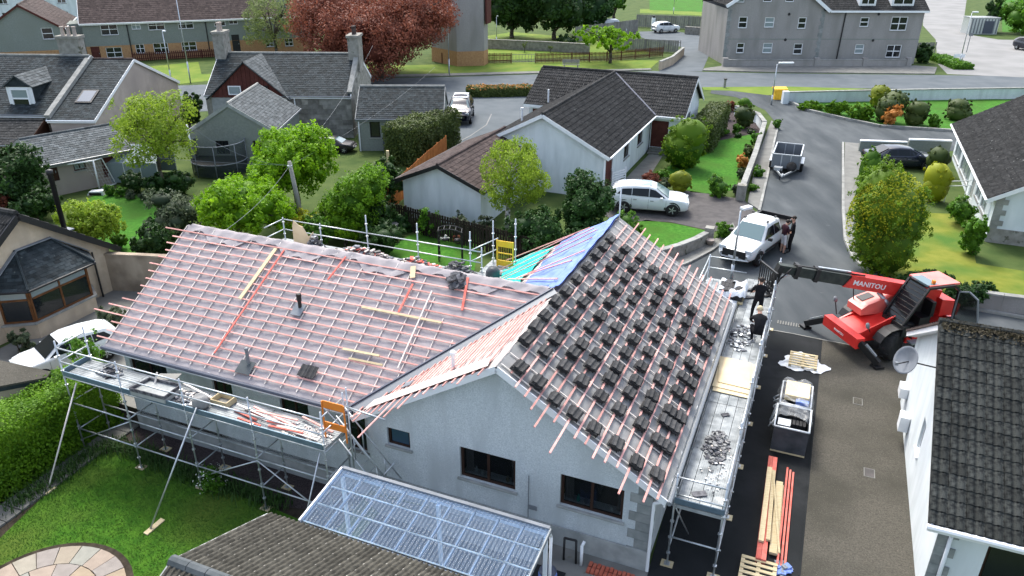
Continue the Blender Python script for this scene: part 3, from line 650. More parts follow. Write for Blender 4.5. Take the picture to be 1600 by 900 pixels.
MB().poly([AB(-3.5, 7.4, .03), AB(-3.5, 2.1, .03), AB(-.6, 2.1, .03), AB(-.6, 7.4, .03)]).build('lean_to_floor_shade', K['asphalt_dark'], kind='structure')  # dark sheet paints in the shade under the clear roof
MB().poly([AB(.63, 21, .02), AB(.63, 17.15, .02), AB(9, 17.15, .02), AB(9, 21, .02)]).build('side_path', K['pavement'], kind='structure')
patch('edge_strip', [(1412, 554), (1440, 562), (1425, 690), (1440, 900), (1452, 1100), (1424, 1100), (1412, 900), (1399, 690)], .028, 'aggregate')
# flagstone path beside the hedge: each flag an object
path = MB().poly([g(*p, SZ) for p in ((-60, 850), (0, 800), (170, 668), (205, 650), (225, 660), (170, 708), (60, 785), (-40, 880))]).build('flag_path', K['soil'], kind='structure'); path.location.z = .012
d0, d1 = g(-30, 832, SZ), g(205, 662, SZ); n_ = 11; dv = (d1 - d0) / n_; wv = EZ.cross(dv).normalized()
for i in range(n_):
 rg_ = random.Random(i); a = d0 + dv * i + dv * .03
 MB().par(a - wv * .36 + EZ * .005, dv * .94, wv * .76, EZ * (.05 + rg_.uniform(0, .012))).build('flagstone', K['pavement'], path)
# fan-laid round patio, each slab an object
cen = AB(-6.25, 13.0) * 1.0493; cen.z = SZ; pat = MB().lathe(cen + EZ * .005, [(2.12, 0), (2.12, .022)], 40).build('round_patio', K['soil'], kind='structure')
cols = [(.31, .265, .205), (.33, .262, .185), (.275, .245, .22), (.32, .29, .235), (.33, .268, .215), (.285, .28, .24)]
sm = []
for i, c in enumerate(cols): sm.append(mat('sandstone_%s' % 'buff peach mauve cream pink sage'.split()[i], c, tuple(x * .86 for x in c), 5, .9, .2, 30))
for r0_, r1_, n_, o_ in ((1.34, 1.95, 22, .1), (.7, 1.32, 13, .3), (.02, .68, 7, .2)):
 for i in range(n_):
  a0 = o_ + 2 * math.pi * i / n_ + .012 / r1_; a1 = o_ + 2 * math.pi * (i + 1) / n_ - .012 / r1_; pts = []
  for rr, seq in ((r1_, (0, .5, 1)), (r0_, (1, .5, 0))):
   for q in seq: a = a0 + (a1 - a0) * q; pts.append(cen + V((math.cos(a) * rr, math.sin(a) * rr, .027)))
  MB().prism(pts, EZ * (.035 + random.Random(i).uniform(0, .008))).build('paving_slab', sm[(i * 7 + i // 3 + int(r0_ * 9)) % 6], pat)
# ================================================================ THE HOUSE BEING RE-ROOFED
HZ, RZ = 2.5, 5.05
house = thing('bungalow', 'pale harled bungalow stripped to grey membrane and pink battens, ringed by scaffolding', 'house', AB(0, 4, 0))
# walls: gable wing (a 0.25 .. 10.6, b .35 .. 8.05), left wing (a .62 .. 8.2, b 8.05 .. 17.2)
gw = [(4.96 - 2.23 + .0, 0, 0, 0)]
def gh(b1, b0, z0, z1): return (8.05 - b1, 8.05 - b0, z0, z1)
gable_holes = [gh(7.47, 6.78, 1.72, 2.27), gh(5.33, 3.79, 1.31, 2.27), gh(2.61, 1.02, 1.31, 2.25)]
prof = [(0, 2.66), (8.05 - 4.2, 5.0), (7.7, 2.66)]
mb = MB(); wall(mb, AB(.25, 8.05), -EV, -EU, 7.7, prof, gable_holes, .14)
wl = [(17.2 - 17.0, 17.2 - 15.49, 1.3, 2.2), (17.2 - 13.73, 17.2 - 12.99, 1.3, 2.2), (17.2 - 11.26, 17.2 - 10.28, 1.3, 2.2), (17.2 - 9.0, 17.2 - 8.4, .9, 2.2)]
wall(mb, AB(.62, 17.2), -EV, -EU, 17.2 - 8.05, [(0, 2.7), (17.2 - 8.05, 2.7)], wl, .14, z0=-.72)
mb.poly([AB(.25, 8.05), AB(.25, 8.05, 2.66), AB(.62, 8.05, 2.7), AB(.62, 8.05)])
wall(mb, AB(.25, .35), EU, -EV, 10.35, [(0, 2.62), (10.35, 2.62)], [(3, 4.2, 1.2, 2.2), (6.5, 8, 1.2, 2.2)], .14)
wall(mb, AB(8.2, 17.2), -EU, EV, 7.58, [(0, 2.66), (3.8, 4.98), (7.58, 2.66)])
wall(mb, AB(10.6, .35), EV, EU, 7.7, [(0, 2.62), (3.85, 4.96), (7.7, 2.62)])
wall(mb, AB(8.2, 8.05), EV, EU, 9.15, [(0, 2.7), (9.15, 2.7)])
mb.build('wall', K['harl_blue'], house)
for i, h in enumerate(gable_holes):
 window(house, AB(.25, 8.05), -EV, -EU, h, 'brownframe', 'glass_blue' if i == 0 else 'room', 1 if i == 0 else 2, None, .14, True, .07, label='small brown window tilted open with sky in its glass' if i == 0 else None, sillmat='plinth')
for h in wl: window(house, AB(.62, 17.2), -EV, -EU, h, 'brownframe', 'glass', 2, None, .14, True, .06)
for h in [(3, 4.2, 1.2, 2.2), (6.5, 8, 1.2, 2.2)]: window(house, AB(.25, .35), EU, -EV, h, 'brownframe', 'glass', 2, None, .14, True, .06)
for h in gable_holes[1:]:
 for x_, w_ in ((h[0] + .06, .22), (h[1] - .2, .14)):
  MB().grid(lambda u_, v_: AB(.25, 8.05) - EV * (x_ + w_ * u_) + EU * (.26 + .025 * math.sin(u_ * 25)) + EZ * (h[2] + .05 + (h[3] - h[2] - .08) * v_), 18, 1).build('curtain', K['felt_pale'], house)
 MB().par(AB(.41, 8.05, h[2] + .02) - EV * h[0], -EV * (h[1] - h[0]), EU * .25, EZ * .03).build('inner_sill', K['white'], house)
for i, (b_, m_, hh_, lb) in enumerate(((4.98, 'white', .2, 'tall white bottle on the inner sill of the middle gable window'), (4.8, 'upvc', .13, 'short white jar on the inner sill of the middle gable window'), (4.1, 'timber', .16, 'buff ornament at the right of the middle gable window sill'), (2.2, 'teal', .2, 'green glass bottle on the inner sill of the right gable window'), (2.0, 'lead', .17, 'grey jar on the inner sill of the right gable window'), (1.35, 'white', .1, 'white cup at the right end of the right gable window sill'))):
 tag(MB().lathe(AB(.5, b_, 1.36), [(.045, 0), (.05, hh_ * .5), (.02, hh_ * .75), (.022, hh_)], 10).build('ornament', K[m_], None, True), lb, 'ornament')
MB().par(AB(.23, 8.06), -EV * 7.72, EZ * .62, -EU * .03).build('plinth', K['plinth'], house)
MB().par(AB(.60, 17.2, -.7), -EV * 9.1, EZ * .62, -EU * .03).build('plinth', K['plinth'], house)
for k in range(9):
 wd = .52 if k % 2 else .34
 MB().par(AB(.25, .35 + .0, .1 + k * .272), EV * wd, EZ * .262, -EU * .018).build('quoin', K['quoin'], house)
 MB().par(AB(.232, .352, .1 + k * .272), EU * (.34 if k % 2 else .52), EZ * .262, -EV * .02).build('quoin', K['quoin'], house)
MB().box(AB(.22, 3.3, .98), .22, .02, .12, EV, EU).build('air_vent', K['gutter_grey'], house)
MB().tube(AB(.22, 3.42, .62), AB(.22, 3.42, 1.95), .012, 5).build('cable', K['gutter_grey'], house)
# --- roof planes of membrane, slightly slack between the rafters
def plane(P0, P1, P2, P3):
 P0, P1, P2, P3 = map(V, (P0, P1, P2, P3)); ex = (P1 - P0).normalized(); up = (P3 - P0) - ex * (P3 - P0).dot(ex); es = up.normalized(); n = ex.cross(es)
 return P0, ex, es, (n if n.z > 0 else -n), up.length
def sheet(name, P0, P1, P2, P3, m_, pitch=.54, sag=.018, nu=60, nv=16, wr=.006, label=None, kindname=None):
 P0, P1, P2, P3 = map(V, (P0, P1, P2, P3)); O, ex, es, n, S = plane(P0, P1, P2, P3); mb = MB()
 def fn(u_, v_):
  p = (P0.lerp(P1, u_)).lerp(P3.lerp(P2, u_), v_); x = (p - O).dot(ex); s = (p - O).dot(es)
  ph = abs(math.sin(math.pi * x / pitch))
  return p - n * (.012 + sag * ph * ph - wr * math.sin(x * 7.3 + s * 5) * math.sin(s * 9 + x * 2))
 mb.grid(fn, nu, nv)
 if (mb and (V(mb.v[mb.f[0][1]]) - V(mb.v[mb.f[0][0]])).cross(V(mb.v[mb.f[0][2]]) - V(mb.v[mb.f[0][1]])).dot(n) < 0): mb.f = [f[::-1] for f in mb.f]
 o = mb.build(name, K[m_], house, True)
 if label: o['label'] = label
 return o
# right slope of the gable wing
RS = plane(AB(0, 0, HZ), AB(10.85, 0, HZ), AB(10.85, 4.2, RZ), AB(0, 4.2, RZ))
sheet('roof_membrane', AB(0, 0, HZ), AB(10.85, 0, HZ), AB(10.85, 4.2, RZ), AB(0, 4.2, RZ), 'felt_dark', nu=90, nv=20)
# left slope of the gable wing, front triangle up to the valley, back part beyond the ridge
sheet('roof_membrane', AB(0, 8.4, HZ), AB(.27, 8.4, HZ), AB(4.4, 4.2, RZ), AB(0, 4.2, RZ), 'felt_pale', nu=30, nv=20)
LS = plane(AB(0, 8.4, HZ), AB(10.85, 8.4, HZ), AB(10.85, 4.2, RZ), AB(0, 4.2, RZ))
FS = plane(AB(.27, 17.5, HZ), AB(.27, 8.5, HZ), AB(4.4, 4.2, RZ), AB(4.4, 17.5, RZ))
sheet('roof_membrane', AB(.27, 17.5, HZ), AB(.27, 8.5, HZ), AB(4.4, 4.2, RZ), AB(4.4, 17.5, RZ), 'felt', nu=110, nv=20, sag=.022)
sheet('roof_membrane', AB(8.5, 8.4, HZ), AB(8.5, 17.5, HZ), AB(4.4, 17.5, RZ), AB(4.4, 4.2, RZ), 'felt', nu=60, nv=14)
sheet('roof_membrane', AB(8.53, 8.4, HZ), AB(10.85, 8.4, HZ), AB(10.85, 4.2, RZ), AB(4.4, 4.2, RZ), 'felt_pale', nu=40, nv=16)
# slack membrane folded over the left ridge, and the ridge board under it
mb = MB()
rgr = random.Random(4)
def fold(u_, v_):
 b_ = 17.3 - 12.8 * u_; t_ = (v_ - .5) * 2; sgn = -1 if t_ < 0 else 1; d = abs(t_) * (.34 + .16 * math.sin(b_ * 2.1) + .07 * math.sin(b_ * 6.3))
 return AB(4.4 + sgn * d, b_, RZ - d * .617 + .035 + .02 * math.sin(b_ * 9 + v_ * 7) * (1 - .3 * abs(t_)) + .012 * math.sin(b_ * 23 + v_ * 15))
mb.grid(fold, 130, 10); o = mb.build('ridge_membrane', K['felt'], house, True)
def onp(PL, x, s, h=0.0): return PL[0] + PL[1] * x + PL[2] * s + PL[3] * h
# counter battens (up the slope) and pink battens (across): each one an object
G_ = .2885
for k in range(20):
 x = .18 + k * .545
 if x < 10.8: MB().bar(onp(RS, x, .3, .012), onp(RS, x, 4.85, .012), .026, .022, RS[3]).build('counter_batten', K['counter'], house)
for k in range(25):
 x = .1 + k * .54 if k else .02; smax = 4.8 if x < 9.1 else 4.8 - (x - 9.0) / (13.3 - 9.0) * 4.85
 if x > 13.2: break
 if smax > .3: MB().bar(onp(FS, x, .1, .012), onp(FS, x, smax, .012), .022, .022, FS[3]).build('counter_batten', K['counter'], house)
rb = random.Random(11)
NB = 16
for k in range(NB):
 s = .22 + k * G_
 x0 = rb.choice([-.28, -.35, -.5, -.22, -.9, -.6]) if k not in (9,) else -1.25; x1 = 10.85 + rb.choice([.3, .45, .6, .75, .5])
 if k == NB - 1: x0, x1 = .1, 10.6
 xm = rb.uniform(3.5, 7.5)
 for xa, xb in ((x0, xm - .003), (xm + .003, x1)):
  MB().bar(onp(RS, xa, s + rb.uniform(-.014, .014), .036), onp(RS, xb, s + rb.uniform(-.014, .014), .036), .045, .026, RS[3]).build('batten', K['batten'], house)
 # left wing front
 s = .23 + k * G_; xr = 8.9 + 4.35 * s / 4.854 + rb.uniform(-.1, .05); xl = -rb.choice([.1, .25, .4, .05, .3, .75, .5, .15]) if k > 0 else -.45
 if k == 3: xl = -1.25
 if k == 4: xl = -.85
 xm = rb.uniform(3, 8)
 for xa, xb in ((xl, xm - .003), (xm + .003, xr)):
  MB().bar(onp(FS, xa, s + rb.uniform(-.014, .014), .036), onp(FS, xb, s + rb.uniform(-.014, .014), .036), .04, .026, FS[3]).build('batten', K['batten'], house)
 # left slope of the gable wing: front triangle, battens run out past the verge
 xv = .3 + 4.0 * s / 4.914 - .15; xo = -rb.choice([.15, .3, .1, .4, .2]) if k not in (1, 5, 6, 7) else -{1: .5, 5: 1.7, 6: .95, 7: .7}[k]
 MB().bar(onp(LS, xo, s, .03), onp(LS, max(xv, .35), s, .03), .04, .026, LS[3]).build('batten', K['batten'], house)
 if k % 1 == 0 and s < 4.6:
  s2 = s + .14; xv2 = .3 + 4.0 * s2 / 4.914 - .2
  if s2 > 1.0: MB().bar(onp(LS, xv2 * .35, s2, .03), onp(LS, xv2, s2, .03), .035, .022, LS[3]).build('batten', K['batten'], house)
# valley lining: dark raised edge and grey trough
va, vb = AB(.27, 8.5, HZ), AB(4.4, 4.2, RZ); vd = (vb - va)
MB().bar(va + FS[3] * .05 + EV * .16, vb + FS[3] * .05 + EV * .16, .06, .07).build('valley_edge', K['gutter_dark'], house)
mb = MB(); mb.poly([va + EV * .16 + EZ * .045, va - EU * .12 - EV * .16 + EZ * .045, vb - EU * .22 + EZ * .02 - EV * .02, vb + EV * .16 + EZ * .045]); mb.build('valley_trough', K['gutter_grey'], house)
# eaves: fascia, soffit boards and gutters
MB().par(AB(.30, 17.5, HZ - .24), -EV * 9.0, EU * .03, EZ * .22).build('fascia', K['white'], house)
MB().par(AB(.33, 17.5, HZ - .24), -EV * 9.0, EU * .3, EZ * .02).build('soffit', K['white'], house)
MB().tube(AB(.22, 17.55, HZ - .05), AB(.22, 8.5, HZ - .05), .062, 8).build('gutter', K['gutter_dark'], house)
MB().par(AB(0, .02, HZ - .22), EU * 10.85, EV * .03, EZ * .2).build('fascia', K['white'], house)
MB().tube(AB(-.03, -.07, HZ - .06), AB(10.9, -.07, HZ - .06), .062, 8).build('gutter', K['gutter_grey'], house)
mb = MB().tube(AB(.2, .3, .05), AB(.2, .3, HZ - .35), .04, 8); mb.path([AB(.2, .3, HZ - .35), AB(.12, -.05, HZ - .1)], .04, 8); mb.build('downpipe', K['upvc'], house)
for p, q in ((AB(.02, 0, HZ - .1), AB(.02, 4.2, RZ - .1)), (AB(.02, 8.4, HZ - .1), AB(.02, 4.2, RZ - .1))):
 MB().bar(p, q, .035, .17).build('bargeboard', K['white'], house)
 MB().bar(p + EU * .14 - EZ * .06, q + EU * .14 - EZ * .06, .24, .02).build('verge_soffit', K['white'], house)
# white flashing strip lying along the lower left verge
mb = MB(); mb.poly([onp(LS, .03, .5, .06), onp(LS, .5, .55, .06), onp(LS, .62, 4.5, .06), onp(LS, .03, 4.7, .06)]); mb.build('verge_flashing', K['felt_pale'], house)
# vents and pipes through the roof
p = onp(FS, 17.5 - 11.66, 2.62); MB().lathe(p - EZ * .1, [(.055, 0), (.055, .36), (.07, .37), (.07, .48), (.055, .5), (.08, .51), (.08, .6), (.04, .62)], 10).build('soil_vent', K['black'], house)
MB().par(onp(FS, 17.5 - 11.85, 2.35, .05), FS[1] * .36, FS[2] * .4, FS[3] * .02).build('lead_slate', K['lead'], house)
p = onp(FS, 17.5 - 12.26, .5); MB().lathe(p - EZ * .1, [(.05, 0), (.05, .62), (.06, .63), (.06, .68), (.04, .7)], 10).build('vent_pipe', K['gutter_grey'], house)
MB().par(onp(FS, 17.5 - 12.55, .2, .05), FS[1] * .5, FS[2] * .42, FS[3] * .02).build('lead_slate', K['slate_light'], house)
p = onp(LS, .95, 3.05); MB().lathe(p - EZ * .1, [(.05, 0), (.05, .48), (.08, .49), (.08, .57), (.05, .6)], 10).build('vent_pipe', K['upvc'], house)
MB().par(onp(LS, .6, 1.5, .07), LS[1] * .28, LS[2] * .3, LS[3] * .02).build('lead_slate', K['lead'], house)
# blue and teal sheets tacked on the back of the left slope
def draped(name, q, m_, label, cat, seed, h=.07, nu=40, nv=20, amp=.03):
 P = [onp(LS, *c, h) for c in q]; rg = random.Random(seed); a, b_ = rg.uniform(0, 6), rg.uniform(0, 6); mb = MB()
 mb.grid(lambda u_, v_: P[0].lerp(P[1], u_).lerp(P[3].lerp(P[2], u_), v_) + LS[3] * amp * (math.sin(u_ * 17 + a + v_ * 4) * math.sin(v_ * 6 + b_ + u_ * 3) + .5 * math.sin(u_ * 41 + v_ * 9)), nu, nv)
 if mb.v:
  f = mb.f[0]
  if (V(mb.v[f[1]]) - V(mb.v[f[0]])).cross(V(mb.v[f[2]]) - V(mb.v[f[1]])).z < 0: mb.f = [f[::-1] for f in mb.f]
 # sheet thickness
 o = mb.build(name, K[m_], None, True); md = o.modifiers.new('thickness', 'SOLIDIFY'); md.thickness = .006; md.offset = -1
 return tag(o, label, cat)
draped('tarpaulin', [(6.3, 2.75), (10.75, 2.6), (10.88, 4.93), (4.55, 4.93)], 'blue_tarp', 'wrinkled blue tarpaulin over the far slope behind the ridge', 'tarpaulin', 2)
draped('membrane_sheet', [(8.45, -.05), (11.0, -.05), (10.45, 2.3), (6.9, 2.3)], 'teal', 'bright turquoise membrane sheet low on the far roof slope', 'sheet', 5, h=.065)
draped('ridge_strip', [(4.6, 4.45), (10.9, 4.55), (10.9, 4.96), (4.4, 4.96)], 'blue_tarp', 'long blue strip of tarpaulin folded along the far ridge', 'tarpaulin', 8, h=.115, amp=.02, nv=8)
# battens laid over the sheets, loose
spots = [((5.6, 4.35), (10.6, .85)), ((6.2, 3.6), (10.9, 1.5)), ((6.9, 3.05), (11.0, 2.2)), ((7.4, 2.45), (10.95, 2.9)), ((7.7, 1.75), (11.1, 3.5)), ((8.2, .9), (11.0, 4.1)), ((8.4, .4), (10.9, .45))]
spots = [((11.1, -.15), (10.45, 3.9)), ((9.9, .0), (10.5, 3.2)), ((9.08, .31), (10.06, 4.22)), ((8.37, .93), (9.54, 4.52)), ((8.09, 1.15), (8.66, 4.63)), ((7.32, 2.1), (7.23, 4.85)), ((7.27, 2.4), (6.62, 4.6)), ((7.76, 1.56), (5.06, 4.7))]
for i, ((x0, s0), (x1, s1)) in enumerate(spots):
 o = MB().bar(onp(LS, x0, s0, .165), onp(LS, x1, s1, .165), .045, .03, LS[3]).build('loose_batten', K['batten'], None)
 tag(o, ['pink batten along the far edge of the turquoise sheet and tarpaulin', 'second pink batten from the far edge of the turquoise sheet', 'third pink batten from the far edge, crossing turquoise sheet and tarpaulin', 'fourth pink batten from the far edge, crossing turquoise sheet and tarpaulin', 'fifth pink batten from the far edge, ending high on the tarpaulin', 'sixth pink batten from the far edge, mostly on the blue tarpaulin', 'short pink batten on the blue tarpaulin next to the level one', 'nearest pink batten, lying level across the blue tarpaulin by the grey ridge'][i], 'batten', 'loose battens laid over the tarpaulin')
# --- loose laths and boards lying on the left wing's battens
def lath(name, x0, s0, x1, s1, wd, m_, label, h=.065, PL=FS, cat='batten', th=.025):
 o = MB().bar(onp(PL, 17.5 - x0, s0, h), onp(PL, 17.5 - x1, s1, h), wd, th, PL[3]).build(name, K[m_], None); return tag(o, label, cat)
lath('loose_batten', 13.30, 4.5, 13.55, .6, .05, 'batten_red', 'long red batten lying up the slope of the left wing')
lath('loose_board', 13.62, 4.5, 13.80, 2.5, .12, 'timber', 'pale timber board lying up the slope beside the long red batten', cat='board')
lath('loose_batten', 11.08, 4.66, 11.25, 3.75, .05, 'batten_red', 'short red batten hanging down from the middle of the left ridge')
lath('loose_batten', 8.5, 4.15, 8.52, 3.15, .06, 'batten_red', 'short red batten lying up the slope below the slate debris')
lath('loose_batten', 6.93, 4.7, 6.68, 3.6, .07, 'batten_red', 'short red batten right of the slate debris by the ridge')
lath('loose_lath', 7.82, 4.04, 7.77, 1.46, .035, 'counter', 'long thin white lath lying up the slope near the valley', cat='lath')
lath('loose_lath', 9.72, 3.07, 7.11, 3.09, .06, 'timber', 'pale lath lying along the battens in mid slope', cat='lath')
lath('loose_lath', 9.64, 1.65, 8.46, 1.69, .06, 'timber', 'upper of two short pale laths low on the left wing', cat='lath')
lath('loose_lath', 9.32, 1.41, 8.24, 1.44, .06, 'timber', 'lower of two short pale laths low on the left wing', cat='lath')
lath('timber_offcut', 8.75, 4.75, 8.6, 4.35, .16, 'ply', 'small square plywood offcut lying at the ridge of the left wing', cat='offcut')
def rubble(name, c, ex, ey, n, rx, ry, h, size, m_, label, cat='debris', seed=1, mats=None):
 rg = random.Random(seed); mb = MB(); ex, ey = V(ex).normalized(), V(ey).normalized(); nz = ex.cross(ey); nz = nz if nz.z > 0 else -nz
 for i in range(n):
  a = rg.uniform(0, 6.28); q = math.sqrt(rg.random()); p = V(c) + ex * (math.cos(a) * q * rx) + ey * (math.sin(a) * q * ry) + nz * (rg.uniform(.0, 1) * h * (1 - q) + .012)
  t = rg.uniform(0, 6.28); X = (ex * math.cos(t) + ey * math.sin(t) + nz * rg.uniform(-.35, .35)).normalized(); Y = nz.cross(X).normalized(); Z = X.cross(Y)
  s = size * rg.uniform(.4, 1.3); mb.m = rg.randrange(len(mats)) if mats else 0; mb.box(p, s, s * rg.uniform(.3, .8), max(.012, s * rg.uniform(.06, .3)), X, Y, Z)
 o = mb.build(name, [K[q] for q in mats] if mats else K[m_], None, kind='stuff'); return tag(o, label, cat)
rubble('slate_debris', onp(FS, 17.5 - 7.25, 4.5, .06), FS[1], FS[2], 40, .28, .25, .22, .22, 'rubble', 'small heap of broken slate and mortar sitting on the left ridge')
# --- tiles: stacks laid out on the gable wing's right slope, every tile an object
def tile_mesh():
 mb = MB(); pr = ((0, 0), (.16, 1), (.34, .1), (.5, 0), (.66, 1), (.84, .1), (1, 0)); W_, L_ = .30, .37
 for y0, y1 in ((0, L_),):
  k = len(mb.v)
  for fx, fz in pr:
   x = (fx - .5) * W_
   for y in (y0, y1): mb.v += [(x, y - L_ / 2, fz * .028), (x, y - L_ / 2, fz * .028 + .02)]
  for i in range(len(pr) - 1):
   a = k + i * 4; b_ = a + 4
   for f in ((a + 1, b_ + 1, b_ + 3, a + 3), (a, a + 2, b_ + 2, b_), (a, b_, b_ + 1, a + 1), (a + 2, a + 3, b_ + 3, b_ + 2)): mb.f.append(f); mb.mi.append(0)
  e = k + (len(pr) - 1) * 4; mb.f += [(k, k + 1, k + 3, k + 2), (e, e + 2, e + 3, e + 1)]; mb.mi += [0, 0]
 me = mb.mesh('roof_tile'); me.materials.append(K['tile_new']); return me
TM = tile_mesh()
stacks = [(0.4, 0.5), (0.27, 1.06), (0.33, 1.68), (0.32, 2.28), (0.3, 2.86), (0.26, 3.4), (0.34, 3.96), (0.37, 4.51), (1.48, 0.49), (1.49, 0.79), (1.57, 1.34), (1.51, 1.96), (1.46, 2.53), (1.49, 3.11), (1.49, 3.67), (1.49, 4.25), (1.41, 4.81), (2.21, 3.67), (2.21, 4.23), (2.08, 4.82), (2.35, 0.5), (2.37, 0.8), (2.34, 1.35), (2.34, 1.93), (2.29, 2.53), (2.27, 3.1), (2.92, 0.44), (2.86, 0.78), (2.89, 1.36), (2.91, 1.93), (2.89, 2.52), (2.84, 3.13), (2.81, 3.62), (2.85, 4.27), (2.79, 4.82), (3.7, 1.96), (3.7, 3.67), (3.66, 4.22), (3.63, 4.81), (3.86, 0.45), (3.82, 0.79), (3.76, 1.36), (3.77, 2.5), (3.77, 3.09), (4.65, 0.48), (4.63, 0.78), (4.59, 1.35), (4.55, 1.95), (4.54, 2.5), (4.53, 3.08), (4.48, 3.62), (4.48, 4.24), (4.37, 4.78), (5.24, 4.18), (5.38, 0.48), (5.47, 0.78), (5.48, 1.33), (5.44, 1.95), (5.4, 2.54), (5.41, 3.09), (5.42, 3.61), (5.32, 4.77), (6.22, 3.62), (6.6, 0.45), (6.66, 0.79), (6.52, 1.32), (6.43, 1.93), (6.41, 2.49), (6.39, 3.08), (6.35, 4.2), (6.28, 4.75), (7.23, 2.48), (7.17, 3.05), (7.25, 4.78), (7.41, 0.44), (7.42, 0.75), (7.32, 1.34), (7.3, 1.92), (7.26, 3.63), (7.27, 4.19), (8.24, 0.74), (8.17, 1.32), (8.18, 1.89), (7.96, 2.5), (8.12, 3.05), (8.06, 3.63), (8.06, 4.18), (7.99, 4.76), (8.27, 0.43), (8.92, 1.92), (9.01, 2.5), (8.92, 3.02), (9.01, 3.57), (8.8, 4.16), (8.77, 4.74)]
ords = ['first', 'second', 'third', 'fourth', 'fifth', 'sixth', 'seventh', 'eighth', 'ninth', 'tenth', 'eleventh', 'twelfth']
colx = [.33, 1.49, 2.25, 2.86, 3.74, 4.53, 5.41, 6.4, 7.27, 8.1, 8.92]
cnt = {}
rs = random.Random(5)
order = sorted(range(len(stacks)), key=lambda i: (min(range(11), key=lambda c: abs(colx[c] - stacks[i][0])), stacks[i][1]))
for i in order:
 x, s = stacks[i]; ci = min(range(11), key=lambda c: abs(colx[c] - x)); cnt[ci] = cnt.get(ci, 0) + 1
 x += rs.uniform(-.02, .02); low = s < .62
 lab = 'tile stack, %s up from the eave in the %s column from the gable' % (ords[cnt[ci] - 1], ords[ci])
 ss = s - .04
 st = thing('tile_stack', lab, 'tile stack', onp(RS, x, ss, .05), 0, 'stacks of new tiles laid out on the battens')
 nt_ = 5 if rs.random() < .6 and not (low or abs(s - .78) < .06) else 4
 for k in range(nt_):
  t_ = rs.uniform(-.09, .09); X = (RS[2] * math.cos(t_) + RS[1] * math.sin(t_)); Y = RS[3].cross(X)
  # lying a little flatter than the roof: the lower tail is propped on the batten
  inst('tile', TM, st, basis(onp(RS, x + rs.uniform(-.022, .022), ss - .008 * k + rs.uniform(-.018, .018), .053 + k * .031), X, Y, RS[3]))
st = thing('tile_stack', 'lone pair of dark roof tiles low on the left wing', 'tile stack', onp(FS, 17.5 - 10.33, .73, .05), 0)
for k in range(2): inst('tile', TM, st, basis(onp(FS, 17.5 - 10.33 + k * .25 - .12, .74, .055 + .012 * k), FS[1], FS[2], FS[3]))
# ================================================================ SCAFFOLDS
def scaf_std(root, a, b_, z0, z1, plate=True, cps=(), sole=True):
 mb = MB().tube(AB(a, b_, z0), AB(a, b_, z1), .024, 7); s = mb.build('standard', K['galv'], root, True)
 c = MB()
 z = z0 + .35
 while z < z1 - .1:
  c.lathe(AB(a, b_, z), [(.026, -.025), (.05, -.02), (.05, .02), (.026, .025)], 8); z += .5
 if c.v: c.build('couplers', K['galv'], s, kind='stuff')
 if plate:
  MB().box(AB(a, b_, z0 + .006), .14, .14, .012, EU, EV).build('base_plate', K['galv'], s)
  if sole: MB().box(AB(a, b_, z0 - .02), .22, .3, .04, EU, EV).build('sole_board', K['timber'], s)
 return s
def pole(root, name, p, q, r=.023, m_='galv'): return MB().tube(p, q, r, 6).build(name, K[m_], root, True)
# --- left front
bsL = [17.9, 15.56, 13.22, 10.9, 8.6]
sL = thing('scaffold', 'long tube scaffold with blue toe board along the left wing above the lawn', 'scaffold', AB(-.5, 13, 0), 0, None)
for b_ in bsL:
 scaf_std(sL, -.95, b_, -.66, 3.2 if b_ in (17.9, 8.6) else 3.05)
 scaf_std(sL, .02, b_, -.66, 3.2 if b_ in (17.9, 8.6) else 2.0)
for b0, b1 in zip(bsL, bsL[1:]):
 for z, n in ((2.97, 'guard_rail'), (2.5, 'guard_rail'), (1.98, 'ledger'), (1.05, 'ledger'), (.1, 'ledger')):
  pole(sL, n, AB(-.95, b0, z), AB(-.95, b1, z))
 for z in (1.98, .4): pole(sL, 'ledger', AB(.02, b0, z), AB(.02, b1, z))
 for i in range(4):
  aa = -.9 + i * .232; o = MB()
  o.par(AB(aa, b0 - .01, 2.005), EU * .222, EV * (b1 - b0 + .02), EZ * .045)
  for q in (0.06, .15): o.par(AB(aa + q, b0 - .03, 2.052), EU * .012, EV * (b1 - b0 + .06), EZ * .007)
  o.build('deck_board', K['galv_deck'], sL)
 MB().par(AB(-.985, b0 - .02, 2.03), EU * .03, EV * (b1 - b0 + .04), EZ * .17).build('toe_board', K['toe'], sL)
for i, b_ in enumerate(bsL):
 for z in (1.94, 1.1, .1): pole(sL, 'transom', AB(-.99, b_, z), AB(.06, b_, z))
 if i in (0, 4):
  for z in (2.97, 2.5): pole(sL, 'guard_rail', AB(-.95, b_ + .05, z), AB(.02, b_ + .05, z))
MB().par(AB(-.95, 17.93, 2.03), EU * .97, EV * .03, EZ * .17).build('toe_board', K['toe'], sL)
for b0, b1, z0, z1 in ((17.9, 15.56, -.3, 1.0), (13.22, 10.9, -.3, 1.0), (10.9, 8.6, 1.0, -.3)):
 pole(sL, 'brace', AB(-.97, b0, z0), AB(-.97, b1, z1), .02)
# raking props standing on boards out on the lawn
p0 = g(235, 826, -.64); pole(sL, 'raking_prop', p0, AB(-.97, 12.75, 2.25), .027)
o = MB().box(p0 + V((.06, .1, -.02)), .16, .62, .035, EV.lerp(EU, .1).normalized(), EU).build('sole_board', K['timber'], sL)
p0 = g(75, 764, -.64); pole(sL, 'raking_prop', p0, AB(-.97, 17.4, 1.9), .025, 'counter')
MB().box(p0 - EZ * .025, .3, .34, .05, EV, EU).build('sole_board', K['timber'], sL)
pole(sL, 'raking_prop', AB(-2.05, 9.0, -.65), AB(-.97, 8.75, 1.9), .022)
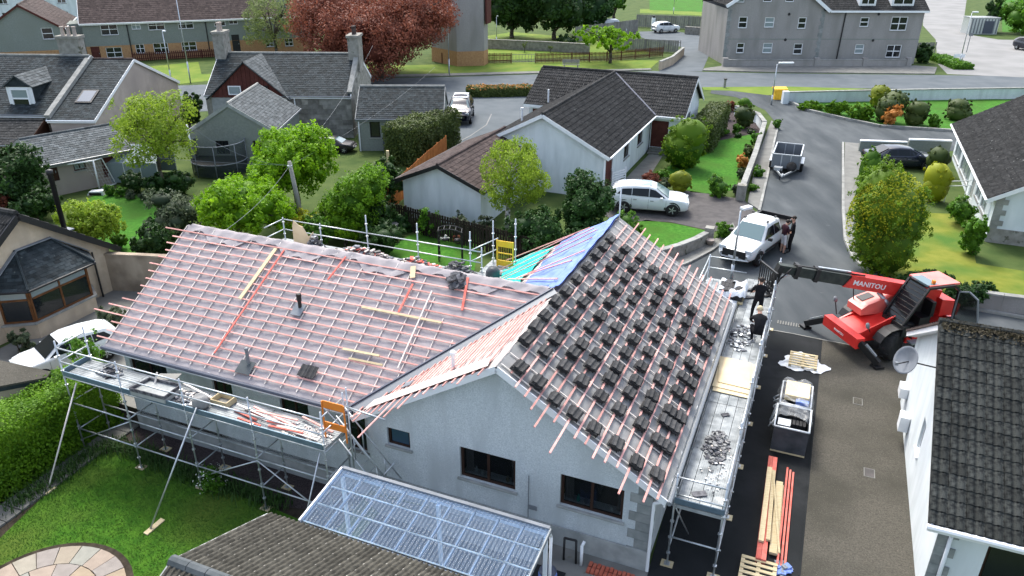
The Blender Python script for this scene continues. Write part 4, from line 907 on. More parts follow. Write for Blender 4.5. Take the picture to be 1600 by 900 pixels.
# stair at the right end
st0, st1 = AB(-.2, 8.55, 2.0), AB(-.15, 7.0, .1)
lad = thing('scaffold_stair', 'steel tube ladder stair with hand rails down from the left scaffold by the gable', 'ladder', AB(-.2, 7.6, 0))
for da in (-.2, .2):
 MB().tube(st0 + EU * da, st1 + EU * da, .028, 6).build('stringer', K['galv'], lad, True)
 MB().tube(st0 + EU * da + EZ * .75, st1 + EU * da + EZ * .75, .02, 6).build('hand_rail', K['galv'], lad, True)
for k in range(9):
 p = st0.lerp(st1, (k + .5) / 9); MB().tube(p - EU * .2, p + EU * .2, .016, 6).build('rung', K['galv'], lad)
for k in (.3, .7): p = st0.lerp(st1, k); MB().tube(p - EU * .2, p - EU * .2 + EZ * .75, .018, 6).build('post', K['galv'], lad, True); MB().tube(p + EU * .2, p + EU * .2 + EZ * .75, .018, 6).build('post', K['galv'], lad, True)
MB().tube(AB(-.5, 7.9, .3), AB(.1, 7.2, 1.3), .02, 6).build('brace', K['galv'], lad, True)
gt = thing('ladder_gate', 'orange panelled ladder gate at the right end of the left scaffold', 'gate', AB(-.5, 8.5, 2.05))
MB().par(AB(-.52, 8.22, 3.0), EV * .62, EU * .025, EZ * .22).build('upper_panel', K['orange'], gt)
MB().par(AB(-.52, 8.24, 2.37), EV * .6, EU * .025, EZ * .2).build('lower_panel', K['orange'], gt)
for b_ in (8.2, 8.86): MB().bar(AB(-.52, b_, 2.06), AB(-.52, b_, 3.2), .035, .035, EU).build('upright', K['orange'], gt)
MB().tube(AB(-.5, 8.2, 2.4), AB(-.5, 8.86, 3.0), .014, 6).build('brace', K['galv'], gt)
pole(sL, 'standard', AB(-.45, 8.12, .05), AB(-.45, 8.12, 3.75)); pole(sL, 'guard_rail', AB(-.5, 8.15, 3.2), AB(-.55, 6.95, 3.15));
# --- right side
bsR = [.65, 2.9, 5.2, 7.5, 9.8, 12.1, 14.3]
sR = thing('scaffold', 'tube scaffold with wide steel deck along the right eave above the dark driveway', 'scaffold', AB(7, -.7, 0))
for a in bsR:
 scaf_std(sR, a, -1.22, .04, 3.05 if a > 1 else 2.9); scaf_std(sR, a, -.1, .04, 1.97 if a > 1 else 2.8)
for a0, a1 in zip(bsR, bsR[1:]):
 for z, n in ((2.71, 'guard_rail'), (2.42, 'guard_rail'), (2.2, 'guard_rail'), (1.93, 'ledger'), (1.0, 'ledger'), (.35, 'ledger')): pole(sR, n, AB(a0, -1.22, z), AB(a1, -1.22, z), .026 if n == 'guard_rail' else .023)
 for z in (1.93, .6): pole(sR, 'ledger', AB(a0, -.1, z), AB(a1, -.1, z))
 for i in range(4):
  bb = -.14 - i * .262; o = MB().par(AB(a0 - .01, bb - .248, 1.965), EU * (a1 - a0 + .02), EV * .248, EZ * .045)
  for q in (.05, .1, .15, .2): o.par(AB(a0 - .01, bb - q - .008, 2.011), EU * (a1 - a0 + .02), EV * .012, EZ * .007)
  o.build('deck_board', K['galv_deck'], sR)
 MB().par(AB(a0 - .02, -1.26, 1.99), EU * (a1 - a0 + .04), EV * .028, EZ * .15).build('toe_board', K['galv_deck'], sR)
for a in bsR:
 for z in (1.9, .9): pole(sR, 'transom', AB(a, -.05, z), AB(a, -1.3, z))
for z in (2.71, 2.21): pole(sR, 'guard_rail', AB(.65, -.05, z), AB(.65, -1.25, z))
MB().par(AB(.6, -.1, 1.98), EU * .03, EV * -1.15, EZ * .15).build('toe_board', K['toe'], sR)
MB().par(AB(.63, -.12, 1.83), EU * .03, EV * -1.1, EZ * .1).build('toe_board', K['galv_deck'], sR)
for a0, a1 in ((2.9, .65), (7.5, 5.2), (12.1, 9.8)): pole(sR, 'brace', AB(a0, -1.24, .2), AB(a1, -1.24, 1.9), .02)
pole(sR, 'brace', AB(1.8, -.4, .1), AB(.65, -.1, 1.9), .02)
# loading bay at the far end
for i in range(5): MB().par(AB(10.9, .05 + i * .252, 1.965), EU * 2.9, EV * .24, EZ * .045).build('deck_board', K['galv_deck'], sR)
for a, b_ in ((10.95, 1.3), (13.75, 1.3)): scaf_std(sR, a, b_, .04, 3.0)
for z in (2.9, 2.45): pole(sR, 'guard_rail', AB(13.8, 1.35, z), AB(13.8, -.1, z)); pole(sR, 'guard_rail', AB(11, 1.32, z), AB(13.8, 1.32, z))
# --- rear
sB = thing('scaffold', 'rear scaffold guard rails and posts standing beyond the left ridge', 'scaffold', AB(9, 13, 0))
for b_ in (17.68, 15.9, 13.73, 11.51, 9.33, 8.87): scaf_std(sB, 9.4, b_, .04, {13.73: 4.25, 11.51: 4.25, 9.33: 4.25, 8.87: 3.7}.get(b_, 3.6))
for b_ in (17.6, 14.6, 11.6, 9.0): scaf_std(sB, 8.66, b_, .04, 2.68)
scaf_std(sB, 10.4, 8.85, .04, 4.4); scaf_std(sB, 10.4, 7.95, .04, 4.6)
for z in (3.52, 3.09, 2.66): pole(sB, 'guard_rail', AB(9.4, 17.7, z), AB(9.4, 13.73, z)); pole(sB, 'guard_rail', AB(9.4, 13.73, z), AB(9.4, 8.87, z));
for z in (3.52, 3.09): pole(sB, 'guard_rail', AB(9.4, 9.3, z), AB(10.9, 8.87, z)); pole(sB, 'guard_rail', AB(9.4, 17.68, z), AB(8.3, 17.72, z))
for i in range(3):
 for b0, b1 in ((17.7, 14.6), (14.6, 11.6), (11.6, 8.5)): MB().par(AB(8.64 + i * .25, b0, 2.66), EU * .24, EV * (b1 - b0 + .02), EZ * .045).build('deck_board', K['galv_deck'], sB)
for i in range(5): MB().par(AB(9.45 + i * .25, 9.0, 2.66), EU * .24, EV * -1.1, EZ * .045).build('deck_board', K['galv_deck'], sB)
# stray standard showing above the far ridge end
# --- things lying on the decks
def on_stack(name, label, cat, p0, p1, wd, th, m_, group=None, up=EZ):
 return tag(MB().bar(p0, p1, wd, th, up).build(name, K[m_], None), label, cat, group)
psh = [((5.75, -.16), (7.68, -.14), (7.72, -1.08), (5.72, -1.22), 'lowest pale plywood sheet of the pile on the right scaffold deck'), ((5.95, -.12), (7.62, -.1), (7.66, -1.14), (5.9, -1.2), 'middle plywood sheet of the pile on the right scaffold deck'), ((6.2, -.24), (7.75, -.06), (7.68, -1.02), (6.15, -1.16), 'topmost plywood sheet of the pile on the right scaffold deck')]
for i, (a, b_, c, d, lab) in enumerate(psh):
 o = MB().prism([AB(*p, 2.03 + i * .026) for p in (a, b_, c, d)], EZ * .022).build('plywood_sheet', K['ply'], None); tag(o, lab, 'plywood', 'plywood sheets on the right deck')
rubble('slate_debris', AB(3.1, -.68, 2.02), EU, EV, 230, .75, .33, .14, .09, 'rubble', 'dark heap of broken slate on the near right deck', seed=2, mats=['rubble', 'rubble', 'felt_dark'])
rubble('tile_fragments', AB(2.3, -.8, 2.02), EU, EV, 90, 1.2, .36, .03, .05, 'rubble', 'pale chips of slate scattered around the dark heap', seed=12, mats=['counter', 'white', 'rubble'])
rubble('slate_debris', AB(9.4, -.55, 2.02), EU, EV, 150, 1.0, .4, .08, .12, 'rubble', 'blue grey slate scraps strewn over the deck at the workers\' feet', seed=3, mats=['lead', 'rubble', 'galv'])
on_stack('slate_piece', 'single large slate flake near the front rail of the right deck', 'slate', AB(1.0, -.45, 2.03), AB(1.16, -.75, 2.05), .18, .015, 'rubble')
on_stack('slate_piece', 'dark slate lying alone on the middle of the near right deck', 'slate', AB(4.6, -.6, 2.03), AB(4.72, -.78, 2.04), .14, .015, 'rubble')
# left deck clutter
rubble('rubble_bag', AB(-.35, 16.7, 2.06), EU, EV, 90, .25, .42, .3, .16, 'rubble', 'grey rubble sack heap at the far left end of the left deck', seed=4, mats=['felt_dark', 'lead', 'rubble'])
tp = thing('tool_tray', 'flat dark box tray with tools hanging over the left deck edge', 'tray', AB(-.75, 14.6, 2.05), 0)
MB().prism([AB(-1.05, 15.1, 2.25), AB(-.4, 15.0, 2.25), AB(-.35, 13.9, 2.25), AB(-1.02, 13.85, 2.25)], EZ * -.14).build('base', K['plinth'], tp)
for p, q in (((-1.05, 15.1), (-1.02, 13.85)), ((-.4, 15.0), (-.35, 13.9)), ((-1.05, 15.1), (-.4, 15.0)), ((-1.02, 13.85), (-.35, 13.9))): MB().bar(AB(*p, 2.3), AB(*q, 2.3), .03, .1).build('side', K['rubble'], tp)
on_stack('plywood_offcut', 'brown board offcut leaning above the tool tray on the left deck', 'board', AB(-.25, 14.9, 2.3), AB(-.1, 14.2, 2.38), .34, .02, 'grey_fence')
on_stack('timber_offcut', 'short white lath standing against the offcut on the left deck', 'lath', AB(-.55, 14.75, 2.1), AB(-.35, 14.72, 2.55), .05, .03, 'counter')
rubble('rubble_heap', AB(-.45, 13.4, 2.06), EU, EV, 120, .33, .7, .12, .13, 'rubble', 'loose slates and scrap between tray and crate on the left deck', seed=5, mats=['rubble', 'lead', 'counter'])
cr = thing('timber_crate', 'small open timber crate on the middle of the left deck', 'crate', AB(-.3, 12.4, 2.06))
for p, q in (((-.5, 12.7), (-.1, 12.7)), ((-.5, 12.15), (-.1, 12.15)), ((-.5, 12.7), (-.5, 12.15)), ((-.1, 12.7), (-.1, 12.15))): MB().bar(AB(*p, 2.16), AB(*q, 2.16), .025, .18).build('side', K['timber'], cr)
MB().par(AB(-.5, 12.15, 2.06), EU * .4, EV * .55, EZ * .02).build('floor', K['grey_fence'], cr)
sk = MB().lathe(AB(-.72, 12.85, 2.06), [(.16, 0), (.24, .1), (.22, .3), (.15, .4), (.12, .38)], 10).build('rubble_sack', K['felt_dark'], None, True); tag(sk, 'pale tied rubble sack beside the post on the left deck', 'sack')
rl = random.Random(9)
BL = ['red batten crossing the left deck nearest the timber crate', 'red batten lying flat beside the crate on the left deck', 'broken red batten at the outer edge of the left deck', 'pink batten aimed at the ladder gate on the left deck', 'long pink batten under the guard rail on the left deck', 'pale pink batten resting on the long one on the left deck', 'short red batten stub in the middle of the left deck', 'red batten leaning on the toe board of the left deck']
bp = [(-.5, 11.9, -.65, 11.0), (-.3, 11.7, -.5, 10.9), (-.8, 11.5, -.85, 10.7), (-.1, 9.9, -.35, 8.75), (-.25, 11.4, -.55, 9.8), (-.4, 11.2, -.3, 9.9), (-.7, 10.6, -.6, 10.1), (-.88, 10.4, -.75, 9.4)]
for i, (a0, b0, a1, b1) in enumerate(bp): on_stack('loose_batten', BL[i], 'batten', AB(a0, b0, 2.1 + .02 * i), AB(a1, b1, 2.1 + .014 * i), .055, .035, 'batten_red' if i in (0, 1, 2, 6, 7) else 'batten', 'loose battens lying on the left deck')
WL = ['long white lath lying full length along the left deck', 'white lath crossing over the red battens on the left deck', 'pale lath beside the toe board near the ladder gate', 'shortest white lath near the ladder gate on the left deck', 'pale lath behind the rubble heap on the left deck']
wp = [(-.35, 11.9, -.7, 9.2), (-.6, 11.3, -.72, 9.3), (-.8, 10.2, -.8, 8.9), (-.62, 9.7, -.72, 9.0), (-.15, 14.0, -.35, 12.8)]
for i, (a0, b0, a1, b1) in enumerate(wp): on_stack('loose_lath', WL[i], 'lath', AB(a0, b0, 2.2 + .012 * i), AB(a1, b1, 2.1 + .02 * i), .06, .025, 'counter', 'pale laths lying on the left deck')
rubble('plaster_dust_heap', AB(-.55, 9.5, 2.06), EU, EV, 160, .3, .9, .05, .06, 'rubble', 'white mortar crumbs at the right end of the left deck', seed=6, mats=['white', 'counter', 'felt_pale'])
# rear deck clutter
rubble('rubble_heap', AB(8.95, 15.9, 2.72), EU, EV, 150, .25, .4, .62, .2, 'rubble', 'grey heap of wrapped scrap beside the torn plywood at the rear', seed=7, mats=['lead', 'rubble', 'galv'])
rubble('rubble_heap', AB(8.95, 13.6, 2.72), EU, EV, 300, .28, 1.6, .5, .19, 'rubble', 'low mixed heap of slates, laths and pipe on the rear deck', seed=8, mats=['rubble', 'lead', 'batten_red', 'counter', 'felt_pale', 'black'])
rubble('rubble_heap', AB(8.95, 11.3, 2.72), EU, EV, 210, .28, 1.2, .42, .18, 'rubble', 'thin scatter of broken slate right of centre on the rear deck', seed=9, mats=['rubble', 'lead', 'batten_red', 'counter'])
rubble('rubble_heap', AB(8.9, 9.6, 2.72), EU, EV, 320, .35, .7, .62, .19, 'rubble', 'tall dark heap of old slates at the right end of the rear deck', seed=10, mats=['rubble', 'rubble', 'felt_dark'])
sk = MB().lathe(AB(9.0, 8.25, 2.7), [(.2, 0), (.26, .1), (.25, .35), (.16, .48)], 10).build('rubble_sack', K['bluegrey'], None, True); tag(sk, 'dark blue rubble sack beside the turquoise sheet on the rear deck', 'sack')
rubble('rubble_heap', AB(9.3, 8.3, 2.7), EU, EV, 120, .45, .35, .25, .15, 'rubble', 'pale rubble around the dark blue sack on the rear deck', seed=13, mats=['felt_dark', 'white', 'lead'])
tb = MB().prism([AB(9.0, 16.95, 2.75), AB(9.0, 16.93, 3.45), AB(9.0, 16.85, 3.72), AB(9.0, 16.62, 3.55), AB(9.0, 16.43, 3.5), AB(9.0, 16.2, 3.12), AB(9.0, 15.95, 3.38), AB(9.0, 15.98, 2.75)], EU * .02 + EZ * .01).build('torn_plywood', K['ply'], None); tag(tb, 'tall torn sheet of plywood standing on the rear scaffold', 'plywood')
sg = thing('stillage_gate', 'yellow mesh gate panel standing on the rear scaffold deck', 'gate', AB(9.9, 8.25, 2.7), 0)
for p, q in (((8.6, 3.0 - .3), (8.6, 3.75)), ((7.97, 2.7), (7.97, 3.75))): MB().bar(AB(10.2, p[0], p[1]), AB(10.2, q[0], q[1]), .05, .05, EU).build('upright', K['yellow'], sg)
for z, h in ((3.62, .24), (2.85, .22)): MB().par(AB(10.19, 8.62, z - h / 2), EV * -.67, EU * .03, EZ * h).build('rail', K['yellow'], sg)
mb = MB()
for k in range(9): mb.bar(AB(10.2, 8.56 - k * .07, 2.95), AB(10.2, 8.56 - k * .07, 3.5), .008, .008, EU)
mb.build('mesh_infill', K['yellow'], sg)
MB().bar(AB(10.2, 8.6, 3.25), AB(10.2, 7.98, 3.25), .03, .04).build('rail', K['yellow'], sg)
# wrapped tile pallet on the loading bay
wp_ = thing('tile_pack', 'shrink wrapped pack of dark tiles on the loading bay at the far right eave', 'pallet', AB(12.4, .35, 2.01))
rw = random.Random(3)
for i in range(6):
 for j in range(3): MB().par(AB(11.9 + j * .34, -.2 + i * .14, 2.12), EU * .32, EV * .13, EZ * .36).build('tile', K['tile_new'], wp_)
for k in range(4): MB().par(AB(11.85 + k * .33, -.25, 2.02), EU * .1, EV * .95, EZ * .09).build('bearer', K['timber'], wp_)
def wrapf(u_, v_):
 x = 11.82 + 1.12 * u_; y = -.3 + 1.05 * v_; e = min(u_, 1 - u_, v_, 1 - v_)
 z = 2.5 + .05 * math.sin(u_ * 9 + v_ * 5) + .04 * math.sin(v_ * 17) - (.3 if e < .08 else 0) * rw.uniform(.5, 1)
 return AB(x + rw.uniform(-.015, .015), y, z)
o = MB().grid(wrapf, 12, 12);
keep = [i for i, f in enumerate(o.f) if not (40 < i < 110 and i % 12 > 4)]
o.f = [o.f[i] for i in keep]; o.mi = [0] * len(o.f); o.build('shrink_wrap', K['wrap'], wp_, True)
def sheet2(u_, v_): return AB(10.5 + 1.4 * u_, -.05 + .9 * v_, 2.1 + .14 * math.sin(u_ * 6 + v_ * 9) * (1 - u_) + .35 * u_ * v_ + .03 * math.sin(u_ * 21 + v_ * 13))
o = MB().grid(sheet2, 16, 12).build('plastic_sheet', K['wrap'], None, True); tag(o, 'crumpled white plastic sheet spilling off the tile pack onto the roof edge', 'plastic sheet')
# ================================================================ LEAN-TO AND OUTBUILDING
lt = thing('lean_to', 'lean-to with clear corrugated plastic roof in front of the gable', 'lean-to', AB(-2.6, 4.7, 0))
LA0, LA1, LZ0, LZ1, LB0, LB1 = -3.5, -1.85, 2.22, 2.42, 7.42, 2.14
def LP(t_, b_, dz=0): return AB(LA0 + (LA1 - LA0) * t_, b_, LZ0 + (LZ1 - LZ0) * t_ + dz)
NBAY = 9
for k in range(NBAY + 1):
 b_ = LB0 + (LB1 - LB0) * k / NBAY
 MB().bar(LP(-.02, b_, -.06), LP(1.0, b_, -.06), .045, .08).build('rafter', K['lead'], lt)
for t_ in (.02, .35, .68, .98): MB().bar(LP(t_, LB0 + .05, -.012), LP(t_, LB1 - .05, -.012), .04, .025).build('purlin', K['galv_deck'], lt)
for k in range(NBAY):
 for r_ in range(3):
  ba = LB0 + (LB1 - LB0) * (k + .004) / NBAY; bb = LB0 + (LB1 - LB0) * (k + .996) / NBAY; t0, t1 = r_ / 3 + .01, (r_ + 1) / 3 - .004
  mb = MB().grid(lambda u_, v_: LP(t0 + (t1 - t0) * v_, ba + (bb - ba) * u_, .03 + .017 * math.sin(u_ * math.pi * 2 * 6) + .004 * r_), 56, 1)
  mb.build('roof_pane', K['poly'], lt, True)
MB().bar(LP(1.02, LB0, .05), LP(1.02, LB1, .05), .09, .04).build('ridge_cap', K['lead'], lt)
MB().bar(LP(1.0, LB0, -.09), LP(1.0, LB1, -.09), .05, .12).build('beam', K['white'], lt); MB().bar(LP(0.0, LB0, -.12), LP(0.0, LB1, -.12), .05, .12).build('beam', K['white'], lt)
MB().bar(LP(-.02, LB1 - .02, .02), LP(1.02, LB1 - .02, .02), .03, .07).build('edge_trim', K['galv_deck'], lt); MB().bar(LP(-.02, LB0 + .02, .02), LP(1.02, LB0 + .02, .02), .04, .1).build('edge_trim', K['white'], lt)
for b_ in (LB0 - .05, 4.8, LB1 + .05): MB().bar(LP(.95, b_, -.1), AB(LA1 - .08, b_, 0), .08, .08, EU).build('post', K['white'], lt)
MB().bar(LP(.3, LB1 + .05, -.1), AB(LA0 + .5, LB1 + .05, 0), .07, .07, EU).build('post', K['white'], lt)
mb = MB().path([LP(1.04, LB1 + .1, 0), AB(-1.72, LB1 + .0, 2.15), AB(-1.72, LB1, .1)], .035, 7); mb.build('downpipe', K['upvc'], lt, True)
# benches and pots half seen under it
for i, (a, b_, lab) in enumerate(((-2.6, 5.6, 'long slatted bench seen dimly under the left of the clear roof'), (-2.7, 3.4, 'long slatted bench seen dimly under the right of the clear roof'))):
 bt = thing('work_bench', lab, 'bench', AB(a, b_, 0))
 for q in range(4): MB().par(AB(a - .3 + q * .15, b_ + .8, .75), EU * .13, EV * -1.6, EZ * .03).build('slat', K['grey_fence'], bt)
 for q in (-.72, .72): MB().par(AB(a - .28, b_ + q - .03, 0), EU * .56, EV * .06, EZ * .75).build('leg', K['grey_fence'], bt)
# outbuilding with ribbed concrete tiles: every tile that shows is an object
ob = thing('outbuilding', 'low outbuilding with a lichened ribbed tile roof at the bottom edge', 'outbuilding', AB(-6.2, 5, 0))
mb = MB(); OB0, OB1 = 8.05, 1.4
wall(mb, AB(-3.85, OB0), -EV, EU, OB0 - OB1, [(0, 2.12), (OB0 - OB1, 2.12)]); wall(mb, AB(-8.55, OB0), -EV, -EU, OB0 - OB1, [(0, 2.12), (OB0 - OB1, 2.12)])
wall(mb, AB(-8.55, OB0), EU, EV, 4.7, [(0, 2.12), (2.35, 3.08), (4.7, 2.12)]); wall(mb, AB(-8.55, OB1), EU, -EV, 4.7, [(0, 2.12), (2.35, 3.08), (4.7, 2.12)]); mb.build('wall', K['harl_blue'], ob)
def rib_tile(wd, ln, ribs=3, h=.03, m_='tile_moss'):
 mb = MB(); pr = []
 for i in range(ribs):
  f = i / ribs; q = 1 / ribs; pr += [(f, 0), (f + q * .3, 1), (f + q * .6, 1), (f + q * .78, 0)]
 pr.append((1, 0)); k = len(mb.v)
 for fx, fz in pr: x = (fx - .5) * wd; mb.v += [(x, -ln / 2, fz * h), (x, -ln / 2, fz * h + .03), (x, ln / 2, fz * h + .012)]
 for i in range(len(pr) - 1): q = k + i * 3; mb.f += [(q, q + 3, q + 4, q + 1), (q + 1, q + 4, q + 5, q + 2)]; mb.mi += [0, 0]
 mb.f += [(k, k + 1, k + 2)]; mb.mi.append(0)
 me = mb.mesh('tile'); me.materials.append(K[m_]); return me
RT = rib_tile(.365, .36)
for sgn in (1, -1):
 P0, P1 = AB(-6.2 + sgn * 2.6, OB0 + .2, 2.2), AB(-6.2 + sgn * 2.6, OB1, 2.2); P3, P2 = AB(-6.2, OB0 + .2, 3.22), AB(-6.2, OB1, 3.22)
 PL = plane(P0, P1, P2, P3); o = MB().prism([P0, P1, P2, P3], PL[3] * -.05).build('roof', K['black'], ob)
 nx = int((OB0 + .2 - OB1) / .37); ny = 9; ro = random.Random(2)
 for j in range(ny):
  for i in range(nx):
   if sgn < 0 and (i > 4): continue
   inst('tile', RT, o, basis(onp(PL, .185 + i * .37 + ro.uniform(-.006, .006), .15 + j * .305 + ro.uniform(-.008, .008), .012 + ro.uniform(0, .006)), PL[1] if PL[1].cross(PL[2]).dot(PL[3]) > 0 else -PL[1], PL[2], PL[3]))
 if sgn < 0:
  tiles_mesh(PL[0], PL[1], PL[2], PL[3], PL[4], lambda s: 1.85, lambda s: OB0 + .2 - OB1, .305, .37, 'roll').build('roof_tiles', K['tile_moss'], o, kind='stuff')
for i in range(15):
 b_ = OB0 + .22 - i * .45; MB().tube(AB(-6.2, b_, 3.2), AB(-6.2, b_ - .435, 3.2), .13, 9).build('ridge_tile', K['slate_light'], ob)
MB().bar(AB(-6.2, OB0 + .22, 3.17), AB(-3.6, OB0 + .22, 2.16), .04, .12).build('verge_board', K['plinth'], ob); MB().bar(AB(-6.2, OB0 + .22, 3.17), AB(-8.8, OB0 + .22, 2.16), .04, .12).build('verge_board', K['plinth'], ob)
# things in the yard by the gable
wb = thing('water_butt', 'blue water drum standing by the lean-to post', 'drum', AB(-1.25, 2.35, 0)); p = AB(-1.25, 2.35, 0)
MB().lathe(p, [(.2, 0), (.22, .1), (.22, .25), (.235, .27), (.22, .29), (.22, .55), (.2, .6)], 14).build('body', K['blue_tarp'], wb, True); MB().lathe(p, [(.21, .6), (.21, .63), (.15, .65)], 14).build('lid', K['gutter_dark'], wb, True)
hr = thing('hose_reel', 'coiled dark garden hose hung by the plinth near the lean-to', 'hose', AB(-.3, 2.75, .5))
for k in range(6):
 mb = MB(); pts = [AB(-.25 - k * .025, 2.75 + math.cos(q * math.pi / 8) * .17, .42 + math.sin(q * math.pi / 8) * .17) for q in range(17)]; mb.path(pts, .018, 5); mb.build('coil', K['black'], hr, True)
gp = MB().path([AB(-.2, 1.85, 0), AB(-.2, 1.85, .62), AB(-.1, 1.82, .7)], .04, 7).build('waste_pipe', K['upvc'], None, True); tag(gp, 'short white waste pipe standing against the gable plinth', 'pipe')
mb = MB(); mb.path([AB(-.2, 2.3, 0), AB(-.2, 2.3, .72), AB(-.2, 2.0, .74), AB(-.2, 1.98, 0)], .03, 6); tag(mb.build('pipework', K['black'], None, True), 'black pipe hoop on the plinth beside the white waste pipe', 'pipe')
bk = thing('brick_row', 'row of old red bricks laid along the foot of the gable', 'bricks', AB(-.15, 1.1, 0))
for i in range(11):
 for j in range(2):
  o = random.Random(i * 3 + j); MB().box(AB(-.14 - j * .17 + o.uniform(-.02, .02), 1.62 - i * .105, .04), .16, .085, .075, EU, EV).build('brick', K['brick_red'], bk)
# ================================================================ MATERIALS STORED ON THE DRIVEWAY
def pallet(name, label, P, X, wd=1.0, ln=1.0, z=.0, group='wooden pallets on the driveway'):
 X = V(X).normalized(); Y = EZ.cross(X); r = thing(name, label, 'pallet', P, 0, group); P = V(P)
 for i in range(3): MB().par(P - X * wd / 2 + Y * (-ln / 2 + i * (ln - .09) / 2) + EZ * (z), X * wd, Y * .09, EZ * .1).build('bearer', K['timber'], r)
 for i in range(6): MB().par(P - Y * ln / 2 + X * (-wd / 2 + i * (wd - .09) / 5) + EZ * (z + .102), X * .09, Y * ln, EZ * .02).build('slat', K['timber'], r)
 return r
pallet('pallet', 'empty wooden pallet lying on a torn white plastic sheet', AB(12.1, -2.6), EU, 1.0, .95, .05)
pr_ = random.Random(8)
def crum(u_, v_):
 a = u_ * 2 * math.pi; r = v_; rad = (.78 + .13 * math.sin(a * 3 + 1) + .08 * math.sin(a * 7)) * (.25 + .75 * r)
 return AB(12.05 + math.cos(a) * rad * .85, -2.62 + math.sin(a) * rad, .022 + .1 * r * (1 - r) * (1.4 + math.sin(a * 9)) + .05 * abs(math.sin(a * 13 + r * 9)) * r)
tag(MB().grid(crum, 48, 6).build('plastic_sheet', K['wrap'], None, True), 'torn white plastic sheet spread under the empty pallet', 'plastic sheet')
pallet('pallet', 'wooden pallet at the bottom edge beside the red timber', AB(1.1, -2.2), EU, .95, .85, .02)
cr2 = thing('tile_crate', 'wrapped crate with plywood and cardboard on top beside the scaffold', 'crate', AB(8.3, -2.5, 0))
def crate(r, a0, a1, b0, b1, h, m_, rim):
 MB().par(AB(a0, b0, .1), EU * .03, EV * (b1 - b0), EZ * h).build('panel', K[m_], r); MB().par(AB(a1 - .03, b0, .1), EU * .03, EV * (b1 - b0), EZ * h).build('panel', K[m_], r)
 MB().par(AB(a0 + .032, b0, .1), EU * (a1 - a0 - .064), EV * -.03, EZ * h).build('panel', K[m_], r); MB().par(AB(a0 + .032, b1, .1), EU * (a1 - a0 - .064), EV * .03, EZ * h).build('panel', K[m_], r)
 MB().par(AB(a0, b1, .08), EU * (a1 - a0), EV * (b0 - b1), EZ * .02).build('floor', K[m_], r)
 for p, q in (((a0, b0), (a1, b0)), ((a1, b0), (a1, b1)), ((a1, b1), (a0, b1)), ((a0, b1), (a0, b0))): MB().tube(AB(*p, .1 + h), AB(*q, .1 + h), .03, 6).build('rim', K[rim], r, True)
 for i in range(3): MB().par(AB(a0 + i * (a1 - a0 - .1) / 2, b0, 0), EU * .1, EV * (b1 - b0), EZ * .08).build('bearer', K['timber'], r)
crate(cr2, 7.75, 9.1, -2.05, -2.95, .78, 'bluegrey', 'wrap')
for i in range(4): MB().par(AB(7.95 + .012 * i, -2.15, .9 + i * .045), EU * (.95 - .02 * i), EV * -.72, EZ * .04).build('board', K['ply'], cr2)
MB().par(AB(7.8, -2.5, .88), EU * .3, EV * -.38, EZ * .12).build('carton', K['blue_tarp'], cr2)
cr1 = thing('tile_crate', 'open blue grey crate of new tiles with white wrap rim nearest the red timber', 'crate', AB(6.95, -2.5, 0)); crate(cr1, 6.35, 7.6, -2.0, -2.98, .82, 'bluegrey', 'wrap')
for i in range(5):
 for j in range(2): MB().par(AB(6.95 + j * .3, -2.4 - i * .1, .35 + .08 * j), EU * .28, EV * -.08, EZ * .36).build('tile', K['tile_new'], cr1)
MB().par(AB(6.7, -2.08, .75), EU * .36, EV * -.36, EZ * .03).build('wrapped_sheet', K['wrap'], cr1)
mb = MB(); rr = random.Random(6)
for k in range(7): mb.path([AB(7.0 + k * .25, -2.0, .3 + rr.random() * .5), AB(7.05 + k * .25, -1.86 + rr.uniform(-.1, .05), .2 + rr.random() * .4), AB(7.2 + k * .22, -1.98, .5 + rr.random() * .4)], .02, 5)
mb.build('loose_wrap', K['wrap'], cr1, True)
def film(r, a0, a1, b0, b1, z, sd, drop):
 q_ = random.Random(sd); ph = [q_.uniform(0, 6) for _ in range(4)]
 def fn(u_, v_):
  e = max(0, abs(v_ - .5) - .36) / .14; zz = z + .05 * math.sin(u_ * 8 + ph[0] + v_ * 5) + .03 * math.sin(v_ * 15 + ph[1]) + .02 * math.sin(u_ * 23 + v_ * 17 + ph[2]) - drop * e
  return AB(a0 + (a1 - a0) * u_ + .02 * math.sin(v_ * 19 + ph[3]), b0 + (b1 - b0) * v_ + .03 * math.sin(u_ * 17 + ph[1]), zz)
 MB().grid(fn, 24, 24).build('shrink_wrap', K['film'], r, True)
film(cr2, 7.7, 9.12, -1.95, -3.05, 1.06, 1, .55); film(cr1, 6.9, 7.66, -1.94, -3.04, .99, 2, .3)
def plank(label, a0, b0, a1, b1, z, wd, th, m_, cat='timber', group='timbers stacked on the driveway'):
 tag(MB().bar(AB(a0, b0, z + th / 2), AB(a1, b1, z + th / 2), wd, th).build('timber_length', K[m_], None), label, cat, group)
for i in range(2):
 for j in range(2): plank('%s red treated timber, %s of the pair under the yellow boards' % (('left', 'right')[i], ('lower', 'upper')[j]), 5.85 - j * .02, -2.06 - i * .125, 1.5 + j * .03, -2.06 - i * .125 - .1, .03 + j * .085, .118, .08, 'batten_red')
ny = ['leftmost yellow board on top of the red pair', 'yellow board just left of the crossing lath', 'wide yellow board between the red pair and loose red battens', 'upper wide yellow board beside the loose red battens']
for i, (a0, b0, a1, b1, wd, z) in enumerate(((5.2, -2.08, 2.1, -2.16, .13, .205), (5.1, -2.2, 2.2, -2.32, .1, .205), (4.75, -2.42, 1.95, -2.5, .2, .03), (4.8, -2.4, 1.9, -2.48, .18, .095))): plank(ny[i], a0, b0, a1, b1, z, wd, .06, 'timber')
plank('thin yellow lath lying askew across the yellow boards', 4.9, -2.2, 1.8, -2.62, .27, .05, .03, 'timber')
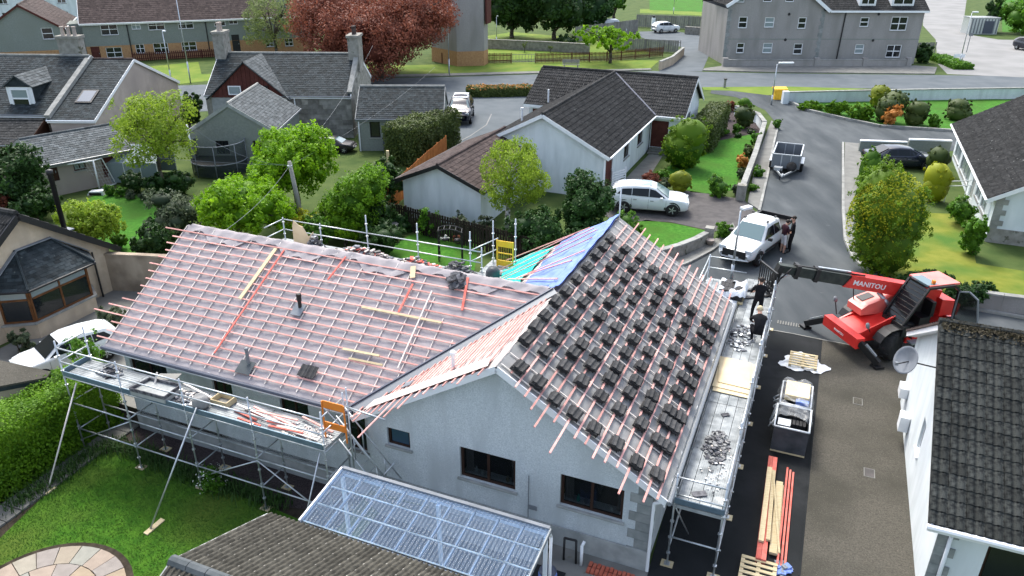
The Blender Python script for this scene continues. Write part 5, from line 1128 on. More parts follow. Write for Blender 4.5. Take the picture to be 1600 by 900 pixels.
for i in range(3): plank('%s of the three loose red battens beside the yellow boards' % ('left', 'middle', 'right')[i], 5.65 - .08 * i, -2.56 - i * .085, 1.55, -2.62 - i * .09, .022, .05, .05, 'batten_red')
rubble('blue_bag', AB(1.55, -2.72, .02), EU, EV, 24, .18, .2, .1, .2, 'blue_tarp', 'crumpled blue grey bag beside the wooden pallet', 'bag', 3, ['lead', 'blue_tarp'])
def manhole(label, p, m_='aggregate'):
 r = thing('manhole_cover', label, 'manhole cover', p); p = V(p); MB().box(p + EZ * .026, .42, .3, .012, EU, EV).build('frame', K['pavement'], r); MB().box(p + EZ * .031, .37, .25, .01, EU, EV).build('plate', K[m_], r)
manhole('pale edged square cover set in the brown driveway, upper', g(1340, 628, 0)); manhole('plain square cover set in the brown driveway, lower', g(1358, 740, 0), 'drive_mauve')
gr = thing('drain_grating', 'pale worn drain grating in the road by the joint line', 'grating', g(1227, 503, 0) + EZ * .016); p = g(1232, 506, .016)
for i in range(9): MB().box(p + EV * (.4 - i * .1) + EZ * .008, .3, .05, .012, EU, EV).build('bar', K['pavement'], gr)
# ================================================================ NEIGHBOURING HOUSES
def onw(O, X, px, py):
 """where a sight line meets a vertical wall: (distance along the wall, height)"""
 X = V(X).normalized(); N = V((X.y, -X.x, 0)); d = _f * FPX + _r * (px - 800) - _u * (py - 450); o = V((0, 0, CAMH))
 t = (V(O) - o).dot(N) / d.dot(N); p = o + d * t
 return (p - V(O)).dot(X), p.z
def holes_px(O, X, rects, mn=.12, **kw):
 out = []
 for rc in rects:
  x0, y0, x1, y1 = rc[:4]; ym = (y0 + y1) / 2; xm = (x0 + x1) / 2
  a = onw(O, X, x0, ym)[0]; b_ = onw(O, X, x1, ym)[0]; zt = onw(O, X, xm, y0)[1]; zb = onw(O, X, xm, y1)[1]
  op = dict(kw); op.update(rc[4] if len(rc) > 4 else {}); out.append((min(a, b_), max(a, b_), max(.05, zb), zt, op))
 return out
# --- centre house: main block and cross wing under one valleyed tile roof
ch = thing('tiled_house', 'white L shaped bungalow with dark tiled roofs and red brown doors behind the birch', 'house', AB(36, 12, 0))
mb = MB(); z1 = 2.62
cg = [(16.7 - 14.6, 16.7 - 14.2, 1.9, 2.2)]
wall(mb, AB(27.05, 16.7), -EV, -EU, 16.7 - 9.35, [(0, z1), (3.7, 4.5), (7.35, z1)], [(1.2, 1.55, 2.2, 2.45)])
wr = [(27.6 - 27.05, 29.1 - 27.05, .3, 2.25), (31.7 - 27.05, 33.0 - 27.05, 1.1, 2.15), (35.2 - 27.05, 36.6 - 27.05, 1.1, 2.2)]
wall(mb, AB(27.05, 9.35), EU, -EV, 11.65, [(0, z1), (11.65, z1)], wr)
wd_ = [(9.3 - 9.25, 9.3 - 8.05, .3, 2.15)]
wall(mb, AB(38.7, 9.3), -EV, -EU, 2.1, [(0, z1), (2.1, z1)], wd_)
wp2 = [(1.7, 3.4, .35, 2.3)]
wall(mb, AB(38.7, 7.2), EU, -EV, 6.7, [(0, z1), (3.35, 4.5), (6.7, z1)], wp2)
wall(mb, AB(27.05, 16.7), EU, EV, 11.65, [(0, z1), (11.65, z1)]); wall(mb, AB(38.7, 18.4), EU, EV, 6.7, [(0, z1), (3.35, 4.5), (6.7, z1)])
gd = [(.25, 1.6, .1, 2.2)]
wall(mb, AB(38.7, 18.4), -EV, -EU, 1.7, [(0, z1), (1.7, z1)], gd); wall(mb, AB(45.4, 18.4), -EV, EU, 11.2, [(0, z1), (11.2, z1)])
mb.build('wall', K['render_white'], ch)
door(ch, AB(27.05, 9.35), EU, -EV, wr[0], 'redwood')
for h in wr[1:]: window(ch, AB(27.05, 9.35), EU, -EV, h, 'brownframe', 'glass', 2)
door(ch, AB(38.7, 9.3), -EV, -EU, wd_[0], 'redwood'); window(ch, AB(38.7, 7.2), EU, -EV, wp2[0], 'brownframe', 'glass_pale', 2)
door(ch, AB(38.7, 18.4), -EV, -EU, gd[0], 'redwood')
window(ch, AB(27.05, 16.7), -EV, -EU, (1.2, 1.55, 2.2, 2.45), 'plinth', 'glass', 1, sill=False)
rt, ev = 4.64, 2.56
slope(ch, AB(26.75, 8.95, ev), AB(38.3, 8.95, ev), AB(42, 13, rt), AB(26.75, 13, rt), 'roll', 'tile_grey', .33, .33)
slope(ch, AB(38.3, 17.05, ev), AB(26.75, 17.05, ev), AB(26.75, 13, rt), AB(42, 13, rt), 'roll', 'tile_grey', .33, .33, seed=4)
slope(ch, AB(38.3, 8.95, ev), AB(38.3, 6.9, ev), AB(42, 6.9, rt), AB(42, 13, rt), 'roll', 'tile_grey', .33, .33, seed=5)
slope(ch, AB(38.3, 18.7, ev), AB(38.3, 17.05, ev), AB(42, 13, rt), AB(42, 18.7, rt), 'roll', 'tile_grey', .33, .33, seed=6)
slope(ch, AB(45.7, 6.9, ev), AB(45.7, 18.7, ev), AB(42, 18.7, rt), AB(42, 6.9, rt), 'roll', 'tile_grey', .33, .33, seed=7)
for p, q in ((AB(26.75, 8.95, ev - .1), AB(26.75, 13, rt - .1)), (AB(26.75, 17.05, ev - .1), AB(26.75, 13, rt - .1)), (AB(38.3, 6.9, ev - .1), AB(42, 6.9, rt - .1)), (AB(45.7, 6.9, ev - .1), AB(42, 6.9, rt - .1))): MB().bar(p, q, .05, .2).build('bargeboard', K['white'], ch)
for p, q in ((AB(26.8, 9.0, ev - .1), AB(38.25, 9.0, ev - .1)), (AB(38.32, 8.9, ev - .1), AB(38.32, 6.9, ev - .1)), (AB(38.32, 18.7, ev - .1), AB(38.32, 17.1, ev - .1))): MB().bar(p, q, .04, .2).build('fascia', K['white'], ch)
for p, q in ((AB(26.7, 8.87, ev - .03), AB(38.2, 8.87, ev - .03)), (AB(38.2, 8.8, ev - .03), AB(38.2, 6.9, ev - .03))): MB().tube(p, q, .06, 6).build('gutter', K['upvc'], ch)
mb = MB()
for i in range(34): mb.tube(AB(26.75 + i * .45, 13, rt + .02), AB(27.185 + i * .45, 13, rt + .02), .11, 7)
for i in range(26): mb.tube(AB(42, 6.9 + i * .45, rt + .03), AB(42, 7.335 + i * .45, rt + .03), .11, 7)
mb.build('ridge_tiles', K['tile_grey'], ch, kind='stuff')
MB().bar(AB(38.3, 8.95, ev + .06), AB(42, 13, rt + .06), .14, .03).build('valley', K['gutter_dark'], ch)
MB().tube(AB(27.0, 9.28, 0), AB(27.0, 9.28, 2.45), .045, 6).build('downpipe', K['upvc'], ch)
MB().lathe(AB(29.2, 15.2, 3.4), [(.06, 0), (.06, .8), (.09, .82), (.09, .95)], 8).build('vent_pipe', K['upvc'], ch); MB().lathe(AB(37.5, 16.5, 3.0), [(.06, 0), (.06, .9)], 8).build('vent_pipe', K['upvc'], ch)
for i in range(3): MB().par(AB(38.65 - .32 * (i + 1), 9.2, 0), EU * .318, EV * -1.3, EZ * (.3 - i * .1)).build('step', K['pavement'], ch)
# --- white garage with black barge boards
gar, _ = gable_house('white_garage', 'low white garage with black bargeboards and brown tiled roof beside the orange fence', 'garage', AB(19.95, 13.75), EU, 8.2, 4.55, 2.25, 3.2, 'render_white', 'tile_brown', 'slate', fascia='black', gut='black', over=.3, verge=.35, course=.28, width=.3, z0=-.05)
# --- right house
wl_ = [(2.0, 3.6, .75, 2.1), (4.1, 5.6, .75, 2.1), (6.3, 7.3, .2, 2.15, dict(door=True, mat='plinth')), (8.6, 12.6, .4, 2.2, dict(lights=3)), (13.4, 16, .4, 2.2)]
O_ = AB(28.3 + 16.6, -10.35)
rh, _ = gable_house('tiled_house', 'white bungalow with weathered dark tiles at the right edge beyond the golden conifer', 'house', O_, -EU, 16.6, 7.8, 2.5, 4.85, 'render_white', 'tile_grey', 'roll', {'front': [(16.6 - h[1], 16.6 - h[0], *h[2:]) for h in wl_]}, frame='plinth', glass='glass_pale', course=.32, width=.33, over=.45, verge=.35, gut='upvc')
for k in range(9): MB().par(AB(28.28, -10.33, .1 + k * .27), EV * -(.55 if k % 2 else .35), EZ * .262, EU * -.02).build('quoin', K['kerb'], rh)
MB().par(AB(28.28, -10.33), -EV * 7.8, EZ * .75, -EU * .025).build('plinth', K['stone_wall'], rh)
MB().tube(AB(28.2, -10.15, 0), AB(28.2, -10.15, 2.35), .045, 6).build('downpipe', K['upvc'], rh)
hl = thing('hand_rail', 'pair of white hand rails on the steps to the right bungalow', 'railing', AB(34.8, -9.6, 0))
for a in (34.35, 35.3):
 MB().tube(AB(a, -10.2, 1.15), AB(a, -8.9, .95), .03, 6).build('rail', K['white'], hl)
 for b_ in (-10.1, -9.0): MB().tube(AB(a, b_, 0), AB(a, b_, 1.15), .025, 6).build('post', K['white'], hl)
# --- near right house, every roof tile in view an object
nr = thing('tiled_house', 'near white house with mossy dark concrete tiles at the lower right corner', 'house', AB(6.3, -9, 0))
mb = MB(); NB0, NB1 = -5.75, -15.5
nwin = [(6.0 - 1.85 + 0 - .05, 6.25 - 1.85 + .2, 1.2, 2.2)]
wall(mb, AB(1.85, NB0), EU, EV, 8.9, [(0, 2.62), (4.45, 4.98), (8.9, 2.62)], nwin)
fw_ = [(1.0, 2.9, .95, 2.12), (4.5, 6.0, .95, 2.12)]
wall(mb, AB(1.85, NB0), -EV, -EU, NB0 - NB1, [(0, 2.62), (NB0 - NB1, 2.62)], fw_)
wall(mb, AB(10.75, NB0), -EV, EU, NB0 - NB1, [(0, 2.62), (NB0 - NB1, 2.62)]); wall(mb, AB(1.85, NB1), EU, -EV, 8.9, [(0, 2.62), (4.45, 4.98), (8.9, 2.62)])
mb.build('wall', K['render_white'], nr)
window(nr, AB(1.85, NB0), EU, EV, nwin[0], 'upvc', 'glass', 1, sillmat='white')
for h in fw_: window(nr, AB(1.85, NB0), -EV, -EU, h, 'brownframe', 'glass', 2)
TN = None
def roll_tile(wd, ln, m_):
 mb = MB(); pr = ((0, .15), (.1, .9), (.2, 1), (.3, .9), (.42, .1), (.5, 0), (.6, .9), (.7, 1), (.8, .9), (.92, .1), (1, .1)); k = 0
 for fx, fz in pr: x = (fx - .5) * wd; mb.v += [(x, -ln / 2, fz * .038 - .005), (x, -ln / 2, fz * .038 + .035), (x, ln / 2, fz * .038 + .012)]
 for i in range(len(pr) - 1): q = i * 3; mb.f += [(q, q + 3, q + 4, q + 1), (q + 1, q + 4, q + 5, q + 2)]; mb.mi += [0, 0]
 mb.f.append((0, 1, 2)); mb.mi.append(0); me = mb.mesh('tile'); me.materials.append(K[m_]); return me
TN = roll_tile(.355, .38, 'tile_near')
e0, r0n = 2.5, 5.13
P0, P1, P2, P3 = AB(1.5, -5.43, e0), AB(1.5, NB1, e0), AB(6.3, NB1, r0n), AB(6.3, -5.43, r0n)
PL = plane(P0, P1, P2, P3); rf = MB().prism([P0, P1, P2, P3], PL[3] * -.06).build('roof', K['black'], nr)
Xn = PL[1] if PL[1].cross(PL[2]).dot(PL[3]) > 0 else -PL[1]; rn = random.Random(21)
for j in range(17):
 for i in range(14): inst('tile', TN, rf, basis(onp(PL, .18 + i * .36 + rn.uniform(-.008, .008), .17 + j * .32 + rn.uniform(-.01, .01), .012 + rn.uniform(0, .008)), (Xn + PL[3] * rn.uniform(-.012, .012)).normalized(), PL[2], PL[3]))
tiles_mesh(PL[0], PL[1], PL[2], PL[3], PL[4], lambda s: 5.04, lambda s: 10.0, .32, .36, 'roll').build('roof_tiles', K['tile_near'], rf, kind='stuff')
slope(nr, AB(11.1, NB1, e0), AB(11.1, -5.43, e0), AB(6.3, -5.43, r0n), AB(6.3, NB1, r0n), 'roll', 'tile_brown', .32, .36)
for i in range(20): MB().tube(AB(6.3, -5.43 - i * .45, r0n + .0), AB(6.3, -5.865 - i * .45, r0n + .0), .12, 8).build('ridge_tile', K['tile_near'], nr)
# moss along the ridge
rgm = np.random.default_rng(5); nm = 2600; bb = rgm.uniform(-10.5, -5.5, nm); dd = np.abs(rgm.normal(0, .16, nm)); Pm = np.array([list(AB(6.3 - d * .87, b_, r0n + .07 - d * .49 + .04)) for b_, d in zip(bb, dd)])
leafmesh('moss', K['leaf_dark'] if False else leafmat('brown_moss', (.02, .016, .008), (.075, .06, .03), .1), nr, Pm, np.tile(np.array([-.3, -.4, .8]), (nm, 1)), rgm.random(nm), .07, rgm, kind='stuff')
for p, q in ((AB(1.5, -5.5, e0 - .1), AB(6.3, -5.5, r0n - .1)), (AB(11.1, -5.5, e0 - .1), AB(6.3, -5.5, r0n - .1))): MB().bar(p, q, .05, .24).build('bargeboard', K['white'], nr)
MB().bar(AB(6.35, -5.62, r0n - .22), AB(11.0, -5.62, e0 - .16), .26, .02).build('verge_soffit', K['white'], nr); MB().bar(AB(1.6, -5.62, e0 - .16), AB(6.25, -5.62, r0n - .22), .26, .02).build('verge_soffit', K['white'], nr)
MB().bar(AB(1.52, -5.45, e0 - .12), AB(1.52, NB1, e0 - .12), .03, .2).build('fascia', K['white'], nr); MB().tube(AB(1.42, -5.4, e0 - .04), AB(1.42, NB1, e0 - .04), .07, 8).build('gutter', K['upvc'], nr)
MB().path([AB(1.45, -6.0, e0 - .1), AB(1.78, -6.0, 2.1), AB(1.78, -6.0, 0)], .045, 8).build('downpipe', K['upvc'], nr, True)
for k in range(9): MB().par(AB(1.83, NB0 - .0, .1 + k * .27), EV * -(.42 if k % 2 else .3), EZ * .262, EU * -.02).build('quoin', K['quoin'], nr)
sdh = thing('satellite_dish', 'large grey satellite dish on the white gable of the near right house', 'satellite dish', AB(6.6, -5.45, 3.6))
ax = (EV * .75 - EU * .5 + EZ * .42).normalized(); cD = AB(6.55, -5.05, 3.72)
MB().lathe(cD, [(.02, 0), (.2, .03), (.33, .09), (.39, .14), (.39, .15), (.33, .11), (.02, .02)], 24, ax).build('dish', K['lead'], sdh, True)
MB().path([cD, cD + ax * .42 - EZ * .22, ], .015, 6).build('feed_arm', K['black'], sdh); MB().box(cD + ax * .42 - EZ * .2, .07, .07, .09).build('receiver', K['gutter_grey'], sdh); MB().tube(cD, AB(6.5, -5.74, 3.7), .02, 6).build('bracket', K['black'], sdh)
bx = MB().box(AB(9.9, -5.62, .95), .5, .24, .35, EU, EV).build('meter_box', K['upvc'], None); tag(bx, 'white meter box on the near right gable close to the telehandler', 'meter box')
bx = MB().box(AB(8.35, -5.6, .75), .42, .26, .5, EU, EV).build('meter_box', K['white'], None); tag(bx, 'pale meter box low on the near right gable below the dish', 'meter box')
# --- cream bungalow with bay window
cb = thing('cream_bungalow', 'cream rendered bungalow with a slate roofed brown bay window at the left edge', 'house', AB(3.6, 28, 0))
mb = MB(); wall(mb, AB(-.1, 25.2), EU, -EV, 7.3, [(0, 1.98), (3.74, 4.5), (7.3, 1.98)]); wall(mb, AB(7.2, 25.2), EV, EU, 8.5, [(0, 1.98), (8.5, 1.98)]); wall(mb, AB(-.1, 25.2), EV, -EU, 8.5, [(0, 1.98), (8.5, 1.98)]); mb.build('wall', K['render_cream'], cb)
for p0, p1, p2, p3, s in ((AB(7.5, 25.0, 1.85), AB(7.5, 31.2, 1.85), AB(3.64, 31.2, 4.62), AB(3.64, 25.0, 4.62), 1), (AB(-.2, 33.5, 1.85), AB(-.2, 25.0, 1.85), AB(3.64, 25.0, 4.62), AB(3.64, 33.5, 4.62), 2)):
 slope(cb, p0, p1, p2, p3, 'roll', 'tile_grey', .42, .33, seed=s)
for p, q in ((AB(7.55, 24.95, 1.72), AB(3.64, 24.95, 4.5)), (AB(-.25, 24.95, 1.72), AB(3.64, 24.95, 4.5))): MB().bar(p, q, .06, .24).build('bargeboard', K['black'], cb); MB().bar(p + EV * .14, q + EV * .14, .24, .03).build('verge_soffit', K['black'], cb)
for i in range(14): MB().tube(AB(3.64, 25.0 + i * .45, 4.64), AB(3.64, 25.435 + i * .45, 4.64), .11, 7).build('ridge_tile', K['tile_grey'], cb)
fl = MB().lathe(AB(6.05, 26.0, 2.7), [(.1, 0), (.1, 2.6), (.13, 2.62), (.13, 2.78), (.05, 2.82)], 12); fl.build('flue', K['black'], cb, True); MB().box(AB(6.05, 26.0, 2.98), .5, .5, .05, EU, EV).build('flashing', K['lead'], cb)
by = [AB(2.1, 25.2), AB(2.75, 24.25), AB(5.35, 24.25), AB(5.95, 25.2)]
mb = MB(); mb.prism([p for p in by], EZ * .62); mb.build('bay_wall', K['render_cream'], cb); MB().prism([p + (p - AB(4.05, 25.2)) * .05 + EZ * .62 for p in by], EZ * .07).build('bay_sill', K['kerb'], cb)
MB().prism([p + EZ * 1.98 for p in by], EZ * .12).build('bay_head', K['oakframe'], cb)
for p, q, n_ in ((by[0], by[1], 1), (by[1], by[2], 2), (by[2], by[3], 1)):
 X = (q - p).normalized(); N = V((X.y, -X.x, 0)); N = N if N.dot(-EV) > 0 or n_ == 1 and N.dot(p - AB(4, 25.2)) > 0 else -N
 L = (q - p).length; window(cb, p + N * .0, X, N, (.04, L - .04, .69, 1.98), 'oakframe', ['glass', 'glass_pale'] if True else 'glass', n_, .72, .1, False, .075)
wt = [AB(3.3, 25.18, 3.2), AB(4.75, 25.18, 3.2)]; be = [AB(1.85, 25.18, 2.1), AB(2.6, 23.98, 2.1), AB(5.5, 23.98, 2.1), AB(6.2, 25.18, 2.1)]
slope(cb, be[1], be[2], wt[1], wt[0], 'slate', 'slate', .14, .26, .012); slope(cb, be[0], be[1], wt[0], wt[0] + V((.001, 0, 0)), 'slate', 'slate', .14, .26, .012); slope(cb, be[2], be[3], wt[1] + V((.001, 0, 0)), wt[1], 'slate', 'slate', .14, .26, .012)
for p, q in ((be[1], wt[0]), (be[2], wt[1])): MB().tube(p + EZ * .05, q + EZ * .05, .05, 6).build('hip', K['slate'], cb)
for p, q in ((be[0], wt[0]), (wt[0], wt[1]), (wt[1], be[3])): MB().bar(p + EZ * .06 - EV * .06, q + EZ * .06 - EV * .06, .16, .03).build('flashing', K['lead'], cb)
for p, q in zip(be, be[1:]): MB().tube(p - EZ * .03, q - EZ * .03, .05, 6).build('gutter', K['black'], cb)
MB().tube(be[3] - EZ * .05 + EU * .1 - EV * .1, AB(6.3, 25.05, 0), .04, 6).build('downpipe', K['black'], cb)
tr_ = thing('trellis', 'small dark diamond trellis on the cream wall left of the bay', 'trellis', AB(1.3, 25.15, .6))
for k in range(5):
 for s in (1, -1): MB().bar(AB(1.15 + (0 if s > 0 else .3), 25.16, .55 + k * .2), AB(1.15 + (.3 if s > 0 else 0), 25.16, .85 + k * .2), .02, .02, EV).build('slat', K['darkwood'], tr_)
fr = thing('flat_roofed_store', 'low store with a grey gravel flat roof at the left edge by the hedge', 'store', AB(-2, 19, 0))
pl_ = [g(80, 583, 1.5), g(74, 592, 1.5), g(0, 606, 1.5), g(-160, 632, 1.5), g(-160, 560, 1.5), g(0, 565, 1.5)]
MB().prism(pl_, EZ * .06).build('roof', K['aggregate'], fr); MB().prism([p + (V((-15.6, 20.2, 1.5)) - p) * .03 - EZ * .14 for p in pl_], EZ * .135).build('fascia', K['slate'], fr); MB().prism([p + (V((-16.6, 20.2, 0)) - p) * .1 for p in [V((q.x, q.y, 0)) for q in pl_]], EZ * 1.36).build('wall', K['render_cream'], fr)
# --- old grey house with dormer, peach gable beside it
X_ = V((1, -.02, 0)).normalized(); O_ = V((-62, 50.6, 0))
dh = holes_px(O_, X_, [(38, 199, 62, 224), (-40, 199, -15, 224)], frame='white', glass='glass')
lg, A_ = gable_house('slate_house', 'old granite house with slate roof and white dormer at the far left', 'house', O_, X_, 32.0, 11, 3.05, 5.85, 'stone_wall', 'slate', 'slate', {'front': dh}, course=.22, width=.3, over=.2, verge=.05, gut='gutter_grey', ridgem='kerb')
blocks(lg, O_ + X_ * 18, X_, V((0, -1, 0)), 13.9, 2.9, .7, .32, 'stone', holes=[(h[0] - 18 - .1, h[1] - 18 + .1, h[2] - .1, h[3] + .1) for h in dh])
chimney(lg, V((-31.3, 56.0, 0)), V((1, 0, 0)), 1.5, .8, 5.2, 7.0, 'stone_wall', 3, 'render_peach')
dm = thing('dormer', 'white framed dormer with pale slate cheeks on the old grey roof', 'dormer', O_); d0 = onw(V((0, 51.2, 0)), (1, 0, 0), 33, 150)
dx = onw(V((0, 50.7, 0)), (1, 0, 0), 13, 155)[0]; dx2 = onw(V((0, 50.7, 0)), (1, 0, 0), 52, 155)[0]
mb = MB(); zb, zt = onw(V((0, 50.7, 0)), (1, 0, 0), 33, 172)[1], onw(V((0, 50.7, 0)), (1, 0, 0), 33, 136)[1]
mb.par((dx, 50.75, zb), (dx2 - dx, 0, 0), (0, .1, 0), (0, 0, zt - zb)); mb.build('front', K['white'], dm)
window(dm, V((dx, 50.67, 0)), V((1, 0, 0)), V((0, -1, 0)), (.22, dx2 - dx - .22, zb + .12, zt - .1), 'white', ['glass', 'glass_pale'], 1, .5, .05, False, .1)
for xx in (dx + .05, dx2 - .05): MB().prism([(xx, 50.86, zb), (xx, 50.86, zt), (xx, 54, zt), (xx, 53.5, zb + .9)], V((.06, 0, 0))).build('cheek', K['slate'], dm)
xm_ = (dx + dx2) / 2
slope(dm, V((dx - .2, 54.6, zt)), V((dx - .2, 50.6, zt)), V((xm_, 50.6, zt + .75)), V((xm_, 55.4, zt + .75)), 'slate', 'slate_light', .22, .3); slope(dm, V((dx2 + .2, 50.6, zt)), V((dx2 + .2, 54.6, zt)), V((xm_, 55.4, zt + .75)), V((xm_, 50.6, zt + .75)), 'slate', 'slate_light', .22, .3)
MB().prism([(dx - .1, 50.7, zt), (dx2 + .1, 50.7, zt), (xm_, 50.7, zt + .72)], V((0, .1, 0))).build('gablet', K['slate'], dm)
def skylight(px, py, O, wx_, hz, S_, label):
 pass
pg, A_ = gable_house('peach_house', 'peach rendered slate cottage with white barge boards behind the pale tree', 'house', V((-29.9, 48.95, 0)), V((1, 0, 0)), 2.9, 13.4, 2.9, 5.6, 'render_peach', 'slate', 'slate', {'front': holes_px(V((-29.9, 48.95, 0)), V((1, 0, 0)), [(105, 205, 118, 222), (124, 206, 142, 222)], frame='white')}, course=.22, width=.3, over=.15, verge=.1, ridgem='tile_brown')
MB().bar(V((-29.95, 48.85, 3.05)), V((-29.95, 55.6, 5.8)), .35, .25).build('skew', K['kerb'], pg)
sk_ = V((-28.9, 50.6, 0)); z_ = 2.9 + (50.6 - 48.95) / 6.7 * 2.7
e_ = V((0, 6.7, 2.7)).normalized(); n_ = V((1, 0, 0)).cross(e_)
sky_f = MB().par(sk_ + EZ * (z_ + .05) - e_ * .1, V((1.1, 0, 0)), e_ * 1.5, n_ * .08).build('skylight', K['black'], pg); MB().par(sk_ + EZ * (z_ + .05) + V((.12, 0, 0)) + e_ * .02 + n_ * .082, V((.86, 0, 0)), e_ * 1.24, n_ * .01).build('pane', K['glass_blue'], sky_f)
p_ = V((-48.0, 53.4, 4.45)); s2 = MB().par(p_, V((1.0, 0, 0)), V((0, 5.5, 2.8)).normalized() * 1.2, V((0, -2.8, 5.5)).normalized() * .08).build('skylight', K['kerb'], lg)
MB().lathe(V((-38.5, 52.2, 3.7)), [(.12, 0), (.1, 1.0), (.16, 1.05)], 8).build('flue', K['black'], lg)
# --- granite house in the middle with red clad cross gable and two chimneys
O_ = V((-22.4, 56.0, 0)); X_ = V((1, -.01, 0)).normalized()
ms_, A_ = gable_house('slate_house', 'granite house with two chimneys and a red clad cross gable left of the copper beech', 'house', O_, X_, 10.6, 8, 3.15, 5.45, 'stone_wall', 'slate', 'slate', {}, course=.2, width=.28, over=.15, verge=.02, gut='gutter_grey', ridgem='kerb')
blocks(ms_, O_ + X_ * 5.9, X_, V((0, -1, 0)), 4.7, 3.0, .75, .34, 'stone', seed=3); blocks(ms_, O_ + X_ * 10.6, V((0, 1, 0)), V((1, 0, 0)), 8, 5.4, .7, .34, 'stone', seed=4, top=lambda x: 3.15 + 2.3 * (x / 4 if x < 4 else (8 - x) / 4))
chimney(ms_, V((-12.0, 60.0, 0)), V((0, 1, 0)), 1.6, .8, 4.2, 6.7, 'stone_wall', 2, 'tile_brown'); chimney(ms_, V((-22.1, 60.0, 0)), V((0, 1, 0)), 1.4, .8, 4.2, 6.9, 'stone_wall', 2, 'render_peach')
MB().bar(V((-11.85, 55.9, 3.3)), V((-11.85, 60, 5.65)), .35, .22).build('skew', K['kerb'], ms_)
gx0, gx1, gxa = -21.9, -16.4, -19.15
mb = MB(); mb.prism([(gx0, 55.75, 0), (gx1, 55.75, 0), (gx1, 55.75, 2.95), (gx0, 55.75, 2.95)], V((0, .24, 0))); mb.build('gable_base', K['plinth'], ms_)
cl_ = MB()
for i in range(18):
 xa = gx0 + (gx1 - gx0) * i / 18 + .01; xb = gx0 + (gx1 - gx0) * (i + 1) / 18 - .01; zf = lambda x: 2.97 + 2.45 * (1 - abs(x - gxa) / 2.75)
 cl_.prism([(xa, 55.7, 2.97), (xb, 55.7, 2.97), (xb, 55.7, max(2.99, zf(xb))), (xa, 55.7, max(2.99, zf(xa)))], V((0, .2, 0)))
cl_.build('cladding', K['redwood'], ms_, kind='stuff')
slope(ms_, V((gx1 + .3, 55.5, 2.85)), V((gx1 + .3, 55.9, 2.85)), V((gxa, 60, 5.5)), V((gxa, 55.5, 5.5)), 'slate', 'slate_light', .2, .28); slope(ms_, V((gx0 - .3, 55.9, 2.85)), V((gx0 - .3, 55.5, 2.85)), V((gxa, 55.5, 5.5)), V((gxa, 60, 5.5)), 'slate', 'slate', .2, .28)
hh = holes_px(V((gx0, 55.7, 0)), V((1, 0, 0)), [(357, 134, 377, 148), (403, 134, 419, 146)])
for i, h in enumerate(hh): window(ms_, V((gx0, 55.63, 0)), V((1, 0, 0)), V((0, -1, 0)), h[:4], 'white' if i == 0 else 'black', 'glass_pale' if i == 0 else 'glass', 1, None, .02, False, .07)
MB().tube(V((-15.9, 55.85, 3.1)), V((-15.9, 55.85, 0)), .05, 6).build('downpipe', K['white'], ms_)
# --- grey harled gable in front of it
O_ = V((-15.2, 47.9, 0)); X_ = V((-.02, 1, 0)).normalized(); Yg = EZ.cross(X_)
gg, A_ = gable_house('grey_annexe', 'plain grey harled gable with slate roof behind the trampoline', 'house', O_, X_, 6.6, 5.3, 2.5, 4.15, 'harl_green', 'slate_light', 'slate', {'left': holes_px(O_ + Yg * 5.3, -Yg, [(338, 220, 358, 241), (396, 220, 415, 246)], frame='black')}, course=.2, width=.28, over=.12, verge=.06, fascia='plinth', gut='gutter_grey', ridgem='kerb')
# --- slate roofed garage
O_ = V((-10.75, 52.3, 0)); X_ = V((1, .02, 0)).normalized()
g5, A_ = gable_house('slate_garage', 'grey garage with slate roof beside the clipped hedge', 'garage', O_, X_, 5.9, 5.2, 2.35, 3.95, 'harl_green', 'slate', 'slate', {'front': holes_px(O_, X_, [(578, 190, 594, 215)], frame='black', glass='glass', lights=1)}, course=.2, width=.28, over=.15, verge=.08, fascia='gutter_grey', gut='gutter_grey', ridgem='kerb')
MB().tube(A_(.12, -.1, 2.2), A_(.12, -.1, 0), .045, 6).build('downpipe', K['white'], g5)
# --- low slate shed at the left with doors
a_, b_ = g(66, 253, 2.1), g(199, 228, 2.1); X_ = (b_ - a_); L_ = X_.length; O_ = V((a_.x, a_.y, 0)); X_.normalize()
ls, A_ = gable_house('stone_shed', 'long low rendered shed with pale slate roof behind the football goal', 'shed', O_, X_, L_, 5, 2.0, 2.95, 'render_peach', 'slate_light', 'slate', {'front': holes_px(O_, X_, [(73, 254, 91, 284, dict(door=True, mat='darkwood')), (114, 249, 134, 266, dict(frame='darkwood', glass='glass_pale')), (159, 238, 180, 276, dict(door=True, mat='redwood'))])}, course=.22, width=.3, over=.25, fascia='kerb', gut='gutter_grey')
sh2, A_ = gable_house('lean_shed', 'dark roofed shed at the far left edge above the dark bushes', 'shed', V((-40, 46.5, 0)), V((1, .05, 0)), 9.5, 4.5, 1.9, 2.7, 'darkwood', 'tile_grey', 'slate', {}, course=.3, width=.4, fascia='darkwood', gut='gutter_grey')
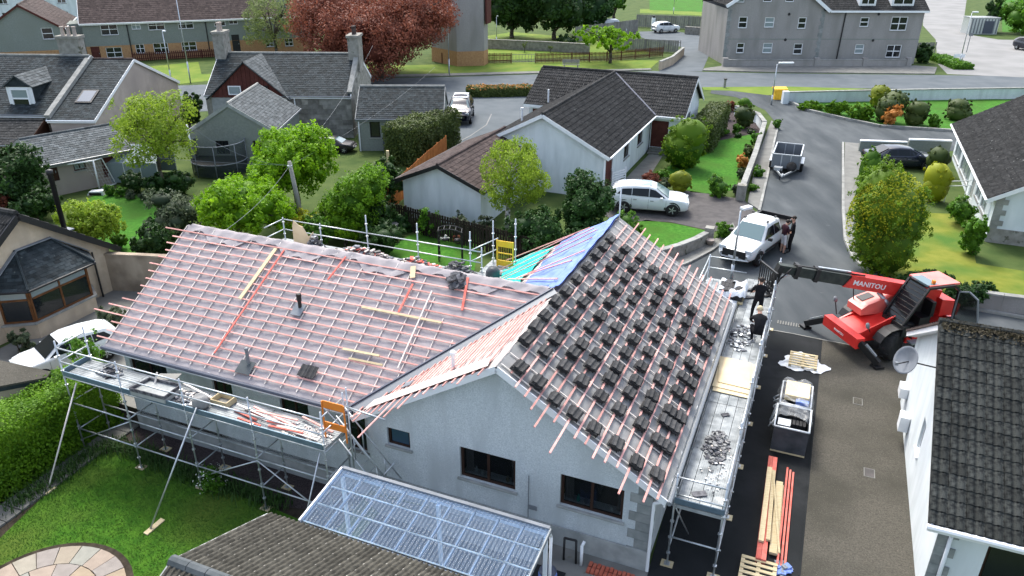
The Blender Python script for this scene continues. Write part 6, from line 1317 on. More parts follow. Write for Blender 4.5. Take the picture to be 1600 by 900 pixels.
# --- terraced flats across the street (left)
O_ = V((g(140, 98).x, g(140, 98).y, 0)); q_ = g(490, 80.5); X_ = (q_ - O_); L_ = X_.length; X_.normalize(); O_ = V((O_.x, O_.y, 0))
up = [(157, 37, 184, 55), (231, 32, 257, 47), (278, 30, 302, 45), (334, 27, 352, 41), (357, 25, 371, 38), (205, 33, 219, 46, dict(glass='glass_pale')), (432, -4, 446, 10), (478, -8, 492, 6)]
lo_ = [(166, 74, 191, 90), (212, 69, 226, 83), (240, 67, 263, 83), (284, 65, 307, 79), (341, 61, 357, 75), (415, 62, 428, 73), (445, 60, 458, 72)]
dr_ = [(363, 54, 375, 82, dict(door=True, mat='black')), (143, 73, 157, 94, dict(door=True, mat='redwood'))]
bl, A_ = gable_house('terraced_flats', 'long grey block of terraced flats with brown roofs at the top left', 'flats', O_, X_, L_, 10, 4.45, 7.9, 'harl_green', 'tile_brown', 'slate', {'front': holes_px(O_, X_, [r for r in up + lo_ + dr_], frame='upvc', glass='glass')}, course=.34, width=.36, over=.35, trans=.5, baseband=None)
zz = 1.75
for a0, a1 in ((0, onw(O_, X_, 361, 70)[0]), (onw(O_, X_, 377, 70)[0], L_)): pass
N_ = V((X_.y, -X_.x, 0))
hs = holes_px(O_, X_, lo_ + dr_)
mb = MB(); wall(mb, O_ + N_ * .025, X_, N_, L_, [(0, zz), (L_, zz)], [(h[0], h[1], max(h[2], .01), min(h[3], zz - .01)) for h in hs], .03); mb.build('brick_band', K['brick_tan'], bl)
for px in (200, 323): x_ = onw(O_, X_, px, 50)[0]; MB().tube(O_ + X_ * x_ + N_ * .08 + EZ * 4.3, O_ + X_ * x_ + N_ * .08, .06, 6).build('downpipe', K['black'], bl)
gO = O_ - X_ * 1.6 + N_ * 1.6; Yb = X_; # gabled wing to the left
gb, A2 = gable_house('gabled_flats', 'grey gabled flats with a tan brick base at the far top left', 'flats', gO - X_ * .2, -N_, 12, 7.2, 4.15, 6.5, 'harl_green', 'tile_brown', 'slate', {'left': [(5.2, 6.3, 2.9, 4.1, dict(lights=1, trans=.5))]}, course=.34, width=.36, over=.3, fascia='redwood', trans=.5)
MB().par(gO - X_ * .2 - X_ * 7.2 + N_ * .02, X_ * 7.22, EZ * 1.75, N_ * .02).build('brick_band', K['brick_tan'], gb)
lk = MB().par(gO - X_ * .1 - N_ * 3, X_ * 1.7, -N_ * 4, EZ * 4.1).build('link_block', K['harl_green'], bl);
# --- white houses beyond, top left corner
wh, _ = gable_house('white_house', 'white rendered house peeping in at the top left corner', 'house', V((-92, 118, 0)), V((1, .25, 0)), 28, 9, 5.2, 8.5, 'render_white', 'slate', 'slate', {'front': [(3 + 4 * i, 4.2 + 4 * i, 1 + 2.4 * j, 2.2 + 2.4 * j) for i in range(6) for j in range(2)]}, course=.5, width=.5)
wh2, _ = gable_house('white_house', 'white dormered house below the top left corner', 'house', V((-76, 92.5, 0)), V((1, .3, 0)), 11.5, 8, 3.6, 5.6, 'render_white', 'slate', 'slate', {'front': [(1.5 + 3.2 * i, 2.6 + 3.2 * i, .8, 2.4) for i in range(3)]}, course=.4, width=.4)
# --- tall grey block behind the beech
O_ = V((-6.6, 88.0, 0));
tb_ = thing('tower_flats', 'tall pale grey stair block with brown brick foot right of the copper beech', 'flats', O_); mb = MB()
pr8 = [V((-9.5, 92, 0)), V((-6.3, 88.2, 0)), V((-3.3, 88.9, 0)), V((-2.9, 90.5, 0)), V((-4.2, 98, 0)), V((-10, 98, 0))]
MB().prism([p + EZ * 1.6 for p in pr8], EZ * 10).build('wall', K['harl_grey'], tb_); MB().prism([p + (p - V((-6, 93, 0))) * .004 for p in pr8], EZ * 1.62).build('brick_base', K['brick_tan'], tb_)
MB().par((-9.0, 91.3, 4.2), (2.1, -2.5, 0), (-.15, -.12, 0), (0, 0, 6)).build('red_panel', K['redwood'], tb_); MB().par((-3.1, 88.85, 4.5), (.45, 1.7, 0), (.15, -.05, 0), (0, 0, 6)).build('red_panel', K['redwood'], tb_)
# --- grey flats across the street (right)
O_ = V((24.2, 91.0, 0)); X_ = V((22.4, .7, 0)).normalized(); L_ = 22.6; N_ = V((X_.y, -X_.x, 0)); Yf = EZ.cross(X_)
rects = [(1154, 26, 1168, 44), (1195, 27, 1210, 43), (1247, 27, 1260, 45), (1151, 67, 1163, 83), (1192, 67, 1207, 83), (1240, 68, 1254, 85), (1344, 27, 1358, 42), (1336, 69, 1350, 84)]
dbl = [(1392, 26, 1418, 48, dict(lights=2)), (1385, 70, 1408, 90, dict(lights=2))]
top_ = [(1150, -10, 1164, 4), (1228, -12, 1242, 3), (1193, -12, 1207, 3)]
gf = thing('harled_flats', 'large grey harled block of flats with white windows at the top right', 'flats', O_)
hl_ = holes_px(O_, X_, rects + dbl + top_); mb = MB(); xg = onw(O_, X_, 1291, 15)[0]; ze = 6.0
wall(mb, O_, X_, N_, L_, [(0, ze + .6), (xg / 2, 10.2), (xg, ze), (L_, ze)], [h[:4] for h in hl_])
wall(mb, O_, Yf, -X_, 11, [(0, ze), (5.5, ze), (11, ze)]); wall(mb, O_ + X_ * L_, Yf, X_, 11, [(0, ze), (5.5, 9.6), (11, ze)]); wall(mb, O_ + Yf * 11, X_, Yf, L_, [(0, ze), (L_, ze)]); mb.build('wall', K['harl_grey'], gf)
for i, h in enumerate(hl_): window(gf, O_, X_, N_, h[:4], 'upvc', 'glass_pale' if i % 3 == 1 else 'glass', h[4].get('lights', 1), .5, .14, True, .09)
AF = lambda x, y, z: O_ + X_ * x + Yf * y + EZ * z
slope(gf, AF(xg - .3, -.4, ze - .1), AF(L_ + .3, -.4, ze - .1), AF(L_ + .3, 5.5, 9.7), AF(xg - .3, 5.5, 9.7), 'roll', 'tile_grey', .36, .36); slope(gf, AF(L_ + .3, 11.4, ze - .1), AF(0, 11.4, ze - .1), AF(0, 5.5, 9.7), AF(L_ + .3, 5.5, 9.7), 'roll', 'tile_grey', .4, .4)
slope(gf, AF(xg + .3, -.4, ze - .1), AF(xg + .3, 5.5, ze - .1), AF(xg / 2, 5.5, 10.3), AF(xg / 2, -.4, 10.3), 'roll', 'tile_grey', .4, .4); slope(gf, AF(-.3, 5.5, ze + .4), AF(-.3, -.4, ze + .4), AF(xg / 2, -.4, 10.3), AF(xg / 2, 5.5, 10.3), 'roll', 'tile_grey', .4, .4)
MB().bar(AF(xg + .35, -.42, ze - .2), AF(xg / 2, -.42, 10.2), .06, .35).build('bargeboard', K['white'], gf); MB().bar(AF(-.35, -.42, ze + .3), AF(xg / 2, -.42, 10.2), .06, .35).build('bargeboard', K['white'], gf)
MB().bar(AF(xg + .4, -.42, ze - .2), AF(L_ + .3, -.42, ze - .2), .05, .22).build('fascia', K['white'], gf)
for px, wd in ((1358, 1.9), (1413, 2.6)):
 x_ = onw(O_, X_, px, 3)[0]; d_ = MB().par(AF(x_ - wd / 2, .25, ze + .35), X_ * wd, Yf * 2.5, EZ * 1.6).build('dormer', K['white'], gf)
 window(gf, AF(x_ - wd / 2, .18, 0), X_, N_, (.15, wd - .15, ze + .5, ze + 1.7), 'upvc', 'glass', 2, .5, .04, False, .09, name='dormer_window')
x_ = onw(O_, X_, 1314, 50)[0]; MB().path([AF(x_ + .15, -.1, ze - .1), AF(x_, -.1, .1)], .07, 6).build('downpipe', K['black'], gf)
for x0_, x1_ in ((.02, xg), (xg + .02, L_)): MB().par(AF(x0_, -.02, 2.72), X_ * (x1_ - x0_ - .02), Yf * .018, EZ * .1).build('band_course', K['harl_green'], gf)
for px, py in ((1233, 22), (1227, 62), (1373, 22), (1364, 63)): x_, z_ = onw(O_, X_, px, py); MB().lathe(AF(x_, -.0, z_), [(.14, 0), (.16, .04), (.1, .08)], 8, N_).build('vent_cowl', K['black'], gf)
for k in range(15):
 for x_, s in ((0, 1), (xg, -1)): MB().par(AF(x_ - (0 if s > 0 else .5 if k % 2 else .35), -.03, .1 + k * .42), X_ * (.5 if k % 2 else .35), Yf * .025, EZ * .4).build('quoin', K['quoin'], gf)
# ================================================================ WALLS AND FENCES
def stone_run(name, label, px, h, th, m_='stone_wall', cap='kerb', bl=.6, z=0, group=None, capw=.08):
 pts = [p if isinstance(p, Vector) else g(*p) for p in px]; r = thing(name, label, 'wall', pts[0], 0, group); rg = random.Random(len(label))
 for a, b_ in zip(pts, pts[1:]):
  MB().bar(V((a.x, a.y, h / 2)), V((b_.x, b_.y, h / 2)), th, h).build('wall_body', K[m_], r)
  n = max(1, int((b_ - a).length / bl)); d = (b_ - a) / n
  for i in range(n): MB().bar(V((a.x, a.y, h + .04)) + d * i + d.normalized() * .006, V((a.x, a.y, h + .04)) + d * (i + 1) - d.normalized() * .006, th + capw, .08 + rg.uniform(0, .015)).build('coping', K[cap], r)
 return r
stone_run('garden_wall', 'pale coped front wall of the white bungalow running up beside the trailer', [AB(47.6, 2.4), AB(38, 2.05), AB(30.4, 1.9)], .7, .25, 'stone_wall', 'kerb', .9)
tag(MB().box(AB(30.1, 1.9, .45), .5, .5, .95, EU, EV).build('gate_pier', K['stone_wall'], None), 'short grey gate pier at the end of the bungalow front wall', 'pier')
stone_run('garden_wall', 'curved white garden wall at the cul de sac corner beside the clipped bushes', [AB(47.6, 2.4), AB(50.5, 3.2), AB(52.6, 5.2)], .75, .25, 'render_white', 'kerb', .9)
stone_run('garden_wall', 'low curved block wall round the corner lawn beside the white pickup', [AB(17.0, 6.0), AB(18.9, 4.4), AB(20.2, 3.5), AB(21.3, 2.95), AB(22.3, 2.6)], .6, .22, 'stone_wall', 'kerb', .5)
tag(MB().box(AB(22.6, 2.5, .42), .42, .42, .84, EU, EV).build('gate_pier', K['stone_wall'], None), 'square block pier at the mauve driveway mouth by the pickup', 'pier')
tw = stone_run('garden_wall', 'long smooth grey wall behind the clipped round bushes', [V((24.6, 69.2, 0)), V((35.5, 70.6, 0)), V((48, 71.9, 0)), V((64, 73.5, 0))], .95, .25, 'harl_blue', 'kerb', 1.2)
tag(MB().box((24.4, 69.0, .55), .5, .5, 1.1).build('gate_pier', K['render_white'], None), 'white end pier of the long grey wall by the yellow bin', 'pier')
stone_run('garden_wall', 'low rendered wall in front of the dry lawn at the right edge', [g(1490, 477), g(1560, 488), g(1700, 506)], .75, .22, 'harl_grey', 'kerb', 1.0)
stone_run('garden_wall', 'stepped dark wall beyond the black car on the right', [AB(44.1, -4.4), AB(44.9, -7.4)], .8, .2, 'harl_green', 'white', 3)
stone_run('garden_wall', 'taller stepped wall beyond the black car close to the right bungalow', [AB(44.95, -7.5), AB(45.7, -10.2)], 1.0, .2, 'harl_green', 'white', 3)
stone_run('boundary_wall', 'stained tall cream wall between the cream bungalow and the stripped roof', [AB(6.95, 25.45), AB(8.1, 21.6), AB(8.8, 18.4)], 1.65, .2, 'wall_stained', 'wall_stained', 1.2, capw=.06)
fwl = stone_run('boundary_wall', 'stone boundary wall along the street below the grey flats', [V((23.8, 88.9, 0)), V((45.3, 89.8, 0))], .75, .3, 'harl_grey', 'kerb', 1.1)
for x_ in (24, 34.5, 40.1, 45.2): MB().box((x_, 88.9 + (x_ - 23.8) * .042, .5), .55, .55, 1.0).build('pier', K['harl_grey'], fwl)
stone_run('rear_wall', 'low weathered wall dividing the back gardens behind the stripped roof', [g(636, 350), g(560, 415)], .5, .3, 'stone_wall', 'stone_wall', .8)
stone_run('park_wall', 'old rubble wall under the dark trees beyond the park', [V((-5.5, 103, 0)), V((4, 100.5, 0)), V((9.5, 98.5, 0))], 1.1, .4, 'stone', 'stone', 1)
stone_run('parking_wall', 'stone wall behind the white hatchback in the parking court', [V((25.5, 118.5, 0)), V((38, 112, 0))], 1.0, .4, 'stone_wall', 'stone_wall', 1.2)
stone_run('parking_wall', 'low cream wall stub at the park corner by the side street', [V((16.2, 86.5, 0)), V((18.2, 90, 0)), V((21, 97.5, 0))], .9, .25, 'render_cream', 'kerb', 1.0)
def fence(name, label, px, h, m_, pale=.1, gap=.02, posts=2.0, z=0, top=None, th=.02, boards=True, group=None, lift=.05):
 """posts and rails; pales one by one where they show, otherwise joined"""
 pts = [p if isinstance(p, Vector) else g(*p) for p in px]; r = thing(name, label, 'fence', V((pts[0].x, pts[0].y, 0)), 0, group); rg = random.Random(len(label)); mb = MB()
 for a, b_ in zip(pts, pts[1:]):
  L = (b_ - a).length; d = (b_ - a).normalized(); n = max(1, round(L / posts))
  for i in range(n + 1): MB().box(V((a.x, a.y, h / 2)) + d * (L * i / n), .09, .09, h + .06, d, EZ.cross(d)).build('post', K[m_], r)
  for zz in (.3, h - .25): MB().bar(V((a.x, a.y, zz)) + EZ.cross(d) * .05, V((b_.x, b_.y, zz)) + EZ.cross(d) * .05, .04, .08).build('rail', K[m_], r)
  k = int(L / (pale + gap))
  for i in range(k):
   hh = h + rg.uniform(-.02, .02); p = V((a.x, a.y, lift)) + d * (i * (pale + gap)) - EZ.cross(d) * .06
   mb.par(p, d * pale, EZ.cross(d) * th, EZ * (hh - lift))
 mb.build('pales', K[m_], r, kind='stuff'); return r
fence('board_fence', 'bright orange boarded fence between hedge and white garage', [AB(19.6, 19.3), AB(27.5, 20.9), AB(31.3, 21.55)], 1.5, 'orange_fence', .12, .015)
fence('board_fence', 'brown boarded fence running up beside the white bungalow to the street', [AB(28, 18.9), AB(41, 18.9)], 1.1, 'brown_fence', .12, .02)
fence('board_fence', 'dark stained fence along the back of the rear lawn', [AB(18.5, 18.7), AB(17.8, 15.6), AB(17.2, 12.2), AB(16.6, 9.5)], 1.35, 'black_fence', .12, .04)
fence('picket_fence', 'long brown picket fence across the park left of its gap', [V((-8.2, 90.4, 0)), V((-.2, 90.6, 0))], 1.15, 'brown_fence', .09, .07)
fence('picket_fence', 'long brown picket fence across the park right of its gap', [V((2.6, 90.8, 0)), V((11, 92.2, 0)), V((18.3, 96.5, 0))], 1.15, 'brown_fence', .09, .07)
fence('picket_fence', 'red brown picket fence in front of the terraced flats', [V((-43.8, 90.4, 0)), V((-35.2, 94, 0))], 1.0, 'redwood', .12, .1)
gt2 = thing('park_gate', 'pale metal gate in the gap of the park picket fence', 'gate', V((-.1, 90.6, 0)))
for i in range(8): MB().bar(V((-.05 + i * .36, 90.65, .1)), V((-.05 + i * .36, 90.65, 1.05)), .04, .04, V((0, 1, 0))).build('bar', K['grey_fence'], gt2)
for z_ in (.2, 1.0): MB().bar(V((-.1, 90.65, z_)), V((2.55, 90.75, z_)), .04, .05).build('rail', K['grey_fence'], gt2)
fence('panel_fence', 'weathered grey close boarded fence behind the white hatchback', [V((19.5, 127, 0)), V((30, 124, 0)), V((41, 118, 0))], 1.9, 'grey_fence', .3, .03, 3)
fence('panel_fence', 'grey green panel fence beside the small green street tree', [V((12.5, 102, 0)), V((21, 99.5, 0))], 1.5, 'grey_fence', .25, .03, 2.5)
fence('panel_fence', 'pale grey fence panel under the dark trees by the van', [V((8.5, 109, 0)), V((18.5, 119, 0))], 2.0, 'grey_fence', .35, .02, 3)
fence('panel_fence', 'slatted timber screen at the right end of the grey flats', [V((46.9, 97, 0)), V((52, 97.5, 0))], 1.7, 'grey_fence', .25, .04, 2.5)
# ================================================================ TREES, HEDGES AND BUSHES
GZ = 0.0
def fitbox(px0, py0, px1, py1, bx, by):
 """crown centre (relative to the base), half width and half height for a plant that stands at a ground point"""
 b_ = g(bx, by, GZ); O = V((0, b_.y, 0)); xm, ym = (px0 + px1) / 2, (py0 + py1) / 2
 x0, x1 = onw(O, (1, 0, 0), px0, ym)[0], onw(O, (1, 0, 0), px1, ym)[0]; zt, zb_ = onw(O, (1, 0, 0), xm, py0)[1], onw(O, (1, 0, 0), xm, py1)[1]
 return b_, (x0 + x1) / 2 - b_.x, (x1 - x0) / 2, zb_ - GZ, zt - GZ
def lumps(cx, rx, zb_, zt, n, seed, spread=.55, rel=.55, depth=1.0):
 """several overlapping lumps that fill a crown of half width rx between zb and zt"""
 rg = random.Random(seed); rz = (zt - zb_) / 2; zc = (zt + zb_) / 2; out = [((cx, 0, zc), rx * .72, rx * .72 * depth, rz * .78)]
 for i in range(n):
  a = 6.283 * i / n + rg.uniform(-.3, .3); el = rg.uniform(-.8, .9)
  out.append(((cx + math.cos(a) * rx * spread, math.sin(a) * rx * spread * depth, zc + el * rz * .5), rx * rel * rg.uniform(.75, 1.1), rx * rel * depth * rg.uniform(.75, 1.1), rz * rel * rg.uniform(.7, 1.05)))
 return out
def T(name, label, box, base, m_, n, size, seed, nl=6, tr=.15, cat='tree', bark=None, group=None, core=0, clump=.35, limbs=6, trunk=None, spread=.55, rel=.55, up=0, depth=1.0):
 b_, cx, rx, zb_, zt = fitbox(*box, *base); zb_ = max(zb_, .15)
 return tree(name, label, b_, trunk or max(.4, zb_ + (zt - zb_) * .25), lumps(cx, rx, zb_, zt, nl, seed, spread, rel, depth), K[m_], n, size, seed, tr, K[bark] if bark else None, cat, group, core, limbs, clump, up)
def S(name, label, box, base, m_, n, size, seed, nl=4, cat='shrub', group=None, core=.58, clump=.35, spread=.5, rel=.6, up=0, depth=1.0):
 b_, cx, rx, zb_, zt = fitbox(*box, *base); zb_ = max(zb_ - .16 * (zt - zb_), -.02)
 return shrub(name, label, b_, lumps(cx, rx, zb_, zt, nl, seed, spread, rel, depth) + [((cx, 0, zb_ + .3 * (zt - zb_)), rx * .74, rx * .74 * depth, .34 * (zt - zb_))], K[m_], n, size, seed, cat, group, core, clump, up)
T('copper_beech', 'large copper beech with red brown crown beside the street', (466, -46, 702, 116), (596, 121), 'leaf_copper', 85000, .23, 1, 18, .42, limbs=14, clump=.42, spread=.6, rel=.5, core=.45)
T('birch_tree', 'thin pale green tree in front of the terraced flats left of the beech', (374, -20, 476, 84), (432, 92), 'leaf_pale', 7000, .19, 2, 9, .2, limbs=16, clump=.42, spread=.6, rel=.45)
T('street_tree', 'narrow green tree against the tall grey block right of the beech', (690, 4, 722, 84), (706, 90), 'leaf_mid', 3200, .3, 3, 5, .12)
T('lime_tree', 'airy yellow green tree with bare twigs at the top in the left back garden', (182, 132, 302, 268), (258, 296), 'leaf_lime', 9500, .15, 4, 10, .12, limbs=14, clump=.5, spread=.6, rel=.5)
T('yew_tree', 'dark upright yew between the peach gable and the granite house', (281, 136, 314, 200), (297, 206), 'leaf_dark', 6000, .22, 5, 5, .15, core=.6, depth=.8)
T('maple_tree', 'big bright green round tree right of the trampoline', (396, 182, 522, 318), (466, 338), 'leaf_bright', 22000, .17, 6, 11, .2, core=.45, clump=.32)
T('maple_tree', 'wide bright green tree directly behind the left end of the stripped roof', (308, 258, 452, 372), (380, 392), 'leaf_bright', 20000, .15, 7, 10, .18, core=.5, clump=.3)
S('bay_bush', 'broad mid green bush behind the rear scaffold left of the garage', (496, 258, 612, 352), (552, 368), 'leaf_hedge', 15000, .14, 8, 8)
S('laurel_bush', 'dark glossy bush against the orange fence and garage corner', (556, 246, 634, 312), (596, 330), 'leaf_dark', 8000, .16, 9, 6)
S('laburnum_bush', 'bright lime bush low beside the wooden pole behind the roof', (515, 330, 562, 372), (538, 384), 'leaf_bright', 3500, .11, 10, 4)
S('grey_shrub', 'loose grey green shrub beside the back garden lawn', (228, 296, 318, 352), (274, 362), 'leaf_grey', 5500, .14, 11, 6, clump=.45)
S('dark_shrub', 'dark leafy shrub between the back garden lawn and the roof end', (206, 340, 268, 402), (232, 412), 'leaf_dark', 6000, .15, 12, 6)
T('japanese_maple', 'weeping lime green acer beside the cream bungalow', (98, 304, 188, 384), (152, 402), 'leaf_lime', 9000, .13, 13, 7, .09, core=.3)
S('small_shrub', 'small dark shrub at the near edge of the back garden lawn', (170, 362, 198, 388), (184, 390), 'leaf_mid', 1300, .12, 14, 3)
S('dark_bush', 'big dark green bush at the left edge beside the slate shed', (-30, 226, 66, 318), (20, 332), 'leaf_dark', 11000, .2, 15, 8)
S('dark_bush', 'low dark thicket behind the cream bungalow ridge', (20, 284, 92, 332), (60, 345), 'leaf_dark', 5000, .16, 16, 5)
S('red_shrub', 'small red leaved shrub peeping over the left roof edge', (-14, 300, 14, 326), (0, 345), 'leaf_copper', 1400, .14, 17, 3)
S('golden_shrub', 'golden orange shrub behind the torn plywood', (446, 322, 502, 366), (474, 380), 'leaf_gold', 3000, .11, 18, 4)
for i, (bx, ba, lb) in enumerate((((162, 288, 180, 306), (172, 306), 'first small border shrub from the goal along the back lawn'), ((178, 290, 200, 308), (190, 307), 'second small border shrub from the goal along the back lawn'), ((194, 294, 212, 312), (204, 311), 'third pale border shrub from the goal along the back lawn'), ((214, 298, 232, 314), (224, 313), 'fourth pale border shrub from the goal along the back lawn'))):
 S('border_shrub', lb, bx, ba, 'leaf_grey' if i > 1 else 'leaf_mid', 700, .12, 20 + i, 3, group='border shrubs along the back garden lawn')
S('dark_shrub', 'dark shrub under the pale tree by the greenhouse', (222, 270, 262, 308), (244, 312), 'leaf_dark', 3500, .16, 25, 4)
T('birch_tree', 'weeping birch with white trunk beside the white garage', (752, 214, 858, 330), (792, 364), 'leaf_lime', 11000, .12, 26, 9, .14, bark='birch_bark', limbs=10, clump=.45, trunk=2.6, spread=.58, rel=.5, up=-.6)
T('pine_tree', 'dense dark green conifer between the birch and the white car', (876, 262, 962, 362), (920, 376), 'leaf_conifer', 15000, .14, 27, 8, .16, core=.6)
S('dark_shrub', 'deep green shrubbery filling the corner under the birch', (792, 316, 884, 384), (840, 398), 'leaf_conifer', 10000, .14, 28, 7)
S('small_shrub', 'mid green shrub at the end of the rear lawn below the birch', (800, 348, 832, 382), (816, 388), 'leaf_mid', 2400, .11, 29, 4)
S('dark_shrub', 'low dark shrub behind the blue tarpaulin', (880, 340, 960, 378), (915, 392), 'leaf_conifer', 6500, .13, 30, 5)
S('light_shrub', 'light green shrub below the white car by the ridge end', (952, 326, 1006, 362), (978, 368), 'leaf_mid', 3200, .11, 31, 4)
S('rose_bush', 'tall leafy rose bush in front of the dark fence left', (652, 312, 690, 362), (670, 368), 'leaf_mid', 2600, .12, 32, 5, core=.3, clump=.45)
S('rose_bush', 'loose rose bush in front of the dark fence centre', (700, 330, 740, 366), (720, 372), 'leaf_grey', 1700, .11, 33, 4, core=.3, clump=.45)
S('fuchsia_bush', 'dark purple leaved bush behind the low garden wall', (556, 344, 630, 386), (596, 398), 'leaf_dark', 5000, .12, 34, 5)
S('small_shrub', 'thin green shrub at the dark fence right of the roses', (742, 332, 772, 368), (758, 374), 'leaf_grey', 1500, .11, 35, 4, core=.3)
for i, (bx, ba, m_, n_, lb) in enumerate((((470, 330, 524, 374), (496, 386), 'leaf_mid', 3600, 'mid green bush right of the golden orange shrub behind the roof'), ((552, 300, 618, 352), (586, 362), 'leaf_dark', 5000, 'dark bush between the bay bush and the low garden wall'), ((250, 262, 304, 302), (278, 308), 'leaf_dark', 4000, 'dark hedge bush under the pale pole by the trampoline'), ((604, 326, 650, 356), (628, 360), 'leaf_conifer', 2800, 'dark bush at the foot of the dark fence left end'), ((376, 262, 420, 312), (398, 330), 'leaf_mid', 3600, 'mid green bush between trampoline and round maple'), ((186, 262, 226, 296), (206, 300), 'leaf_dark', 2600, 'dark bush in front of the small greenhouse'))): S('dark_shrub' if m_ != 'leaf_mid' else 'green_bush', lb, bx, ba, m_, n_, .14, 120 + i, 5)
# front garden of the centre house
b_ = g(1068, 256); S('clipped_conifer', 'round clipped golden topped conifer by the red brown door', (1033, 190, 1104, 262), (1068, 262), 'leaf_goldgreen', 15000, .11, 36, 6, core=.82, spread=.2, rel=.85, clump=.14)
hedge('tall_hedge', 'tall clipped dark green hedge at the right gable of the white bungalow', 'hedge', K['leaf_topiary'], AB(39.6, 6.6), EU, -EV, 7.2, 1.5, 2.2, 9000, .13, 37)
S('round_bush', 'large rounded clipped bush behind the rose bed', (1144, 164, 1182, 200), (1163, 200), 'leaf_topiary', 5200, .12, 38, 4, core=.82, spread=.14, rel=.9, clump=.12)
S('round_bush', 'light green clipped bush behind the larger rounded one', (1148, 152, 1180, 172), (1164, 178), 'leaf_hedge', 2800, .13, 39, 3, core=.82, spread=.14, rel=.9, clump=.12)
S('round_bush', 'small flat topped bush in the rose bed', (1120, 167, 1146, 186), (1133, 187), 'leaf_topiary', 2200, .12, 40, 3, core=.82, spread=.14, rel=.9, clump=.12)
S('red_bush', 'dark reddish bush at the back of the rose bed', (1132, 154, 1150, 170), (1141, 173), 'leaf_copper', 1300, .15, 41, 3)
for i, (bx, ba, m_, lb) in enumerate((((1112, 196, 1144, 212), (1128, 211), 'leaf_mid', 'low spreading green plant in the rose bed'), ((1142, 192, 1162, 210), (1152, 209), 'leaf_mid', 'leafy plant in the middle of the rose bed'), ((1164, 200, 1182, 210), (1173, 209), 'leaf_grey', 'grey green mound at the right of the rose bed'), ((1146, 206, 1160, 216), (1153, 215), 'leaf_conifer', 'dark mound at the front of the rose bed'))): S('bed_plant', lb, bx, ba, m_, 1100, .11, 42 + i, 3, cat='plant')
S('yellow_bush', 'round yellow green bush at the near edge of the front lawn', (1044, 270, 1082, 300), (1063, 300), 'leaf_yellowbush', 4600, .09, 46, 4, core=.88, spread=.18, rel=.88, clump=.14)
S('ball_bush', 'round dark green bush at the corner of the front lawn', (1104, 274, 1140, 308), (1122, 307), 'leaf_mid', 3600, .10, 47, 4, core=.75, spread=.4, rel=.65)
S('heather_bush', 'dark reddish bush at the left of the front lawn edge', (1000, 266, 1032, 290), (1016, 290), 'leaf_copper', 2000, .10, 48, 4)
S('grey_bush', 'grey lavender bush beside the yellow bush', (1026, 276, 1052, 296), (1039, 296), 'leaf_grey', 1800, .10, 49, 3)
S('green_bush', 'green bush behind the lavender by the path', (1022, 262, 1050, 280), (1036, 281), 'leaf_mid', 1800, .10, 50, 3)
for i, (bx, ba, m_, lb) in enumerate((((1148, 240, 1172, 262), (1160, 262), 'leaf_orange', 'orange tinged bush on the lawn edge, nearest the gate pier but one'), ((1160, 224, 1180, 244), (1170, 244), 'leaf_topiary', 'brown green bush on the lawn edge midway up the wall'), ((1172, 206, 1192, 226), (1182, 226), 'leaf_mid', 'green bush on the lawn edge at the top of the wall'), ((1150, 262, 1168, 278), (1159, 278), 'leaf_grey', 'silvery bush on the lawn edge near the gate pier'), ((1142, 284, 1160, 304), (1151, 305), 'leaf_grey', 'low grey plant beside the gate pier'))): S('border_bush', lb, bx, ba, m_, 1700, .10, 51 + i, 4, group='bushes along the inside of the front wall', core=.6)
for i, (bx, ba, lb) in enumerate((((1174, 258, 1196, 278), (1185, 278), 'green plant outside the front wall beside the trailer'), ((1168, 282, 1186, 300), (1177, 300), 'low green plant outside the front wall below the trailer'), ((1206, 184, 1222, 202), (1214, 202), 'green clump outside the wall at the top of the pavement'))): S('verge_plant', lb, bx, ba, 'leaf_mid', 900, .11, 57 + i, 3, cat='plant')
S('hedge_bush', 'small clipped bush behind the pier beside the pickup', (1116, 346, 1146, 372), (1131, 373), 'leaf_mid', 2600, .09, 60, 3)
# right side
S('golden_conifer', 'big egg shaped golden conifer at the cul de sac bend', (1324, 266, 1448, 422), (1386, 424), 'leaf_goldgreen', 60000, .09, 61, 10, cat='conifer', core=.8, spread=.26, rel=.78, clump=.14)
bq = g(1386, 424); rgq = np.random.default_rng(9); _, cxq, rxq, zbq, ztq = fitbox(1324, 266, 1448, 422, 1386, 424)
k_ = 9000; aq = rgq.uniform(0, 6.28, k_); eq = rgq.beta(2.4, 1.3, k_); Pq = np.stack([bq.x + cxq + np.cos(aq) * rxq * .93 * np.sqrt(np.clip(1 - (eq * 2 - 1) ** 2, .02, 1)), bq.y + np.sin(aq) * rxq * .93 * np.sqrt(np.clip(1 - (eq * 2 - 1) ** 2, .02, 1)), zbq + (ztq - zbq) * eq * .99], 1); keep = (rgq.random(k_) < np.clip(.0 + 1.5 * (eq - .5) - .42 * np.cos(aq), .02, 1)); Pq = Pq[keep]
leafmesh('golden_tips', K['leaf_gold'], [o for o in COL.objects if o.name.startswith('golden_conifer')][0], Pq, (Pq - np.array([bq.x + cxq, bq.y, (zbq + ztq) / 2])) / rxq, rgq.random(len(Pq)), .1, rgq)
S('upright_bush', 'bright green upright bush left of the black car', (1341, 224, 1382, 292), (1361, 293), 'leaf_hedge', 7500, .1, 62, 4, core=.88, spread=.2, rel=.84, clump=.14)
S('round_bush', 'round dark green bush right of the black car', (1446, 228, 1486, 258), (1466, 272), 'leaf_topiary', 4200, .11, 63, 3, core=.9, spread=.15, rel=.9, clump=.12)
S('gold_bush', 'yellow brown leafed bush in front of the right bungalow', (1442, 250, 1488, 312), (1465, 314), 'leaf_gold', 6500, .1, 64, 5, core=.9, spread=.16, rel=.88, clump=.12)
S('wall_shrub', 'leafy shrub against the right bungalow under its far windows', (1484, 300, 1526, 346), (1502, 350), 'leaf_mid', 4200, .12, 65, 5)
